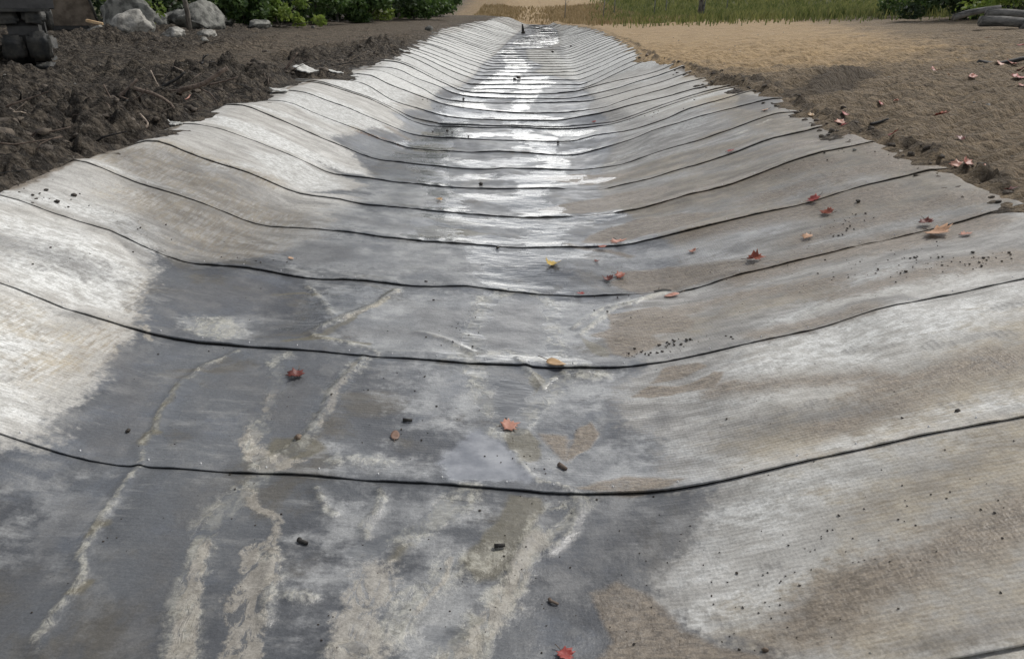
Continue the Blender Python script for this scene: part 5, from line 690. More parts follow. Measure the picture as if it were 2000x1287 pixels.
# ---------- node helpers ----------
class NT:
    def __init__(s, name):
        s.m = bpy.data.materials.new(name); s.m.use_nodes = True; s.t = s.m.node_tree; s.t.nodes.clear()
        s.out = s.t.nodes.new('ShaderNodeOutputMaterial'); s.b = s.t.nodes.new('ShaderNodeBsdfPrincipled')
        s.t.links.new(s.b.outputs[0], s.out.inputs[0]); s.geo = None
    def put(s, sock, v):
        if isinstance(v, bpy.types.NodeSocket): s.t.links.new(v, sock)
        elif v is not None:
            if isinstance(v, (tuple, list)) and len(v) == 3 and sock.type == 'RGBA': v = (*v, 1)
            sock.default_value = v
    def set(s, k, v): s.put(s.b.inputs[k], v)
    def pos(s):
        if s.geo is None: s.geo = s.t.nodes.new('ShaderNodeNewGeometry')
        return s.geo.outputs['Position']
    def obj(s):
        return s.t.nodes.new('ShaderNodeTexCoord').outputs['Object']
    def rnd(s): return s.t.nodes.new('ShaderNodeObjectInfo').outputs['Random']
    def attr(s, name):
        n = s.t.nodes.new('ShaderNodeAttribute'); n.attribute_name = name; return n.outputs['Fac']
    def scale(s, v, sc, off=(0, 0, 0), rot=(0, 0, 0)):
        n = s.t.nodes.new('ShaderNodeMapping'); s.put(n.inputs[0], v); n.inputs['Scale'].default_value = sc; n.inputs['Location'].default_value = off; n.inputs['Rotation'].default_value = rot
        return n.outputs[0]
    def noise(s, v, sc, d=4, r=.55, dist=0):
        n = s.t.nodes.new('ShaderNodeTexNoise'); s.put(n.inputs['Vector'], v); n.inputs['Scale'].default_value = sc; n.inputs['Detail'].default_value = d
        n.inputs['Roughness'].default_value = r; n.inputs['Distortion'].default_value = dist; return n.outputs[0]
    def voro(s, v, sc, feat='F1', out=0):
        n = s.t.nodes.new('ShaderNodeTexVoronoi'); s.put(n.inputs['Vector'], v); n.feature = feat; n.inputs['Scale'].default_value = sc; return n.outputs[out]
    def wave(s, v, sc, axis='Y', dist=0, ds=1.0):
        n = s.t.nodes.new('ShaderNodeTexWave'); s.put(n.inputs['Vector'], v); n.bands_direction = axis; n.inputs['Scale'].default_value = sc; n.inputs['Distortion'].default_value = dist
        n.inputs['Detail Scale'].default_value = ds; return n.outputs['Fac']
    def ma(s, op, a, b=None, c=None):
        n = s.t.nodes.new('ShaderNodeMath'); n.operation = op; s.put(n.inputs[0], a)
        if b is not None: s.put(n.inputs[1], b)
        if c is not None: s.put(n.inputs[2], c)
        return n.outputs[0]
    def ss(s, v, a, b, lo=0.0, hi=1.0):
        n = s.t.nodes.new('ShaderNodeMapRange'); n.interpolation_type = 'SMOOTHSTEP'; s.put(n.inputs[0], v); s.put(n.inputs[1], a); s.put(n.inputs[2], b); s.put(n.inputs[3], lo); s.put(n.inputs[4], hi); return n.outputs[0]
    def mix(s, f, a, b, mode='MIX'):
        n = s.t.nodes.new('ShaderNodeMix'); n.data_type = 'RGBA'; n.blend_type = mode; s.put(n.inputs[0], f); s.put(n.inputs[6], a); s.put(n.inputs[7], b); return n.outputs[2]
    def mixf(s, f, a, b):
        n = s.t.nodes.new('ShaderNodeMix'); n.data_type = 'FLOAT'; s.put(n.inputs[0], f); s.put(n.inputs[2], a); s.put(n.inputs[3], b); return n.outputs[0]
    def bump(s, h, dist, st=1.0, nrm=None):
        n = s.t.nodes.new('ShaderNodeBump'); s.put(n.inputs['Height'], h); n.inputs['Distance'].default_value = dist; n.inputs['Strength'].default_value = st
        if nrm is not None: s.put(n.inputs['Normal'], nrm)
        return n.outputs[0]

# ---------- materials ----------
def cloth_material():
    m = NT('cement_cloth'); P = m.pos(); A = m.attr
    n_lo = m.noise(P, 1.1, 4, .6); n_mid = m.noise(P, 6, 6, .65); n_hi = m.noise(P, 30, 5, .65)
    streak = m.noise(m.scale(P, (1.1, 4.6, 3), rot=(0, 0, .16)), 2.4, 7, .66, .35)
    fstreak = m.noise(m.scale(P, (7, 34, 20), rot=(0, 0, .10)), 2.0, 5, .7, .5)
    grain = m.noise(P, 190, 3, .75); mott = m.noise(m.scale(P, (1, 1.5, 1)), 75, 4, .7)
    def wob(k_mid, k_hi, extra=None):
        v = m.ma('ADD', m.ma('MULTIPLY', m.ma('SUBTRACT', n_mid, .5), k_mid), m.ma('MULTIPLY', m.ma('SUBTRACT', n_hi, .5), k_hi))
        if extra is not None: v = m.ma('ADD', v, m.ma('MULTIPLY', m.ma('SUBTRACT', extra[0], .5), extra[1]))
        return v
    def mask(name, k1, k2, w, extra=None, c=0.0):
        return m.ss(m.ma('ADD', A(name), wob(k1, k2, extra)), c - w, c + w)
    c = m.mix(m.ss(streak, .32, .68), (.30, .295, .28), (.50, .495, .475))
    c = m.mix(m.ss(n_lo, .35, .65, 0, .35), c, (.25, .235, .205))
    white = mask('white', 1.8, 1.2, .5, (streak, 2.6))
    c = m.mix(m.ma('MULTIPLY', white, .85), c, m.mix(m.ss(m.noise(m.scale(P, (1, 1.8, 1)), 20, 6, .75), .42, .60), (.60, .61, .60), (.36, .36, .345)))
    c = m.mix(m.ss(n_hi, .50, .70, 0, .38), c, (.2, .195, .18)); c = m.mix(m.ss(n_mid, .54, .70, 0, .45), c, (.25, .245, .23))
    tan = mask('tan', 1.3, .8, .55, (streak, 2.4))
    brush = m.noise(m.scale(P, (34, 4.5, 10), rot=(0, 0, -.75)), 1.6, 4, .6, .4)
    c = m.mix(m.ma('MULTIPLY', tan, m.ma('MULTIPLY', m.ss(fstreak, .2, .7, .5, .9), m.mixf(m.ss(m.ma('MULTIPLY', m.attr('leftside'), 1.0), 0, 1), 1.0, m.ss(brush, .38, .60, .25, 1.0)))), c, m.mix(m.ss(n_mid, .35, .65), (.175, .147, .108), (.335, .29, .215)))
    damp = mask('damp', 1.2, .8, .42, (streak, 1.2))
    c = m.mix(m.ma('MULTIPLY', damp, m.ss(streak, .3, .7, 1.0, .62)), c, m.mix(1.0, c, (.50, .50, .505), 'MULTIPLY'))
    # brushed streaks
    c = m.mix(m.ss(fstreak, .50, .75, 0, .28), c, m.mix(1.0, c, (.58, .57, .55), 'MULTIPLY'))
    wet = mask('wet', 1.4, 1.4, .34, (streak, 1.3))
    hue = m.noise(m.scale(P, (1, 1, 1), off=(7, 3, 0)), 2.3, 5, .65, .4)
    wc = m.mix(m.ss(n_lo, .38, .62), (.048, .052, .060), (.100, .107, .116)); wc = m.mix(m.ss(hue, .52, .66, 0, .75), wc, (.085, .077, .062)); wc = m.mix(m.ss(hue, .46, .36, 0, .5), wc, (.105, .118, .140))
    wc = m.mix(m.ss(n_mid, .50, .70, 0, .6), wc, (.17, .173, .173))
    wc = m.mix(m.ss(streak, .54, .70, 0, .55), wc, (.23, .232, .228))
    c = m.mix(m.ma('MULTIPLY', wet, .95), c, wc)
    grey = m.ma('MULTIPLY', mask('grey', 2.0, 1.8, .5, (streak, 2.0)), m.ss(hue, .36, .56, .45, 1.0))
    c = m.mix(m.ma('MULTIPLY', grey, .72), c, m.mix(m.ss(n_mid, .35, .65), (.20, .208, .215), (.36, .368, .37)))  # silvery sheen of the wet bed painted in as light grey patches
    olive = mask('olive', 1.6, .8, .5)
    c = m.mix(m.ma('MULTIPLY', olive, .75), c, m.mix(n_hi, (.07, .062, .042), (.15, .135, .09)))
    silt = mask('silt', 1.0, .5, .35, (streak, .8))
    c = m.mix(m.ma('MULTIPLY', silt, .88), c, m.mix(m.ss(m.noise(m.scale(P, (14, 40, 10), rot=(0, 0, .5)), 1.5, 5, .7, 1.0), .35, .65), (.085, .068, .050), (.205, .168, .125)))
    cream = m.ma('MULTIPLY', mask('cream', 2.0, 1.5, .4), m.ss(m.noise(m.scale(P, (1, .6, 1)), 11, 5, .7, .8), .40, .50, .05, 1.0))
    flake = m.ss(m.noise(m.scale(P, (1, .55, 1), rot=(0, 0, .25)), 24, 6, .72, .8), .38, .58)
    c = m.mix(m.ma('MULTIPLY', cream, m.ma('MULTIPLY_ADD', flake, .42, .10)), c, m.mix(m.ss(n_hi, .35, .65), (.31, .295, .235), (.55, .54, .47)))
    beige = m.ma('MULTIPLY', mask('beige', 1.8, 1.4, .22), m.ss(m.noise(m.scale(P, (1.6, .7, 1), rot=(0, 0, -.2)), 13, 6, .72, .8), .40, .48, .10, 1.0))
    c = m.mix(m.ma('MULTIPLY', beige, .6), c, m.mix(m.ss(n_hi, .3, .7), (.235, .212, .172), (.40, .372, .32)))
    smudge = mask('smudge', 1.8, 1.2, .6, (streak, 1.0))
    c = m.mix(m.ma('MULTIPLY', smudge, .6), c, m.mix(n_mid, (.07, .072, .076), (.13, .13, .13)))
    scuff = mask('scuff', 1.0, 1.2, .5)
    tread = m.ss(m.ma('ADD', m.wave(P, 11.0, 'X', 1.5, 6.0), m.ma('MULTIPLY', m.ma('SUBTRACT', n_hi, .5), 1.2)), .35, .6)
    c = m.mix(m.ma('MULTIPLY', scuff, m.ma('MULTIPLY_ADD', tread, .26, .16)), c, (.12, .118, .115))
    rust = mask('rust', 1.6, 1.6, .3)
    c = m.mix(m.ma('MULTIPLY', rust, m.ss(n_hi, .4, .55)), c, (.10, .05, .02))
    # dirt flecks, grain, the knit of the cloth, per roll tone
    fl = m.ss(m.voro(P, 26), .07, .03); fl = m.ma('MULTIPLY', fl, m.ss(n_mid, .5, .6))
    c = m.mix(m.ma('MULTIPLY', fl, .8), c, (.04, .035, .03))
    knit = m.wave(P, 17.0, 'Y', 1.2, 2.0); knit2 = m.wave(P, 22.0, 'X', 1.5, 2.0)
    kk = m.ma('MULTIPLY', m.ma('ADD', knit, m.ma('MULTIPLY', knit2, .4)), m.ma('SUBTRACT', 1.0, m.ma('MULTIPLY', wet, .7)))
    tone = m.ma('ADD', m.ma('ADD', m.ma('MULTIPLY_ADD', grain, .85, .10), m.ma('MULTIPLY', mott, .82)), m.ma('MULTIPLY', kk, .09))
    tone = m.ma('MULTIPLY', tone, m.ma('MULTIPLY_ADD', m.rnd(), .22, .93))
    cc = m.t.nodes.new('ShaderNodeCombineColor')
    for i in range(3): m.t.links.new(tone, cc.inputs[i])
    c = m.mix(1.0, c, cc.outputs[0], 'MULTIPLY')
    # water film
    rip = m.noise(m.scale(P, (2.0, 7, 5)), 5, 4, .55)
    puddle = m.ss(m.ma('ADD', A('puddle'), wob(1.6, .8)), -.25, .45)
    film = m.ss(m.ma('ADD', m.ma('ADD', m.ma('MULTIPLY', A('film'), .62), m.ma('MULTIPLY', m.ma('SUBTRACT', m.noise(m.scale(P, (1.6, .8, 1)), 1.3, 4, .6, .5), .5), 1.9)), m.ma('ADD', wob(1.0, .5), m.ma('MULTIPLY', m.ma('SUBTRACT', m.noise(m.scale(P, (1.0, 1.9, 2)), 3.2, 5, .62, .8), .5), 4.6))), -.12, .12)
    film = m.ma('MULTIPLY', film, m.ss(A('film'), -.7, -.2))
    c = m.mix(m.ma('MULTIPLY', film, .35), c, (.10, .108, .118)); c = m.mix(m.ma('MULTIPLY', puddle, .85), c, m.mix(m.ss(n_mid, .3, .7), (.17, .182, .205), (.33, .342, .365)))  # puddle tinted pale blue-grey to stand in for reflected sky
    rough = m.mixf(wet, m.mixf(damp, .9, .62), m.ss(n_mid, .35, .7, .30, .50))
    rough = m.mixf(silt, rough, .48); rough = m.mixf(cream, rough, .5)
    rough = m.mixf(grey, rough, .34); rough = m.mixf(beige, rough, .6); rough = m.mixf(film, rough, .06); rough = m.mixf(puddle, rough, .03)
    m.set('Base Color', c); m.set('Roughness', rough)
    h = m.ma('ADD', m.ma('MULTIPLY', n_hi, .6), m.ma('MULTIPLY', kk, .12))
    h = m.ma('ADD', h, m.ma('MULTIPLY', grain, .12)); h = m.ma('ADD', h, m.ma('MULTIPLY', cream, .25)); h = m.ma('ADD', h, m.ma('MULTIPLY', m.ma('MULTIPLY', silt, n_hi), .6))
    h = m.ma('ADD', h, m.ma('MULTIPLY', beige, .2)); inv = m.ma('SUBTRACT', 1.0, m.ma('MAXIMUM', film, puddle))
    nb = m.bump(m.ma('MULTIPLY', h, inv), .006, .8)
    nb = m.bump(m.ma('MULTIPLY', rip, film), .010, .35, nb)
    m.set('Normal', nb)
    return m.m

def simple(name, c1, c2, sc=8, rough=.85, bump=.01, detail=5, stretch=(1, 1, 1), lo=.35, hi=.65, spec=.4, tr=None, rnd=0.0):
    m = NT(name); P = m.scale(m.obj(), stretch)
    n = m.noise(P, sc, detail, .6); c = m.mix(m.ss(n, lo, hi), c1, c2)
    if rnd: 
        v = m.ma('MULTIPLY_ADD', m.rnd(), rnd, 1 - rnd / 2); cc = m.t.nodes.new('ShaderNodeCombineColor')
        for i in range(3): m.t.links.new(v, cc.inputs[i])
        c = m.mix(1.0, c, cc.outputs[0], 'MULTIPLY')
    m.set('Base Color', c); m.set('Roughness', rough); m.set('Specular IOR Level', spec)
    if bump: m.set('Normal', m.bump(m.noise(P, sc * 3, 5, .65), bump, 1.0))
    if tr:
        m.b.inputs['Transmission Weight'].default_value = 0
        t = m.t.nodes.new('ShaderNodeBsdfTranslucent'); m.put(t.inputs[0], c); x = m.t.nodes.new('ShaderNodeMixShader'); x.inputs[0].default_value = tr
        m.t.links.new(m.b.outputs[0], x.inputs[1]); m.t.links.new(t.outputs[0], x.inputs[2]); m.t.links.new(x.outputs[0], m.out.inputs[0])
    return m.m

def ground_material():
    m = NT('soil'); P = m.pos()
    n1 = m.noise(P, 1.2, 5, .6); n2 = m.noise(P, 9, 6, .65); n3 = m.noise(P, 60, 5, .7); n4 = m.noise(P, .35, 3, .5)
    fur = m.noise(m.scale(P, (1.2, 7, 3), rot=(0, 0, -.35)), 2.5, 5, .65)
    sand = m.ss(m.ma('ADD', m.attr('sand'), m.ma('ADD', m.ma('MULTIPLY', m.ma('SUBTRACT', n1, .5), 1.3), m.ma('MULTIPLY', m.ma('SUBTRACT', n2, .5), .8))), .15, .95)
    tanv = m.ss(m.ma('ADD', m.attr('right'), m.ma('MULTIPLY', m.ma('SUBTRACT', n2, .5), .5)), .35, .65)
    mud = m.mix(m.ss(n2, .40, .66), (.024, .020, .016), (.12, .10, .078))
    mud = m.mix(m.ss(n3, .56, .68, 0, .7), mud, (.13, .115, .095)); mud = m.mix(m.ss(m.noise(P, 24, 4, .7), .60, .66, 0, .7), mud, (.21, .19, .16))
    mud = m.mix(m.ss(m.ma('ADD', m.attr('pack'), m.ma('MULTIPLY', m.ma('SUBTRACT', n1, .5), 1.2)), .2, .9), mud, m.mix(m.ss(fur, .3, .7), (.055, .044, .033), (.19, .155, .115)))
    rt = m.mix(m.ss(fur, .35, .66), (.10, .076, .050), (.225, .172, .112))
    rt = m.mix(m.ss(n3, .56, .68, 0, .6), rt, (.38, .34, .28)); rt = m.mix(m.ss(m.noise(P, 26, 5, .75), .56, .66, 0, .85), rt, (.055, .044, .034))
    sd_ = m.mix(m.ss(fur, .35, .62), (.20, .14, .075), (.36, .26, .145)); sd_ = m.mix(m.ss(n2, .54, .7, 0, .5), sd_, (.17, .13, .08))
    gr = m.mix(m.ss(n2, .38, .66), (.05, .06, .02), (.14, .135, .06))
    c = m.mix(tanv, mud, rt); c = m.mix(sand, c, sd_)
    c = m.mix(m.ss(m.ma('ADD', m.attr('grassy'), m.ma('MULTIPLY', m.ma('SUBTRACT', n2, .5), .9)), .3, .75), c, gr)
    c = m.mix(m.ss(m.ma('ADD', m.attr('shade_moist'), m.ma('MULTIPLY', m.ma('SUBTRACT', n2, .5), .8)), .1, .9, 0, .75), c, (.05, .040, .030))
    m.set('Base Color', c); m.set('Roughness', .9); m.set('Specular IOR Level', .25)
    v1 = m.voro(m.scale(P, (1, 1, 1), off=(.1, 0, 0)), 13); v2 = m.voro(P, 34)
    hv = m.ma('ADD', m.ma('MULTIPLY', v1, -.9), m.ma('MULTIPLY', v2, -.5))
    b = m.bump(m.ma('ADD', hv, m.ma('ADD', m.ma('MULTIPLY', n2, 1.2), m.ma('MULTIPLY', n3, .6))), .075, 1.0)
    b = m.bump(m.ma('MULTIPLY', m.ma('ADD', hv, m.ma('ADD', m.ma('MULTIPLY', n2, 1.2), m.ma('MULTIPLY', n3, .6))), m.ma('SUBTRACT', 1.0, m.ma('MULTIPLY', m.attr('right'), m.mixf(sand, .45, .8)))), .075, 1.0)
    m.set('Normal', b)
    return m.m

def leaf_material(name, c):
    m = NT(name); P = m.obj()
    n = m.noise(P, 45, 4, .6); n2 = m.noise(P, 14, 3, .5)
    cc = m.mix(m.ss(n, .4, .7, 0, .5), c, tuple(v * .45 for v in c)); cc = m.mix(m.ss(n2, .5, .7, 0, .6), cc, tuple(min(1, v * 1.2 + .08) for v in c))
    m.set('Base Color', cc); m.set('Roughness', .5); m.set('Normal', m.bump(n, .002, .6))
    t = m.t.nodes.new('ShaderNodeBsdfTranslucent'); m.put(t.inputs[0], cc); x = m.t.nodes.new('ShaderNodeMixShader'); x.inputs[0].default_value = .25
    m.t.links.new(m.b.outputs[0], x.inputs[1]); m.t.links.new(t.outputs[0], x.inputs[2]); m.t.links.new(x.outputs[0], m.out.inputs[0])
    return m.m

M = {
 'cloth': cloth_material(), 'ground': ground_material(),
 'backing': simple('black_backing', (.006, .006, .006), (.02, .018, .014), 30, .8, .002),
 'screw': simple('steel_screw', (.5, .5, .5), (.7, .7, .7), 30, .3, 0),
 'rock': simple('grey_rock', (.07, .07, .064), (.22, .22, .20), 5.0, .9, .03, rnd=.3),
 'palerock': simple('pale_rock', (.15, .145, .13), (.36, .35, .32), 6, .9, .02, rnd=.2),
 'dark': simple('dark_stone', (.018, .016, .014), (.06, .05, .04), 40, .7, .004),
 'brown': simple('brown_stone', (.09, .065, .045), (.20, .15, .11), 30, .7, .004),
 'mudclod': simple('mud_clod', (.04, .032, .025), (.11, .09, .07), 14, .85, .01, rnd=.4),
 'bark': simple('bark', (.05, .042, .034), (.15, .135, .115), 10, .9, .02, stretch=(1, 1, .25), rnd=.3),
 'greybark': simple('grey_bark', (.13, .13, .125), (.30, .30, .28), 8, .9, .02, stretch=(1, 1, .3), rnd=.3),
 'twig': simple('twig_bark', (.06, .042, .032), (.15, .115, .09), 25, .8, .004),
 'twigdark': simple('dark_twig', (.008, .008, .008), (.03, .028, .025), 25, .7, .003),
 'twigpale': simple('pale_twig', (.20, .16, .13), (.34, .28, .22), 25, .8, .003),
 'twigpink': simple('pink_root', (.26, .13, .10), (.36, .20, .16), 25, .7, .003),
 'leaf1': simple('green_leaves', (.022, .05, .014), (.085, .14, .035), 5.0, .6, 0, rnd=.4, tr=.35),
 'leaf2': simple('dark_leaves', (.012, .028, .011), (.045, .075, .025), 4.0, .6, 0, rnd=.4, tr=.3),
 'leaf3': simple('yellow_green_leaves', (.10, .16, .03), (.22, .28, .06), 2.0, .6, 0, rnd=.3, tr=.4),
 'grass': simple('grass_blades', (.07, .10, .025), (.24, .24, .085), 1.4, .7, 0, tr=.3),
 'dryweed': simple('dry_weeds', (.24, .18, .09), (.40, .31, .18), .8, .8, 0, tr=.2),
 'steel': simple('muddy_track_steel', (.012, .014, .015), (.06, .057, .05), 7, .6, .012, hi=.7),
 'blacksteel': simple('black_painted_steel', (.008, .008, .008), (.02, .02, .02), 6, .5, .004),
 'plate': simple('mud_caked_plate', (.07, .055, .04), (.16, .13, .10), 3, .85, .02),
 'machine': simple('machine_paint', (.03, .03, .03), (.06, .055, .05), 3, .5, .005),
 'wood': simple('split_wood', (.45, .30, .16), (.65, .48, .30), 10, .7, .003),
 'log': simple('weathered_log', (.045, .045, .043), (.17, .165, .155), 9, .85, .02, stretch=(.3, 1, 1)),
 'clothscrap': simple('cloth_scrap', (.30, .30, .28), (.55, .55, .53), 6, .85, .006),
}

# ---------- stains, water and painted sheen ----------
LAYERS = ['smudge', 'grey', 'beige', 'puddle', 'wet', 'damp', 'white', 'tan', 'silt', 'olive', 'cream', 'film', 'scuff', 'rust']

def seg_dist(x, y, P, closed):
    P = np.array(P); n = len(P); m = n if closed else n - 1
    best = np.full(x.shape, 1e9); par = np.zeros(x.shape)
    for k in range(m):
        ax, ay = P[k]; bx, by = P[(k + 1) % n]; ex = bx - ax; ey = by - ay; l2 = ex * ex + ey * ey + 1e-12
        t = np.clip(((x - ax) * ex + (y - ay) * ey) / l2, 0, 1)
        d = (x - ax - t * ex) ** 2 + (y - ay - t * ey) ** 2
        mm = d < best; best = np.where(mm, d, best); par = np.where(mm, (k + t) / m, par)
    return np.sqrt(best), par

def inside(x, y, P):
    P = np.array(P); n = len(P); c = np.zeros(x.shape, bool)
    for k in range(n):
        ax, ay = P[k]; bx, by = P[k - 1]
        if ay == by: continue
        c ^= ((ay > y) != (by > y)) & (x < (bx - ax) * (y - ay) / (by - ay) + ax)
    return c

def stain_values(x, y):
    px_, py_ = x, y
    wx = x + .036 * fbm(x * 3.1, y * 3.1, 3, 301) + .016 * fbm(x * 13, y * 13, 3, 302)
    wy = y + .036 * fbm(x * 3.1, y * 3.1, 3, 311) + .016 * fbm(x * 13, y * 13, 3, 312)
    x, y = wx, wy
    out = {l: np.full(x.shape, -1.0) for l in LAYERS}
    for l, k, soft, w, P in SHAPES:
        x, y = (px_, py_) if l == 'scuff' else (wx, wy)
        a = np.array(P); pad = soft + (0 if k == 'p' else max(w))
        box = (x > a[:, 0].min() - pad) & (x < a[:, 0].max() + pad) & (y > a[:, 1].min() - pad) & (y < a[:, 1].max() + pad)
        if not box.any(): continue
        xx, yy = x[box], y[box]
        if k == 'p':
            d, _ = seg_dist(xx, yy, P, True); s = np.where(inside(xx, yy, P), d, -d)
        else:
            d, t = seg_dist(xx, yy, P, False); s = w[0] + (w[1] - w[0]) * t - d
        out[l][box] = np.maximum(out[l][box], np.clip(s / soft, -1, 1))
    return out

RIDGES = [(P, w) for l, k, s, w, P in SHAPES if l == 'cream' and k == 'l' and P[0][1] < 5 and max(w) < .035]
def relief(x, Y):
    """small folds and swellings of the cloth"""
    x0, Y0_ = x, Y
    near = 1 - sm(14, 30, Y)
    z = .009 * fbm(x * 1.7 + 3, Y * 2.3, 3, 5) * near + .004 * fbm(x * 6, Y * 9, 3, 9) * (1 - sm(6, 14, Y))
    z = z + .015 * fbm(x * .9, Y * 1.4 + 7, 2, 21) * near
    x = x0 + .036 * fbm(x0 * 3.1, Y0_ * 3.1, 3, 301); Y = Y0_ + .036 * fbm(x0 * 3.1, Y0_ * 3.1, 3, 311)
    for P, w in RIDGES:
        a = np.array(P)
        box = (x > a[:, 0].min() - .1) & (x < a[:, 0].max() + .1) & (Y > a[:, 1].min() - .1) & (Y < a[:, 1].max() + .1)
        if box.any():
            d, _ = seg_dist(x[box], Y[box], P, False); z[box] += .010 * np.exp(-(d / .022) ** 2)
    return z

# ---------- the cement cloth strips ----------
BRIDGED = {3: (.80, 1.02), 5: (.55, .84), 6: (.56, .90)}
def lip(x, n, Y):
    h = .0115 * (1 + .9 * fbm(x * 1.3, np.full(x.shape, n * 3.7), 2, 40) + .5 * fbm(x * 14, np.full(x.shape, n * 1.7), 3, 43)) * (1 + .5 * float(sm(8, 30, Y)))
    if n in BRIDGED:
        a, b = BRIDGED[n]; h = h * (1 - .93 * sm(a - .12, a, x) * (1 - sm(b, b + .08, x)))
    return h
ORD = ['nearest', 'second', 'third', 'fourth', 'fifth', 'sixth', 'seventh', 'eighth', 'ninth', 'tenth', 'eleventh', 'twelfth', 'thirteenth', 'fourteenth', 'fifteenth', 'sixteenth', 'seventeenth', 'eighteenth', 'nineteenth', 'twentieth']
STRIP_LAB = {
 0: 'pale strip of cement cloth under the viewer, running out of the bottom of the picture',
 1: 'cement cloth strip with the smooth puddle above its lower seam, second from the bottom edge',
 2: 'cement cloth strip with a tan oval leaf lying on its lower seam',
 3: 'cement cloth strip with the yellow leaf standing in its water film',
 4: 'brushed tan grey cement cloth strip with crimson leaf on its right upper seam',
 5: 'cement cloth strip with streaked left slope and silt hiding part of its lower seam',
 6: 'cement cloth strip whose left slope has a bright pale pointed tongue',
}
def tens(k):
    base = ORD
    if k < 20: return base[k]
    t = ['twenty', 'thirty', 'forty', 'fifty', 'sixty'][k // 10 - 1 - 1 + 0] if False else {2: 'twenty', 3: 'thirty', 4: 'forty', 5: 'fifty', 6: 'sixty'}[(k + 1) // 10]
    r = (k + 1) % 10
    return t + ('' if r == 0 else '-' + ['', 'first', 'second', 'third', 'fourth', 'fifth', 'sixth', 'seventh', 'eighth', 'ninth'][r]) if r else {'twenty': 'twentieth', 'thirty': 'thirtieth', 'forty': 'fortieth', 'fifty': 'fiftieth', 'sixty': 'sixtieth'}[t]

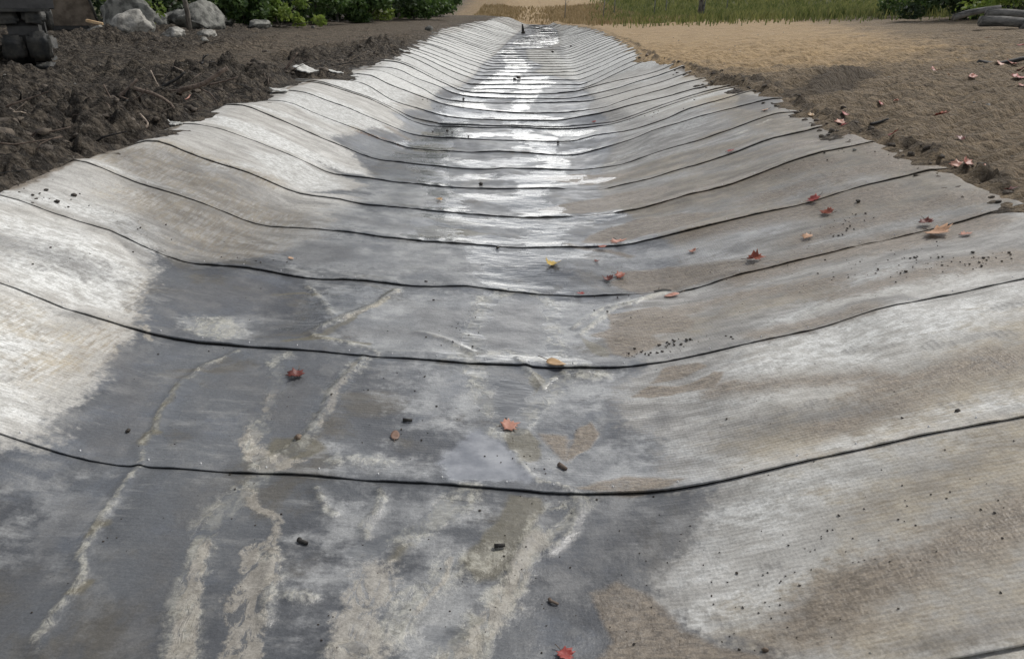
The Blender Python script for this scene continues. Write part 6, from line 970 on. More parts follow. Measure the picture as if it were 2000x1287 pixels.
FIRST = 6       # index in SEC of the nearest traced seam
first_strip = 0
NS = len(TY)
for si in range(0, NS - 1):
    Y0, Y1 = TY[si], TY[si + 1]
    n = si - FIRST + 1        # seam number of this strip's near edge (traced seams are 1..16)
    w = Y1 - Y0
    Ym = .5 * (Y0 + Y1)
    dx = .012 if 0 <= n <= 2 else .018 if 2 < n <= 4 else .025 if 4 < n <= 9 else .04 if n > 9 else .06
    dy = .012 if 0 <= n <= 2 else .018 if 2 < n <= 4 else .03 if 4 < n <= 9 else .08 if n > 9 else .06
    L0, R0, _, _ = crest(Y0 + .01); L1, R1, _, _ = crest(Y1 - .01)
    xl = min(float(L0), float(L1)) - .22; xr = max(float(R0), float(R1)) + .22
    xs = np.arange(xl, xr + dx, dx)
    ys = np.concatenate([[0, .002, .006, .014, .03, .05, .075, .1], np.arange(.13, w + .09, dy)])
    ys = ys[ys < w + .10]
    X, YY = np.meshgrid(xs, Y0 + ys)
    # ragged seam line and cut ends
    X = X + .03 * fbm(YY * 3, X * 0 + n, 2, 77) * sm(.5, 1, np.abs(X) / 3.2)
    wv = .010 * fbm(X * .8, X * 0 + n * 5.1, 3, 88)
    YY = YY + wv * (1 - sm(0, .3, YY - Y0))
    L, Rr, zl, zr = crest(YY)
    Lr = L + .10 * fbm(YY * 2.5, YY * 0 + 3, 3, 31) ; Rr_ = Rr + .06 * fbm(YY * 2.5, YY * 0 + 9, 3, 32)
    over_l = np.maximum(Lr - X, 0); over_r = np.maximum(X - Rr_, 0)
    Z = bed(X, YY) + relief(X, YY)
    Z = Z - .45 * np.minimum(over_l, .3) - .5 * np.minimum(over_r, .3)
    t = YY - Y0
    lp = lip(X[0], n, Y0)[None, :]
    Z = Z + lp * (1 - sm(0, .14, t)) + .003 * np.exp(-((t - .09) / .04) ** 2)
    Z = Z - .0045 * sm(w - .015, w + .03, t)
    nc = len(xs); nr = len(ys)
    co = np.stack([X, YY, Z], -1).reshape(-1, 3)
    # front face of the near edge: a thin cut edge turned down
    fx = X[0]; fy = YY[0]; fz = Z[0]
    th = lp[0] * .5
    fr = [np.stack([fx, fy - .0015, fz - .0015], -1), np.stack([fx, fy - .0018, fz - th], -1), np.stack([fx, fy + .006, fz - th - .001], -1)]
    co = np.concatenate([co] + fr)
    q = grid_quads(nr, nc)
    b = nr * nc
    i = np.arange(nc - 1)
    fq = [np.stack([i + 1, i, b + i, b + i + 1], 1)]
    for k in range(2): fq.append(np.stack([b + k * nc + i + 1, b + k * nc + i, b + (k + 1) * nc + i, b + (k + 1) * nc + i + 1], 1))
    q = np.concatenate([q] + fq)
    org = np.array([0, Y0, 0]); 
    o = np_obj('cement_cloth_strip', co - org, q, M['cloth']); o.location = tuple(org)
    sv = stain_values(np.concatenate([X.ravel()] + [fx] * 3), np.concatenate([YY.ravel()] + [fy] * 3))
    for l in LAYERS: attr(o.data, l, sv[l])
    attr(o.data, 'leftside', np.concatenate([X.ravel(), fx, fx, fx]) < -.2)
    # black backing under the edge, also standing in for the gap's shadow
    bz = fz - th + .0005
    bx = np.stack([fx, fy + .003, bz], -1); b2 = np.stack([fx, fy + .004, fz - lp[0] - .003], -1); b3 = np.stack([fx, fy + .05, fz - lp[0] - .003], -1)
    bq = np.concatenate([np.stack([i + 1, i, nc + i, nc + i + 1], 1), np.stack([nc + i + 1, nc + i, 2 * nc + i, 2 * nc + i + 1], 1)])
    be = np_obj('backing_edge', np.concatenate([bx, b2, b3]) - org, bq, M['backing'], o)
    if n <= 0:
        if n == 0: lab = STRIP_LAB[0]
        else: lab = 'strip of cement cloth below the bottom edge of the picture, behind the viewer'
    elif n in STRIP_LAB: lab = STRIP_LAB[n]
    else: lab = 'grey cement cloth strip above the %s seam counted up from the bottom' % tens(n - 1)
    tag(o, lab, 'cement cloth', 'overlapping cement cloth strips lining the ditch')
    if 1 <= n <= 5:
        for k, x in enumerate(np.arange(-2.9, 2.95, .21 + .01 * n)):
            x = x + random.uniform(-.03, .03)
            if n in BRIDGED and BRIDGED[n][0] - .1 < x < BRIDGED[n][1] + .1: continue
            j = int(np.clip((x - xs[0]) / dx, 0, nc - 1)); yy = float(fy[j]) + .035
            zz = float(np.interp(x, fx, Z[4])) + .002
            a = [(math.cos(t_) * .0035, math.sin(t_) * .0035, 0) for t_ in np.linspace(0, 2 * math.pi, 7)[:-1]]
            v = [(p[0], p[1], -.004) for p in a] + [(p[0] * .9, p[1] * .9, .002) for p in a] + [(0, 0, .0032)]
            f = [(k_, (k_ + 1) % 6, 6 + (k_ + 1) % 6, 6 + k_) for k_ in range(6)] + [(6 + k_, 6 + (k_ + 1) % 6, 12) for k_ in range(6)]
            mesh_obj('screw', v, f, M['screw'], o, loc=(x, yy - Y0, zz))

# ---------- the ground: one sheet ----------
def graded(a, b, d0, g):
    out = [a]; d = d0
    while out[-1] < b: out.append(out[-1] + d); d *= g
    return np.array(out)
xl_f = np.concatenate([np.arange(-9.5, -6, .032), np.arange(-6, -2.35, .021)]); xr_f = np.arange(2.5, 8.5, .036)
xc = np.arange(-2.3, 2.5, .2)
xo_l = -graded(9.5, 200, .05, 1.04)[::-1]; xo_r = graded(8.5, 200, .05, 1.04)
gx = np.concatenate([xo_l[:-1], xl_f, xc, xr_f, xo_r[1:]])
gy = np.concatenate([np.arange(-8, 1.5, .5), np.arange(1.6, 3.4, .05)]); yy = 3.4; lst = []
while yy < 30: lst.append(yy); yy += max(.021, yy * .0048)
while yy < 420: lst.append(yy); yy *= 1.02
gy = np.concatenate([gy, lst])
X, Y = np.meshgrid(gx, gy)
L, Rr, zl, zr = crest(Y)
dl = L - X; dr = X - Rr
Z = ground_base(X, Y)
onl = sm(-.02, .12, dl) * (Y < 62); onr = sm(-.02, .10, dr) * (Y < 62)
far_fade = 1 - .75 * sm(18, 45, Y)
track = np.exp(-((X + 5.6 - .02 * Y) / 1.5) ** 2) * sm(11, 14, Y) * .9 + sm(16, 26, Y) * .55 * (1 - sm(7, 11, -X))
rough_l = onl * (1 - .7 * np.clip(track, 0, 1)) * far_fade
ridge_l = .07 * np.exp(-((dl - .55) / .35) ** 2) * (1 - sm(10, 16, Y))
xw = X + .08 * fbm(X * 3, Y * 3, 3, 61); yw = Y + .08 * fbm(X * 3, Y * 3, 3, 62)
cl = clods(xw, yw, .6, 31, .35) * .38 + clods(xw, yw, .36, 1, .5) * .45 + clods(xw, yw, .19, 11, .7) * .8 + clods(xw, yw, .10, 21, .8) * .9 + .05 * np.abs(fbm(X * 7, Y * 7, 4, 91))
mudz = cl + .05 * fbm(X * 1.1, Y * 1.1, 4, 3) + .03 * fbm(X * 9, Y * 9, 3, 4)
var_ = np.clip(.62 + 1.5 * fbm(X * .55, Y * .55, 3, 141), .12, 1.15)
Z = Z + rough_l * (mudz * var_ + ridge_l - .02) + onl * .02 * fbm(X * 4, Y * 4, 4, 8)
# collapse notch beside the cloth
Z = Z - onl * .10 * np.exp(-(((X + 3.45) / .35) ** 2 + ((Y - 7.6) / .5) ** 2)) - onl * .12 * np.exp(-(((X + 3.3) / .3) ** 2 + ((Y - 9.0) / .9) ** 2))
ca, sa = math.cos(-.6), math.sin(-.6)
fu = X * ca - Y * sa; fv = X * sa + Y * ca
fur = fbm(fu * 1.5, fv * 9, 4, 51)
near_r = (1 - sm(14, 26, Y))
Z = Z + onr * (.095 * fur * near_r + .035 * fbm(X * 1.2, Y * 1.2, 4, 55) + .022 * fbm(X * 9, Y * 9, 4, 56) * near_r)
edge_r = np.exp(-((dr - .14) / .12) ** 2) * onr * (1 - .5 * sm(15, 30, Y))
Z = Z + edge_r * (clods(X, Y, .10, 71, .7) * .9 + .015) + onr * clods(X, Y, .12, 75, .12) * .35 * near_r
Z = Z + sm(22, 40, Y) * .05 * fbm(X * .8, Y * .8, 4, 57)
for d_, amp_, sd__ in ((dr, .045, 301), (dl, .028, 302)):
    am = .9 * fbm(X * 3.3, Y * 3.3, 3, sd__) + .5 * clods(X, Y, .09, sd__, .6) / .09 * .4 + d_ * 2.2 + .12
    sel = (d_ < .02) & (d_ > -.32) & (Y < 61) & (Y > (2.5 if sd__ == 301 else 5.9))
    Z = np.where(sel, np.maximum(Z, bed(X, Y) + amp_ * np.clip(am, -.6, .7)), Z)
go = np_obj('ground', np.stack([X, Y, Z], -1).reshape(-1, 3), grid_quads(len(gy), len(gx)), M['ground'])
tag(go, 'bare soil banks, dark churned mud on the left and tan furrowed soil on the right', 'ground', kind='structure')
right = np.where(X > 0, 1.0, 0.0) * sm(-.3, .1, dr) + np.where(Y > 61, sm(-2, 2, X), 0)
attr(go.data, 'right', np.clip(right, 0, 1).ravel())
sandv = sm(10, 17, Y) * (X > 0) * (1 - sm(5.5, 11, X - .22 * (Y - 14))) + sm(52, 64, Y) * sm(-7.5, -2.5, X - .0 * Y) * (1 - sm(6, 9, X - .05 * Y))
attr(go.data, 'sand', np.clip(sandv, 0, 1).ravel())
grv = sm(32, 58, Y + .9 * (X - 8)) * sm(3.0, 9, X - .08 * (Y - 40)) + sm(26, 34, Y) * sm(9, 13, -X)
attr(go.data, 'grassy', np.clip(grv, 0, 1).ravel())
attr(go.data, 'pack', np.clip(track, 0, 1).ravel())
ds, pr = seg_dist(X.ravel(), Y.ravel(), SCARP, False)
mo = (1 - sm(.08, .42, ds)) * sm(0, .15, pr) * (1 - sm(.6, 1, pr)); mo = mo + .9 * edge_r.ravel() * (fbm(X * 5, Y * 5, 3, 5).ravel() > -.2)  # painted shade along the scarp, plus moist soil beside the right cloth edge
attr(go.data, 'shade_moist', np.clip(mo, 0, 1))
GXI, GYI, GZ = gx, gy, Z
def gz(x, y):
    i = int(np.clip(np.searchsorted(GXI, x) - 1, 0, len(GXI) - 2)); j = int(np.clip(np.searchsorted(GYI, y) - 1, 0, len(GYI) - 2))
    a = (x - GXI[i]) / (GXI[i + 1] - GXI[i]); b = (y - GYI[j]) / (GYI[j + 1] - GYI[j])
    return float((GZ[j, i] * (1 - a) + GZ[j, i + 1] * a) * (1 - b) + (GZ[j + 1, i] * (1 - a) + GZ[j + 1, i + 1] * a) * b)
def surf(x, y):
    Lc, Rc, _, _ = crest(y)
    if Lc < x < Rc and y < 62: return float(bed(x, y)) + float(relief(np.array([x]), np.array([y]))[0])
    return gz(x, y)

# ---------- fallen leaves ----------
MAPLE = [(0, -.42), (.10, -.40), (.30, -.46), (.26, -.30), (.50, -.12), (.36, -.02), (.52, .12), (.30, .12), (.24, .14), (.26, .30), (.12, .24), (0, .56)]
def leaf_obj(kind, size, colr, curl, loc, lab):
    rr = random.Random(int(loc[0] * 1000) ^ int(loc[1] * 777))
    if kind == 'maple': half = MAPLE; outline = half + [(-x, y) for x, y in half[-2:0:-1]]
    else: outline = [(.30 * math.sin(t) * (1 + .12 * math.cos(t)), .5 * -math.cos(t)) for t in np.linspace(0, 2 * math.pi, 22)[:-1]]
    rings = [(1.0), (.66), (.34)]
    v = []; f = []; n = len(outline)
    for r in rings: v += [(x * r, y * r) for x, y in outline]
    v.append((0, 0))
    for k in range(2):
        for i in range(n): f.append((k * n + i, k * n + (i + 1) % n, (k + 1) * n + (i + 1) % n, (k + 1) * n + i))
    for i in range(n): f.append((2 * n + i, 2 * n + (i + 1) % n, 3 * n))
    ax = rr.uniform(0, math.pi); ca_, sa_ = math.cos(ax), math.sin(ax); k1 = curl * rr.uniform(1.0, 1.6); k2 = curl * rr.uniform(-.3, .8)
    V = []
    for x, y in v:
        u = x * ca_ + y * sa_; w_ = -x * sa_ + y * ca_
        th_ = u * k1 * 2.2
        if abs(k1) > .05: U = math.sin(th_) / (k1 * 2.2); zz = (1 - math.cos(th_)) / (k1 * 2.2)
        else: U = u; zz = 0
        zz += k2 * w_ * w_ * .8 + .05 * math.sin(9 * x + 5 * y) * curl + .03 * abs(x) 
        V.append((U * ca_ - w_ * sa_, U * sa_ + w_ * ca_, zz))
    V = [(a * size, b * size, c * size) for a, b, c in V]
    e = .02; sx = (surf(loc[0] + e, loc[1]) - surf(loc[0] - e, loc[1])) / (2 * e); sy = (surf(loc[0], loc[1] + e) - surf(loc[0], loc[1] - e)) / (2 * e)
    sx = max(-.5, min(.5, sx)); sy = max(-.5, min(.5, sy))
    nrm = Vector((-sx, -sy, 1)).normalized()
    q = nrm.to_track_quat('Z', 'Y') @ Euler((rr.uniform(-.12, .12), rr.uniform(-.12, .12), rr.uniform(0, 6.28))).to_quaternion()
    zmin = min((q @ Vector(p)).z for p in V)
    key = 'leaf_%s' % str(colr)
    if key not in M: M[key] = leaf_material('leaf_red' if colr[0] > .4 else 'leaf_brown', colr)
    name = 'maple_leaf' if kind == 'maple' else 'fallen_leaf'
    o = mesh_obj(name, V, f, M[key])
    sol = o.modifiers.new('thickness', 'SOLIDIFY'); sol.thickness = .0006 + size * .004
    o.rotation_mode = 'QUATERNION'; o.rotation_quaternion = q
    lift_ = (.006 if kind == 'oval' else .008) + (.014 if 'on the seam' in lab or 'over the dark seam' in lab else .004 if 'on a seam' in lab else 0)
    o.location = (loc[0], loc[1], loc[2] - zmin * .55 + lift_)
    # stalk
    b0 = V[0] if kind == 'maple' else V[0]
    st = tube_mesh([b0, (b0[0] * 1.35, b0[1] * 1.35, b0[2] + .02 * size), (b0[0] * 1.9 + .08 * size, b0[1] * 1.9, b0[2] + .10 * size)], [.012 * size + .0006] * 3, 5)
    mesh_obj('stalk', st[0], st[1], M['twig'], o)
    tag(o, lab, 'leaf', 'fallen leaves')
    return o

def tube_mesh(pts_, rad, k=6):
    pts_ = [Vector(p) for p in pts_]; V = []; F = []
    for i, p in enumerate(pts_):
        d = (pts_[min(i + 1, len(pts_) - 1)] - pts_[max(i - 1, 0)]).normalized()
        up = Vector((0, 0, 1)) if abs(d.z) < .9 else Vector((1, 0, 0))
        a = d.cross(up).normalized(); b_ = d.cross(a)
        for j in range(k):
            t = 2 * math.pi * j / k; V.append(tuple(p + (a * math.cos(t) + b_ * math.sin(t)) * rad[i]))
    for i in range(len(pts_) - 1):
        for j in range(k): F.append((i * k + j, i * k + (j + 1) % k, (i + 1) * k + (j + 1) % k, (i + 1) * k + j))
    F.append(tuple(range(k))[::-1]); F.append(tuple((len(pts_) - 1) * k + j for j in range(k)))
    return V, F

for x, y, s, kind, c, curl, lab in LEAVES:
    leaf_obj(kind, s * 1.08, c, curl, (x, y, surf(x, y)), lab)

# ---------- stones, clods and crumbs ----------
def rock_mesh(seed, flat=.7, k=3, bump=.25):
    bm = bmesh.new(); bmesh.ops.create_icosphere(bm, subdivisions=k, radius=.5); rs = random.Random(seed)
    pl = [(Vector((rs.gauss(0, 1), rs.gauss(0, 1), rs.gauss(0, 1))).normalized(), rs.uniform(.26, .44)) for _ in range(11)]
    from mathutils import noise as mn
    for v in bm.verts:
        p = v.co.copy()
        for nn, dd in pl:
            s = p.dot(nn)
            if s > dd: p = p - nn * (s - dd) * .92
        p = p * (1 + bump * mn.noise(v.co * 3.0 + Vector((seed, 0, 0))) + bump * .5 * mn.noise(v.co * 8.0 + Vector((0, seed, 0))))
        v.co = Vector((p.x, p.y, p.z * flat))
    V = [tuple(v.co) for v in bm.verts]; F = [tuple(v.index for v in f.verts) for f in bm.faces]; bm.free(); return V, F

def stone(name, x, y, size, mat, lab, cat, group, seed, flat=.7, k=3, sink=.2, rot=None, smooth=True, sx=1.0):
    V, F = rock_mesh(seed, flat, k)
    V = [(a * size * sx, b * size, c * size) for a, b, c in V]
    o = mesh_obj(name, V, F, mat, smooth=smooth)
    o.location = (x, y, surf(x, y) + size * flat * (.5 - sink)); o.rotation_euler = (0, 0, random.uniform(0, 6.28) if rot is None else rot)
    tag(o, lab, cat, group); return o
KM = {'dark': 'dark', 'brown': 'brown', 'grey': 'rock', 'pale': 'palerock'}
for i, (x, y, s, k_, lab) in enumerate(PEBBLES):
    stone('pebble', x, y, s, M[KM[k_]], lab, 'stone', 'small stones and chips', i + 50, k=2, sink=.12)

crumb_me = []
for k in range(6):
    V, F = rock_mesh(200 + k, .7, 1, .4); me = bpy.data.meshes.new('crumb'); me.from_pydata(V, [], F); me.materials.append(M['dark'] if k % 2 else M['mudclod']); crumb_me.append(me)
big = sorted(CRUMBS, key=lambda c: -c[2] * 1.0 / (c[1] + .6))
for i, (x, y, s) in enumerate(big[:280]):
    o = bpy.data.objects.new('soil_crumb', crumb_me[i % 6]); col.objects.link(o)
    o.scale = (s * 1.25, s * random.uniform(.7, 1.2), s); o.rotation_euler = (0, 0, random.uniform(0, 6.28)); o.location = (x, y, surf(x, y) + s * .25)
    tag(o, 'tiny dark crumb of soil lying on the cement cloth', 'soil crumb', 'soil crumbs scattered on the cloth')
V = []; F = []
for i, (x, y, s) in enumerate(big[280:] + [(random.gauss(0, 1.6), random.uniform(1.7, 9), random.uniform(.002, .006)) for _ in range(500)]):
    me = crumb_me[i % 6]; b0 = len(V); zz = surf(x, y)
    V += [(v.co.x * s * 1.3 + x, v.co.y * s + y, v.co.z * s + zz + s * .2) for v in me.vertices]; F += [tuple(b0 + q_ for q_ in p.vertices) for p in me.polygons]
tag(mesh_obj('fine_crumbs', V, F, M['dark'], smooth=False), 'fine dark soil specks strewn over the cement cloth', 'soil specks', kind='stuff')

# loose mud clods on the banks
for i in range(150):
    y = 3.6 + 14 * random.random() ** 1.4; Lc, Rc, _, _ = crest(y)
    x = float(Lc) - .12 - abs(random.gauss(0, .5)) if i % 3 else float(Lc) - random.uniform(.3, 5)
    s = random.uniform(.04, .15) * (1.2 if i % 3 == 0 else .8)
    V, F = rock_mesh(400 + i % 12, .65, 2, .45)
    o = mesh_obj('mud_clod', [(a * s * 1.3, b_ * s, c_ * s) for a, b_, c_ in V], F, M['mudclod']); o.location = (x, y, gz(x, y) + s * .15); o.rotation_euler = (0, 0, random.uniform(0, 6))
    tag(o, 'loose dark clod of mud on the churned left bank', 'mud clod', 'loose clods on the left bank')
for i in range(110):
    y = 4.8 + 13 * random.random() ** 1.3; Lc, Rc, _, _ = crest(y); x = float(Rc) - .05 + random.gauss(0, .14); s = random.uniform(.015, .07)
    V, F = rock_mesh(500 + i % 9, .65, 2, .4)
    o = mesh_obj('mud_clod', [(a * s * 1.3, b_ * s, c_ * s) for a, b_, c_ in V], F, M['mudclod']); o.location = (x, y, gz(x, y) + s * .15); o.rotation_euler = (0, 0, random.uniform(0, 6))
    tag(o, 'loose brown clod of soil along the right edge of the cloth', 'soil clod', 'clods along the right edge of the cloth')
for i in range(110):
    y = 5 + 20 * random.random(); sd_ = random.random() < .7
    x = float(crest(y)[0]) - random.uniform(.3, 6) if sd_ else float(crest(y)[1]) + random.uniform(.3, 5)
    s = random.uniform(.015, .05)
    o = bpy.data.objects.new('pale_pebble', crumb_me[0].copy()); o.data.materials.clear(); o.data.materials.append(M['palerock']); col.objects.link(o)
    o.scale = (s * 1.2, s, s * .8); o.location = (x, y, gz(x, y) + s * .2); o.rotation_euler = (0, 0, random.uniform(0, 6))
    tag(o, 'small pale pebble in the soil of the %s bank' % ('left' if sd_ else 'right'), 'pebble', 'pale pebbles in the banks')

# ---------- twigs and branches ----------
for pl, r, lab in TWIGS:
    pp = []
    for x, y, h, ab in pl: pp.append((x, y, h if ab else surf(x, y) + h + r * .6))
    hi_ = max(p[2] for p in pl)
    if hi_ > .03 and -9 < pp[0][0] < -2.5:
        off_ = max(0.0, max(gz(p[0], p[1]) - p[2] for p in pp)) * .6 + .03; pp = [(p[0], p[1], p[2] + off_) for p in pp]
    # smooth the polyline
    if len(pp) > 2:
        q = []
        for i in range(len(pp) - 1):
            a, b_ = Vector(pp[i]), Vector(pp[i + 1]); p0 = Vector(pp[max(i - 1, 0)]); p3 = Vector(pp[min(i + 2, len(pp) - 1)])
            for t in (0, .33, .66): 
                q.append(.5 * ((2 * a) + (b_ - p0) * t + (2 * p0 - 5 * a + 4 * b_ - p3) * t * t + (-p0 + 3 * a - 3 * b_ + p3) * t ** 3))
        q.append(Vector(pp[-1])); pp = q
    org = Vector(pp[0]); pp = [Vector(p) - org + Vector((random.gauss(0, r * .25), random.gauss(0, r * .25), 0)) for p in pp]
    dark = 'black' in lab or 'dark' in lab; mt = M['twigdark'] if dark else M['twigpale'] if 'pale' in lab else M['twigpink'] if 'pink' in lab else M['twig']
    V, F = tube_mesh(pp, [r * (1.5 if 'chip' not in lab and 'black stick' not in lab else .9) * (1 - .45 * i / len(pp)) for i in range(len(pp))], 4 if ('chip' in lab or 'black stick' in lab) else 7)
    o = mesh_obj('branch' if r > .009 and 'chip' not in lab else 'twig', V, F, mt); o.location = org
    if 'thick curved' in lab:
        e = pp[len(pp) // 2]
        V, F = tube_mesh([e, e + Vector((.12, .05, -.08)), e + Vector((.2, 0, -.16))], [r * .5, r * .35, r * .2], 6); mesh_obj('side_shoot', V, F, mt, o)
    if 'forked' in lab:
        e = pp[-1]; V, F = tube_mesh([e * .55, e * .8 + Vector((.05, 0, .02)), e + Vector((.07, 0, .0))], [r * .9, r * .8, r * .8], 6); mesh_obj('fork', V, F, mt, o)
    tag(o, lab, 'twig' if r <= .009 else 'branch')

for i in range(46):
    y = 4.5 + 11 * random.random() ** 1.2; x = float(crest(y)[0]) - .1 - abs(random.gauss(0, .8)); r = random.uniform(.003, .011); L_ = random.uniform(.18, .7)
    an = random.uniform(0, 6.28); ca_, sa_ = math.cos(an), math.sin(an); up = random.uniform(.0, .5); z0 = gz(x, y); pp = []
    for k in range(6):
        t = k / 5; px_ = L_ * t; w_ = .12 * L_ * math.sin(3.5 * t + i); zt = max(gz(x + px_ * ca_ - w_ * sa_, y + px_ * sa_ + w_ * ca_), z0 + up * L_ * t) + .01 - .03 * (k == 0)
        pp.append((px_ * ca_ - w_ * sa_, px_ * sa_ + w_ * ca_, zt - z0))
    V, F = tube_mesh(pp, [r * (1 - .6 * k / 5) for k in range(6)], 5); o = mesh_obj('root', V, F, M[('twig', 'twigdark', 'twigpale')[i % 3]]); o.location = (x, y, z0)
    tag(o, 'torn root or thin twig sticking out of the churned left bank', 'root', 'torn roots in the left bank')

# ---------- boulders behind the left track ----------
def boulder(key, size, flat, seed, mat, lab, sx=1.0, rot=0.0, dz=0):
    x, y = PLACE[key]; V, F = rock_mesh(seed, flat, 4, .22)
    o = mesh_obj('boulder', [(a * size * sx, b_ * size, c_ * size) for a, b_, c_ in V], F, M[mat]); o.location = (x, y + size * .3, gz(x, y) + size * flat * .22 + dz); o.rotation_euler = (0, 0, rot)
    tag(o, lab, 'boulder', 'boulders at the edge of the woods'); return o
boulder('boulder_a', 1.32, 1.05, 3, 'rock', 'largest grey boulder, standing upright behind the left bank', 1.15, .3)
boulder('boulder_b', 1.15, .6, 7, 'palerock', 'rough pale boulder lying in front of the largest grey one', 1.1, .1, -.05)
boulder('boulder_c', .62, .6, 11, 'palerock', 'low pale boulder half buried in mud right of the largest one', 1.1, .2)
boulder('boulder_d', 1.5, .6, 14, 'rock', 'dark grey boulder partly hidden behind the low pale one', 1.2, .5)
boulder('boulder_e', 1.0, .6, 17, 'rock', 'dark low boulder between the leaning sapling and the stake')
boulder('boulder_f', 1.5, .75, 23, 'rock', 'grey angular boulder directly behind the dark stake', 1.3, .9)
boulder('boulder_g', .55, .6, 27, 'palerock', 'small pale boulder in mud right of the dark stake')
boulder('boulder_h', .9, .7, 31, 'rock', 'dark rock under the ferns right of the stake')
boulder('boulder_i', 1.1, .5, 37, 'rock', 'slanted grey rock at the foot of the wide pale trunk', 1.4, 1.1)
boulder('boulder_j', .9, .5, 41, 'rock', 'dark rock among tangled branches under the shrubs')

# ---------- foliage ----------
def leaf_cloud(centers, radii, n, size, seed, flat=.7, shell=.55):
    rs = np.random.RandomState(seed); centers = np.array(centers); radii = np.array(radii); k = rs.choice(len(centers), n, p=radii ** 2 / np.sum(radii ** 2))
    d = rs.normal(size=(n, 3)); d /= np.linalg.norm(d, axis=1)[:, None]
    r = radii[k] * (shell + (1 - shell) * rs.uniform(size=n)) * (.8 + .35 * rs.uniform(size=n))
    p = centers[k] + d * r[:, None] * np.array([1, 1, flat])
    a = rs.normal(size=(n, 3)); a /= np.linalg.norm(a, axis=1)[:, None]
    b_ = np.cross(a, rs.normal(size=(n, 3))); b_ /= np.linalg.norm(b_, axis=1)[:, None]
    s = size * (.6 + .8 * rs.uniform(size=n))[:, None]
    v = np.stack([p - a * s, p + b_ * s * .55, p + a * s, p - b_ * s * .55], 1).reshape(-1, 3)
    return v, np.arange(4 * n).reshape(-1, 4)

def shrub(x, y, h, w, mat, lab, n=1800, size=.05, seed=1, cat='shrub', group='shrubs at the edge of the woods', stems=5):
    z0 = gz(x, y); root = empty('shrub', (x, y, z0)); rs = random.Random(seed)
    cs = []; rr_ = []
    for i in range(16):
        t = rs.random(); cs.append((rs.gauss(0, w * .38), rs.gauss(0, w * .25), h * (.12 + .82 * t))); rr_.append(w * rs.uniform(.16, .34))
    v, q = leaf_cloud(cs, rr_, n, size, seed)
    v[:, 2] = np.maximum(v[:, 2], .02)
    np_obj('foliage', v, q, M[mat], root, smooth=False)
    V = []; F = []
    for i in range(stems):
        c_ = cs[i * 2]; a, b_ = tube_mesh([(rs.gauss(0, .06), rs.gauss(0, .06), -.05), (c_[0] * .5, c_[1] * .5, c_[2] * .5), c_], [.022, .015, .006], 5)
        o0 = len(V); V += a; F += [tuple(o0 + k for k in f) for f in b_]
    mesh_obj('stems', V, F, M['bark'], root)
    tag(root, lab, cat, group); return root

def tree(x, y, h, r, mat, leafm, lab, seed=1, n=5000, crown0=.35, lean=(0, 0), cw=2.2, size=.10, group='trees of the wood', name='broadleaf_tree'):
    z0 = gz(x, y) - .1; root = empty(name, (x, y, z0)); rs = random.Random(seed)
    pt = [(lean[0] * t * h + .08 * math.sin(3 * t + seed) , lean[1] * t * h, t * h) for t in (0, .04, .15, .35, .6, .85, 1)]
    V, F = tube_mesh(pt, [r * 1.5, r * 1.1, r, r * .85, r * .6, r * .3, r * .08], 10)
    tr = mesh_obj('trunk', V, F, M[mat], root)
    cs = []; rr_ = []
    for i in range(24):
        t = crown0 + (1 - crown0) * rs.random(); an = rs.uniform(0, 6.28); d = cw * (1.1 - .6 * abs(t - .6)) * rs.uniform(.3, 1)
        b0 = (lean[0] * t * h, lean[1] * t * h, t * h); e = (b0[0] + d * math.cos(an), b0[1] + d * math.sin(an), b0[2] + rs.uniform(.1, .9))
        a, b_ = tube_mesh([b0, ((b0[0] + e[0]) / 2, (b0[1] + e[1]) / 2, (b0[2] + e[2]) / 2 + .15), e], [r * .3, r * .18, r * .05], 5)
        mesh_obj('limb', a, b_, M[mat], root); cs.append(e); rr_.append(cw * rs.uniform(.3, .6))
    cs.append((lean[0] * h, lean[1] * h, h)); rr_.append(cw * .35)
    v, q = leaf_cloud(cs, rr_, n, size, seed)
    np_obj('crown', v, q, M[leafm], root, smooth=False)
    tag(root, lab, 'tree', group); return root

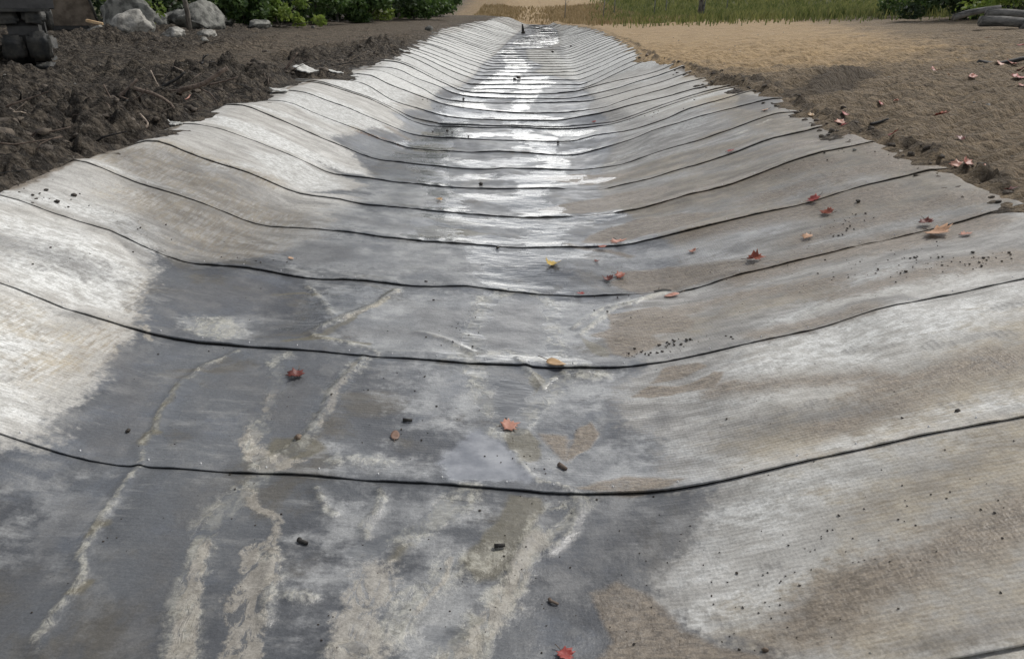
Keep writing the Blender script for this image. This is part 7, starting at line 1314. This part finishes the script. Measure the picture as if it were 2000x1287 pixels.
SHR = [(-12.6, 29, 2.3, 2.2, 'leaf2', 'dark leafy shrub behind the largest boulder at the far left'),
 (-9.2, 28.5, 1.1, 1.3, 'leaf1', 'fresh green bush growing right behind the dark stake'),
 (-8.4, 29.5, .9, 1.5, 'leaf3', 'yellow green broadleaf weeds right of the stake'),
 (-9.6, 31.5, 2.6, 2.4, 'leaf2', 'dark shrub behind the yellow green weeds'),
 (-11.4, 24.6, .9, .8, 'leaf3', 'mossy green plant between the large boulder and the leaning sapling'),
 (-8.4, 34, 2.2, 2.2, 'leaf1', 'mid green shrub beside the wide pale trunk'),
 (-11.8, 36, 3, 3, 'leaf2', 'dark shrub left of the wide pale trunk'),
 (-8.7, 38.5, 2.6, 2.6, 'leaf2', 'dense dark shrub right of the wide pale trunk'),
 (-6.6, 37.0, 1.2, 1.5, 'leaf1', 'low green bush on the mud right of the wide pale trunk'),
 (-7.0, 42, 3.2, 3.0, 'leaf2', 'tall dark shrub midway along the wood edge'),
 (-5.2, 44, 2.6, 2.4, 'leaf1', 'green shrub leaning over the muddy track'),
 (-6.0, 50, 3.4, 3.2, 'leaf2', 'dark thicket near the bend of the ditch'),
 (-4.6, 53, 2.8, 2.4, 'leaf1', 'bright green thicket last before the sandy slope'),
 (-14.8, 33, 3, 3, 'leaf2', 'shrub in deep shade at the far left behind the plate'),
 (-11.2, 33.5, 2.4, 2.4, 'leaf1', 'green shrub filling the gap behind the angular boulder'),
 (-14.6, 38.5, 2.8, 3.0, 'leaf2', 'dark shrub filling the shade left of the slim grey trunk'),
 (-7.6, 39.5, 1.6, 2.0, 'leaf3', 'light green leafy plant in front of the midway thicket'),
 (-5.9, 47.5, 1.6, 1.8, 'leaf1', 'small green bush at the edge of the mud near the bend'),
 (-12.5, 42, 3, 3.4, 'leaf2', 'dark shrub deep inside the wood')]
for i, (x, y, h, w, mt, lab) in enumerate(SHR):
    shrub(x, y, h, w, mt, lab, n=int(1500 + 900 * h), size=.055 + .0012 * y, seed=60 + i)

TREES = [(-15.6, 47.2, 12, .22, 'greybark', 'leaf2', 'slim grey trunked tree far left in the wood'),
 (-10.6, 38.5, 14, .42, 'greybark', 'leaf2', 'wide pale grey trunk rising at the edge of the wood'),
 (-12.9, 31.5, 11, .16, 'bark', 'leaf2', 'dark thin trunk behind the boulders'),
 (-8.2, 45.5, 12, .16, 'bark', 'leaf1', 'thin dark trunk among the shrubs midway'),
 (-6.1, 54.6, 9, .24, 'bark', 'leaf2', 'dark short forked trunk near the bend'),
 (-9.6, 52, 14, .20, 'greybark', 'leaf2', 'grey trunk behind the midway thicket'),
 (-13.5, 56, 14, .25, 'greybark', 'leaf1', 'grey trunk deep in the wood left'),
 (-18.5, 38, 13, .25, 'bark', 'leaf2', 'dark trunk in the shade beyond the machine'),
 (-17.5, 27, 12, .22, 'bark', 'leaf2', 'dark trunk beside the excavator at the far left'),
 (-5.6, 64, 12, .18, 'bark', 'leaf1', 'tree standing left of the sandy slope')]
for i, (x, y, h, r, mt, lf, lab) in enumerate(TREES):
    tree(x, y, h, r, mt, lf, lab, seed=100 + i, n=7000, cw=2.8, size=.14)
# far woods that close the view from other positions
for i in range(16):
    x = -24 - 9 * (i % 4) + random.uniform(-2, 2); y = 30 + 12 * (i // 2) + random.uniform(-3, 3)
    tree(x, y, random.uniform(10, 15), .22, 'bark', 'leaf2', 'tree in the wood behind the machine, hidden from the path', seed=200 + i, n=1500, cw=3.0, size=.22, group='hidden trees of the wood')

for i, (x, y, r, lab) in enumerate([(-12.3, 36, .05, 'thin pole like trunk right of the slim grey tree'), (-9.0, 36.5, .07, 'thin grey trunk just right of the wide pale trunk'), (-7.9, 37.5, .05, 'thin leaning trunk over the low green bush'), (-7.4, 43, .06, 'thin straight trunk between the midway shrubs'), (-6.2, 45.5, .07, 'thin pale trunk beside the green shrub by the track'), (-5.4, 47.5, .05, 'thin grey stem before the thicket at the bend'), (-5.0, 51, .07, 'pale stem in front of the last bright thicket'), (-13.8, 33, .08, 'dark stem behind the steel plate')]):
    root = empty('young_tree', (x, y, gz(x, y))); ln_ = random.uniform(-.06, .06); hh = random.uniform(4, 6)
    V, F = tube_mesh([(0, 0, -.1), (ln_ * hh * .4, 0, hh * .4), (ln_ * hh, 0, hh)], [r * 1.3, r, r * .4], 7); mesh_obj('trunk', V, F, M['greybark'] if i % 3 else M['bark'], root)
    for k in range(6):
        t = .12 + .12 * k; sg = (-1) ** k; d = random.uniform(.4, .9) * sg
        V, F = tube_mesh([(ln_ * hh * t, 0, hh * t), (ln_ * hh * t + d * .5, .1, hh * (t + .04)), (ln_ * hh * t + d, .1 * sg, hh * (t + random.uniform(.02, .14)))], [r * .35, r * .22, r * .08], 5); mesh_obj('limb', V, F, M['bark'], root)
    v, q = leaf_cloud([(ln_ * hh + random.gauss(0, .6), random.gauss(0, .4), hh * random.uniform(.5, 1)) for _ in range(7)], [.6] * 7, 900, .09, 500 + i); np_obj('crown', v, q, M['leaf1'], root, smooth=False)
    tag(root, lab, 'young tree', 'thin young trees at the wood edge')

# leaning sapling and stake
x, y = PLACE['sapling']; root = empty('sapling', (x, y, gz(x, y)))
V, F = tube_mesh([(0, 0, 0), (-.25, 0, .35), (-.55, .05, .9), (-.75, .1, 1.5), (-1.0, .1, 2.2)], [.045, .04, .032, .022, .01], 7); mesh_obj('trunk', V, F, M['twigdark'], root)
v, q = leaf_cloud([(.35, 0, .75), (.55, 0, .55), (-.9, 0, 2.2)], [.3, .22, .5], 160, .07, 5); np_obj('foliage', v, q, M['leaf3'], root, smooth=False)
V, F = tube_mesh([(-.25, 0, .35), (.15, 0, .55), (.5, 0, .7)], [.02, .014, .008], 5); mesh_obj('limb', V, F, M['twigdark'], root)
tag(root, 'thin dark sapling leaning left in front of the largest boulder', 'sapling')
x, y = PLACE['stake']; root = empty('wooden_stake', (x, y, gz(x, y)))
V, F = tube_mesh([(0, 0, -.1), (.01, 0, .5), (-.03, 0, 1.1), (-.06, .02, 1.9)], [.085, .075, .07, .06], 8); mesh_obj('shaft', V, F, M['bark'], root)
tag(root, 'dark brown upright stake standing in the mud among the boulders', 'stake')
x, y = PLACE['stub']; root = empty('broken_stump', (x, y, gz(x, y)))
V, F = tube_mesh([(0, 0, -.1), (.02, 0, .5), (.05, 0, 1.1), (.12, 0, 1.5)], [.22, .15, .13, .05], 8); mesh_obj('shaft', V, F, M['bark'], root)
V, F = tube_mesh([(.16, -.05, .0), (.2, -.05, .6), (.28, -.05, 1.2)], [.08, .07, .02], 6); mesh_obj('split_face', V, F, M['log'], root)
tag(root, 'dark broken stump with a pale split side at the edge of the grass', 'stump')
x, y = PLACE['post']; root = empty('short_post', (x, y, surf(x, y)))
V, F = tube_mesh([(0, 0, 0), (-.03, 0, .3), (-.05, 0, .48)], [.09, .06, .035], 8); mesh_obj('shaft', V, F, M['twigdark'], root)
V, F = rock_mesh(77, .6, 2); mesh_obj('root_clump', [(a * .35, b_ * .3, c_ * .3 + .05) for a, b_, c_ in V], F, M['dark'], root)
tag(root, 'dark stubby post standing in the far water of the ditch', 'post')
for i, (u, y, h, lab) in enumerate([(6.6, 60, 3.2, 'leftmost bare pale sapling in the grass'), (10.6, 62, 4, 'bare pale sapling left of the broken stump'), (12.2, 66, 4, 'bare pale sapling just behind the broken stump'), (4.2, 66, 3.5, 'bare sapling at the corner of the sandy slope'), (16.5, 64, 4, 'bare sapling right of the broken stump'), (8.6, 70, 4, 'bare thin sapling farthest in the grass')]):
    root = empty('bare_sapling', (u, y, gz(u, y)))
    V, F = tube_mesh([(0, 0, -.1), (.05, 0, h * .4), (.0, 0, h)], [.05, .035, .012], 6); mesh_obj('trunk', V, F, M['greybark'], root)
    for k in range(4):
        t = .3 + .15 * k; d = (-1) ** k * .5; V, F = tube_mesh([(.03, 0, h * t), (d * .6, 0, h * (t + .08)), (d, .1, h * (t + .2))], [.018, .012, .005], 5); mesh_obj('limb', V, F, M['greybark'], root)
    tag(root, lab, 'sapling', 'bare saplings in the grass')

# ---------- grass on the right and weeds round the slope ----------
def grass_patch(name, n, fx_, hmin, hmax, mat, lab, wid=.012, seed=3):
    rs = np.random.RandomState(seed); P = []
    while len(P) < n:
        x, y = fx_(rs); P.append((x, y, gz(x, y)))
    P = np.array(P); n = len(P); an = rs.uniform(0, 6.28, n); h = rs.uniform(hmin, hmax, n); ln = rs.uniform(.1, .6, n) * h; la = rs.uniform(0, 6.28, n)
    w_ = wid * (P[:, 1] / 30) ; dx_ = np.cos(an) * w_; dy_ = np.sin(an) * w_
    a = P - np.stack([dx_, dy_, 0 * h + .02], 1); b_ = P + np.stack([dx_, dy_, 0 * h - .02], 1)
    m1 = P + np.stack([np.cos(la) * ln * .35, np.sin(la) * ln * .35, h * .6], 1); tp = P + np.stack([np.cos(la) * ln, np.sin(la) * ln, h], 1)
    c_ = m1 + np.stack([dx_ * .7, dy_ * .7, 0 * h], 1); d_ = m1 - np.stack([dx_ * .7, dy_ * .7, 0 * h], 1)
    v = np.stack([a, b_, c_, tp, d_], 1).reshape(-1, 3); q = np.arange(5 * n).reshape(-1, 5)
    o = np_obj(name, v, q, M[mat], smooth=False); tag(o, lab, 'grass' if 'grass' in name else 'weeds', kind='stuff'); return o
def f_grass(rs):
    while True:
        y = 24 + 80 * rs.uniform() ** 1.5; x = rs.uniform(4, 14 + y * .45)
        k = float(sm(31, 52, y + .9 * (x - 8)) * sm(3, 9, x - .08 * (y - 40)))
        if rs.uniform() < k * (.45 + .9 * float(vnoise(np.array([x * .7]), np.array([y * .7]), 3)[0] + .5)): return x, y
grass_patch('grass', 42000, f_grass, .06, .5, 'grass', 'olive green grass and ground cover on the right beyond the bare soil', .022, 3)
def f_dry(rs):
    while True:
        y = 44 + 45 * rs.uniform(); x = rs.uniform(-3, 10)
        if rs.uniform() < .85 * math.exp(-((x - .8 - (y - 60) * .06) / 1.8) ** 2): continue
        Lc, Rc, _, _ = crest(y)
        if y < 62 and x < float(Rc) + .4: continue
        return x, y
grass_patch('dry_weeds', 9000, f_dry, .08, .35, 'dryweed', 'dry tan weeds round the foot of the sandy slope', .018, 9)

# right corner: logs and bush
x, y = PLACE['logs']; 
LG = [((-.7, 0, .18), (.9, -.2, .10), .13, 'longest pale weathered log at the right corner under the bush'), ((-.3, .5, .35), (1.1, .3, .30), .11, 'pale weathered log lying behind the longest one'), ((-.9, .9, .25), (.2, .8, .5), .09, 'short dark weathered log end behind the log heap'), ((.2, -.3, .1), (1.9, .2, .12), .12, 'grey log nearest the bare soil in the log heap')]
for a, b_, r, lab in LG:
    o_ = Vector((x, y, gz(x, y))); A_, B_ = Vector(a), Vector(b_)
    V, F = tube_mesh([(0, 0, 0), (B_ - A_) * .33 + Vector((0, .03, .03)), (B_ - A_) * .66 + Vector((0, -.03, .02)), B_ - A_], [r, r * .95, r * .85, r * .6], 9)
    o = mesh_obj('log', V, F, M['log']); o.location = o_ + A_; tag(o, lab, 'log', 'weathered logs in the right corner')
shrub(15.2, 25.4, 2.4, 1.9, 'leaf3', 'bright leaved bush above the logs in the right corner', n=1400, size=.085, seed=301, group='bushes in the right corner')
shrub(15.0, 27.6, 1.7, 1.8, 'leaf2', 'dark bush left of the logs in the right corner', n=3800, size=.075, seed=302, group='bushes in the right corner')
shrub(16.6, 28.0, 2.6, 2.8, 'leaf2', 'tall dark bush behind the logs in the right corner', n=5200, size=.08, seed=303, group='bushes in the right corner')
shrub(16.2, 32.5, 1.0, 1.8, 'leaf1', 'low green bush where the grass meets the dark corner', n=3000, size=.07, seed=304, group='bushes in the right corner')
for i in range(6):
    x_ = 24 + 7 * i + random.uniform(-2, 2); y_ = 40 + 9 * i
    tree(x_, y_, random.uniform(9, 13), .2, 'bark', 'leaf1', 'tree on the right beyond the frame', seed=400 + i, n=1500, cw=3.0, size=.22, group='hidden trees on the right')

# ---------- scraps of cloth turned up at the cut edge ----------
def scrap(key, w, d, h, seed, lab):
    x, y = PLACE[key]; n_ = 14; rs = np.random.RandomState(seed)
    u, v_ = np.meshgrid(np.linspace(-.5, .5, n_), np.linspace(-.5, .5, n_)); 
    X_ = u * w; Y_ = v_ * d; Z_ = h * (np.clip(-u + .2, 0, 1) ** 1.5) + .02 * fbm(u * 4 + seed, v_ * 4, 3, seed) + .01
    X_ = X_ + .05 * fbm(v_ * 6, u * 3, 2, seed + 2)
    o = np_obj('cloth_flap', np.stack([X_, Y_, Z_], -1).reshape(-1, 3), grid_quads(n_, n_), M['clothscrap']); o.location = (x, y, surf(x, y) + .02); o.rotation_euler = (0, 0, rs.uniform(-.4, .4))
    s_ = o.modifiers.new('thickness', 'SOLIDIFY'); s_.thickness = .012
    tag(o, lab, 'cloth flap', 'turned up scraps at the cloth edge')
scrap('flap_a', .22, .35, .13, 5, 'pale cloth flap standing against the mud beside the leaning stick')
scrap('flap_b', .20, .2, .05, 8, 'pale scrap end of cloth left of the double seam')
scrap('flap_c', .16, .12, .02, 12, 'small pale scrap in the dark notch by the third crest bulge')
scrap('flap_d', .2, .2, .07, 15, 'thin pale scrap under black mud beyond the standing flap')
scrap('flap_e', .2, .25, .08, 18, 'pale turned edge of cloth far up the left side')

# ---------- excavator at the far left ----------
x, y = PLACE['excavator']; root = empty('excavator', (x - .55, y + .9, gz(x, y) - .05), R(-62))
def box(cx, cy, cz, sx_, sy_, sz_, bev=.01):
    bm = bmesh.new(); bmesh.ops.create_cube(bm, size=1); 
    for v in bm.verts: v.co = Vector((v.co.x * sx_ + cx, v.co.y * sy_ + cy, v.co.z * sz_ + cz))
    if bev: bmesh.ops.bevel(bm, geom=bm.edges[:], offset=bev, segments=2, affect='EDGES')
    V = [tuple(v.co) for v in bm.verts]; F = [tuple(v.index for v in f.verts) for f in bm.faces]; bm.free(); return V, F
def place(V, rx, p): 
    m_ = Matrix.Rotation(rx, 3, 'Y'); return [tuple(m_ @ Vector(v) + Vector(p)) for v in V]
def muddy(V, F, seed):
    from mathutils import noise as mn
    bm = bmesh.new(); vs = [bm.verts.new(v) for v in V]
    for f in F: bm.faces.new([vs[i] for i in f])
    bmesh.ops.subdivide_edges(bm, edges=[e for e in bm.edges if e.calc_length() > .08], cuts=3, use_grid_fill=True)
    for v in bm.verts:
        v.co += Vector((mn.noise(v.co * 6 + Vector((seed, 0, 0))), mn.noise(v.co * 6 + Vector((0, seed, 3))), mn.noise(v.co * 6 + Vector((5, 0, seed))))) * .035 + Vector((mn.noise(v.co * 22), mn.noise(v.co * 22 + Vector((9, 0, 0))), mn.noise(v.co * 22 + Vector((0, 9, 0))))) * .012
    V = [tuple(v.co) for v in bm.verts]; bm.verts.index_update(); F = [tuple(v.index for v in f.verts) for f in bm.faces]; bm.free(); return V, F
TR_R = .52; LEN = 3.2; W_ = .62
for side in (0, 1):
    yo = -side * 2.3
    path = []; per = 2 * LEN + 2 * math.pi * TR_R; N_ = 20
    for k in range(N_):
        s = k * per / N_
        if s < LEN: p = (-s, 0, 2 * TR_R); a = 0
        elif s < LEN + math.pi * TR_R: t = (s - LEN) / TR_R; p = (-LEN - TR_R * math.sin(t), 0, TR_R + TR_R * math.cos(t)); a = -t
        elif s < 2 * LEN + math.pi * TR_R: p = (-LEN + (s - LEN - math.pi * TR_R), 0, 0); a = math.pi
        else: t = (s - 2 * LEN - math.pi * TR_R) / TR_R; p = (TR_R * math.sin(t), 0, TR_R - TR_R * math.cos(t)); a = -t + math.pi
        V, F = box(0, .17, .03, .43, .31, .15, .05)
        V2, F2 = box(.03, -.17, .01, .36, .28, .12, .04); F2 = [tuple(i + len(V) for i in f) for f in F2]; V = V + V2; F = F + F2
        V = place(V, a, (p[0], yo, p[2]))
        V, F = muddy(V, F, k); mesh_obj('track_shoe', V, F, M['steel'], root)
    V, F = box(-LEN / 2, yo, TR_R, LEN + .1, .3, .55, .04); mesh_obj('track_frame', V, F, M['blacksteel'], root, smooth=False)
    for xx in (0, -LEN):
        V, F = tube_mesh([(xx, yo - .2, TR_R), (xx, yo + .2, TR_R)], [TR_R - .06] * 2, 24); mesh_obj('idler_wheel', V, F, M['blacksteel'], root, smooth=False)
V, F = box(-LEN / 2, -1.15, 1.0, 2.2, 1.9, .35, .04); mesh_obj('undercarriage', V, F, M['blacksteel'], root, smooth=False)
V, F = box(-LEN / 2 - .2, -1.15, 1.9, 3.4, 2.6, 1.2, .12); mesh_obj('upper_body', V, F, M['machine'], root, smooth=False)
V, F = box(-.6, -.55, 2.6, 1.3, 1.0, 1.5, .08); cab = mesh_obj('cab', V, F, M['machine'], root, smooth=False)
V, F = box(.06, -.55, 2.75, .02, .8, .9, .004); mesh_obj('window', V, F, M['blacksteel'], cab, smooth=False)
V, F = tube_mesh([(.1, -1.2, 2.0), (1.8, -1.2, 4.2), (3.4, -1.2, 3.6), (4.2, -1.2, 2.2)], [.22, .26, .18, .15], 8); mesh_obj('boom', V, F, M['machine'], root)
V = []; F = []; na = 18
for i in range(na + 1):
    t = math.radians(112 - 84 * i / na)
    for rad, yy_ in ((.74, -.46), (.74, .46), (.77, .46), (.77, -.46)): V.append((rad * math.cos(t), yy_, TR_R + rad * math.sin(t)))
for i in range(na):
    for k in range(4): F.append((i * 4 + k, i * 4 + (k + 1) % 4, i * 4 + 4 + (k + 1) % 4, i * 4 + 4 + k))
F += [(3, 2, 1, 0), (na * 4, na * 4 + 1, na * 4 + 2, na * 4 + 3)]
fd = mesh_obj('guard_plate', V, F, M['blacksteel'], root, smooth=False)
V, F = box(.66, 0, TR_R + .34, .05, .8, .045, .008); mesh_obj('lower_lip', V, F, M['steel'], fd, smooth=False)
tag(root, 'muddy tracked excavator, its dark track end showing at the upper left', 'excavator')
# the steel plate
x, y = PLACE['plate']; root = empty('steel_plate', (x, y, gz(x, y) + .12), R(8))
V = []; 
pr_ = [(-1.0, 0), (.62, 0), (.28, 1.7), (-1.0, 1.7)]
V = [(a, -.04, b_) for a, b_ in pr_] + [(a, .04, b_) for a, b_ in pr_]; F = [(0, 1, 2, 3), (7, 6, 5, 4), (0, 4, 5, 1), (1, 5, 6, 2), (2, 6, 7, 3), (3, 7, 4, 0)]
mesh_obj('plate', V, F, M['plate'], root, smooth=False)
V, F = tube_mesh([(.64, -.06, 0), (.30, -.06, 1.7)], [.035, .035], 6); mesh_obj('rim', V, F, M['steel'], root)
V, F = box(-.3, .1, -.06, 1.3, .25, .12, .02); mesh_obj('skid', V, F, M['blacksteel'], root, smooth=False)
tag(root, 'mud caked brown steel plate with a sloping edge behind the excavator track', 'steel plate')
for i, (dx_, dz_, rz, lab) in enumerate([(.72, .16, .2, 'orange split piece of wood on top beside the steel plate'), (.80, .02, -.25, 'pale split piece of wood under the orange one beside the plate')]):
    V, F = box(0, 0, 0, .42, .14, .07, .012); V = [(a, b_, c_ + (.05 * a if a > 0 else 0)) for a, b_, c_ in V]
    o = mesh_obj('split_wood', V, F, M['wood'] if i == 0 else M['palerock'], smooth=False); o.location = (x + dx_, y - .35 - .2 * i, gz(x + dx_, y - .4) + .07 + dz_); o.rotation_euler = (0, .25 * (1 - 2 * i), rz)
    tag(o, lab, 'piece of wood')
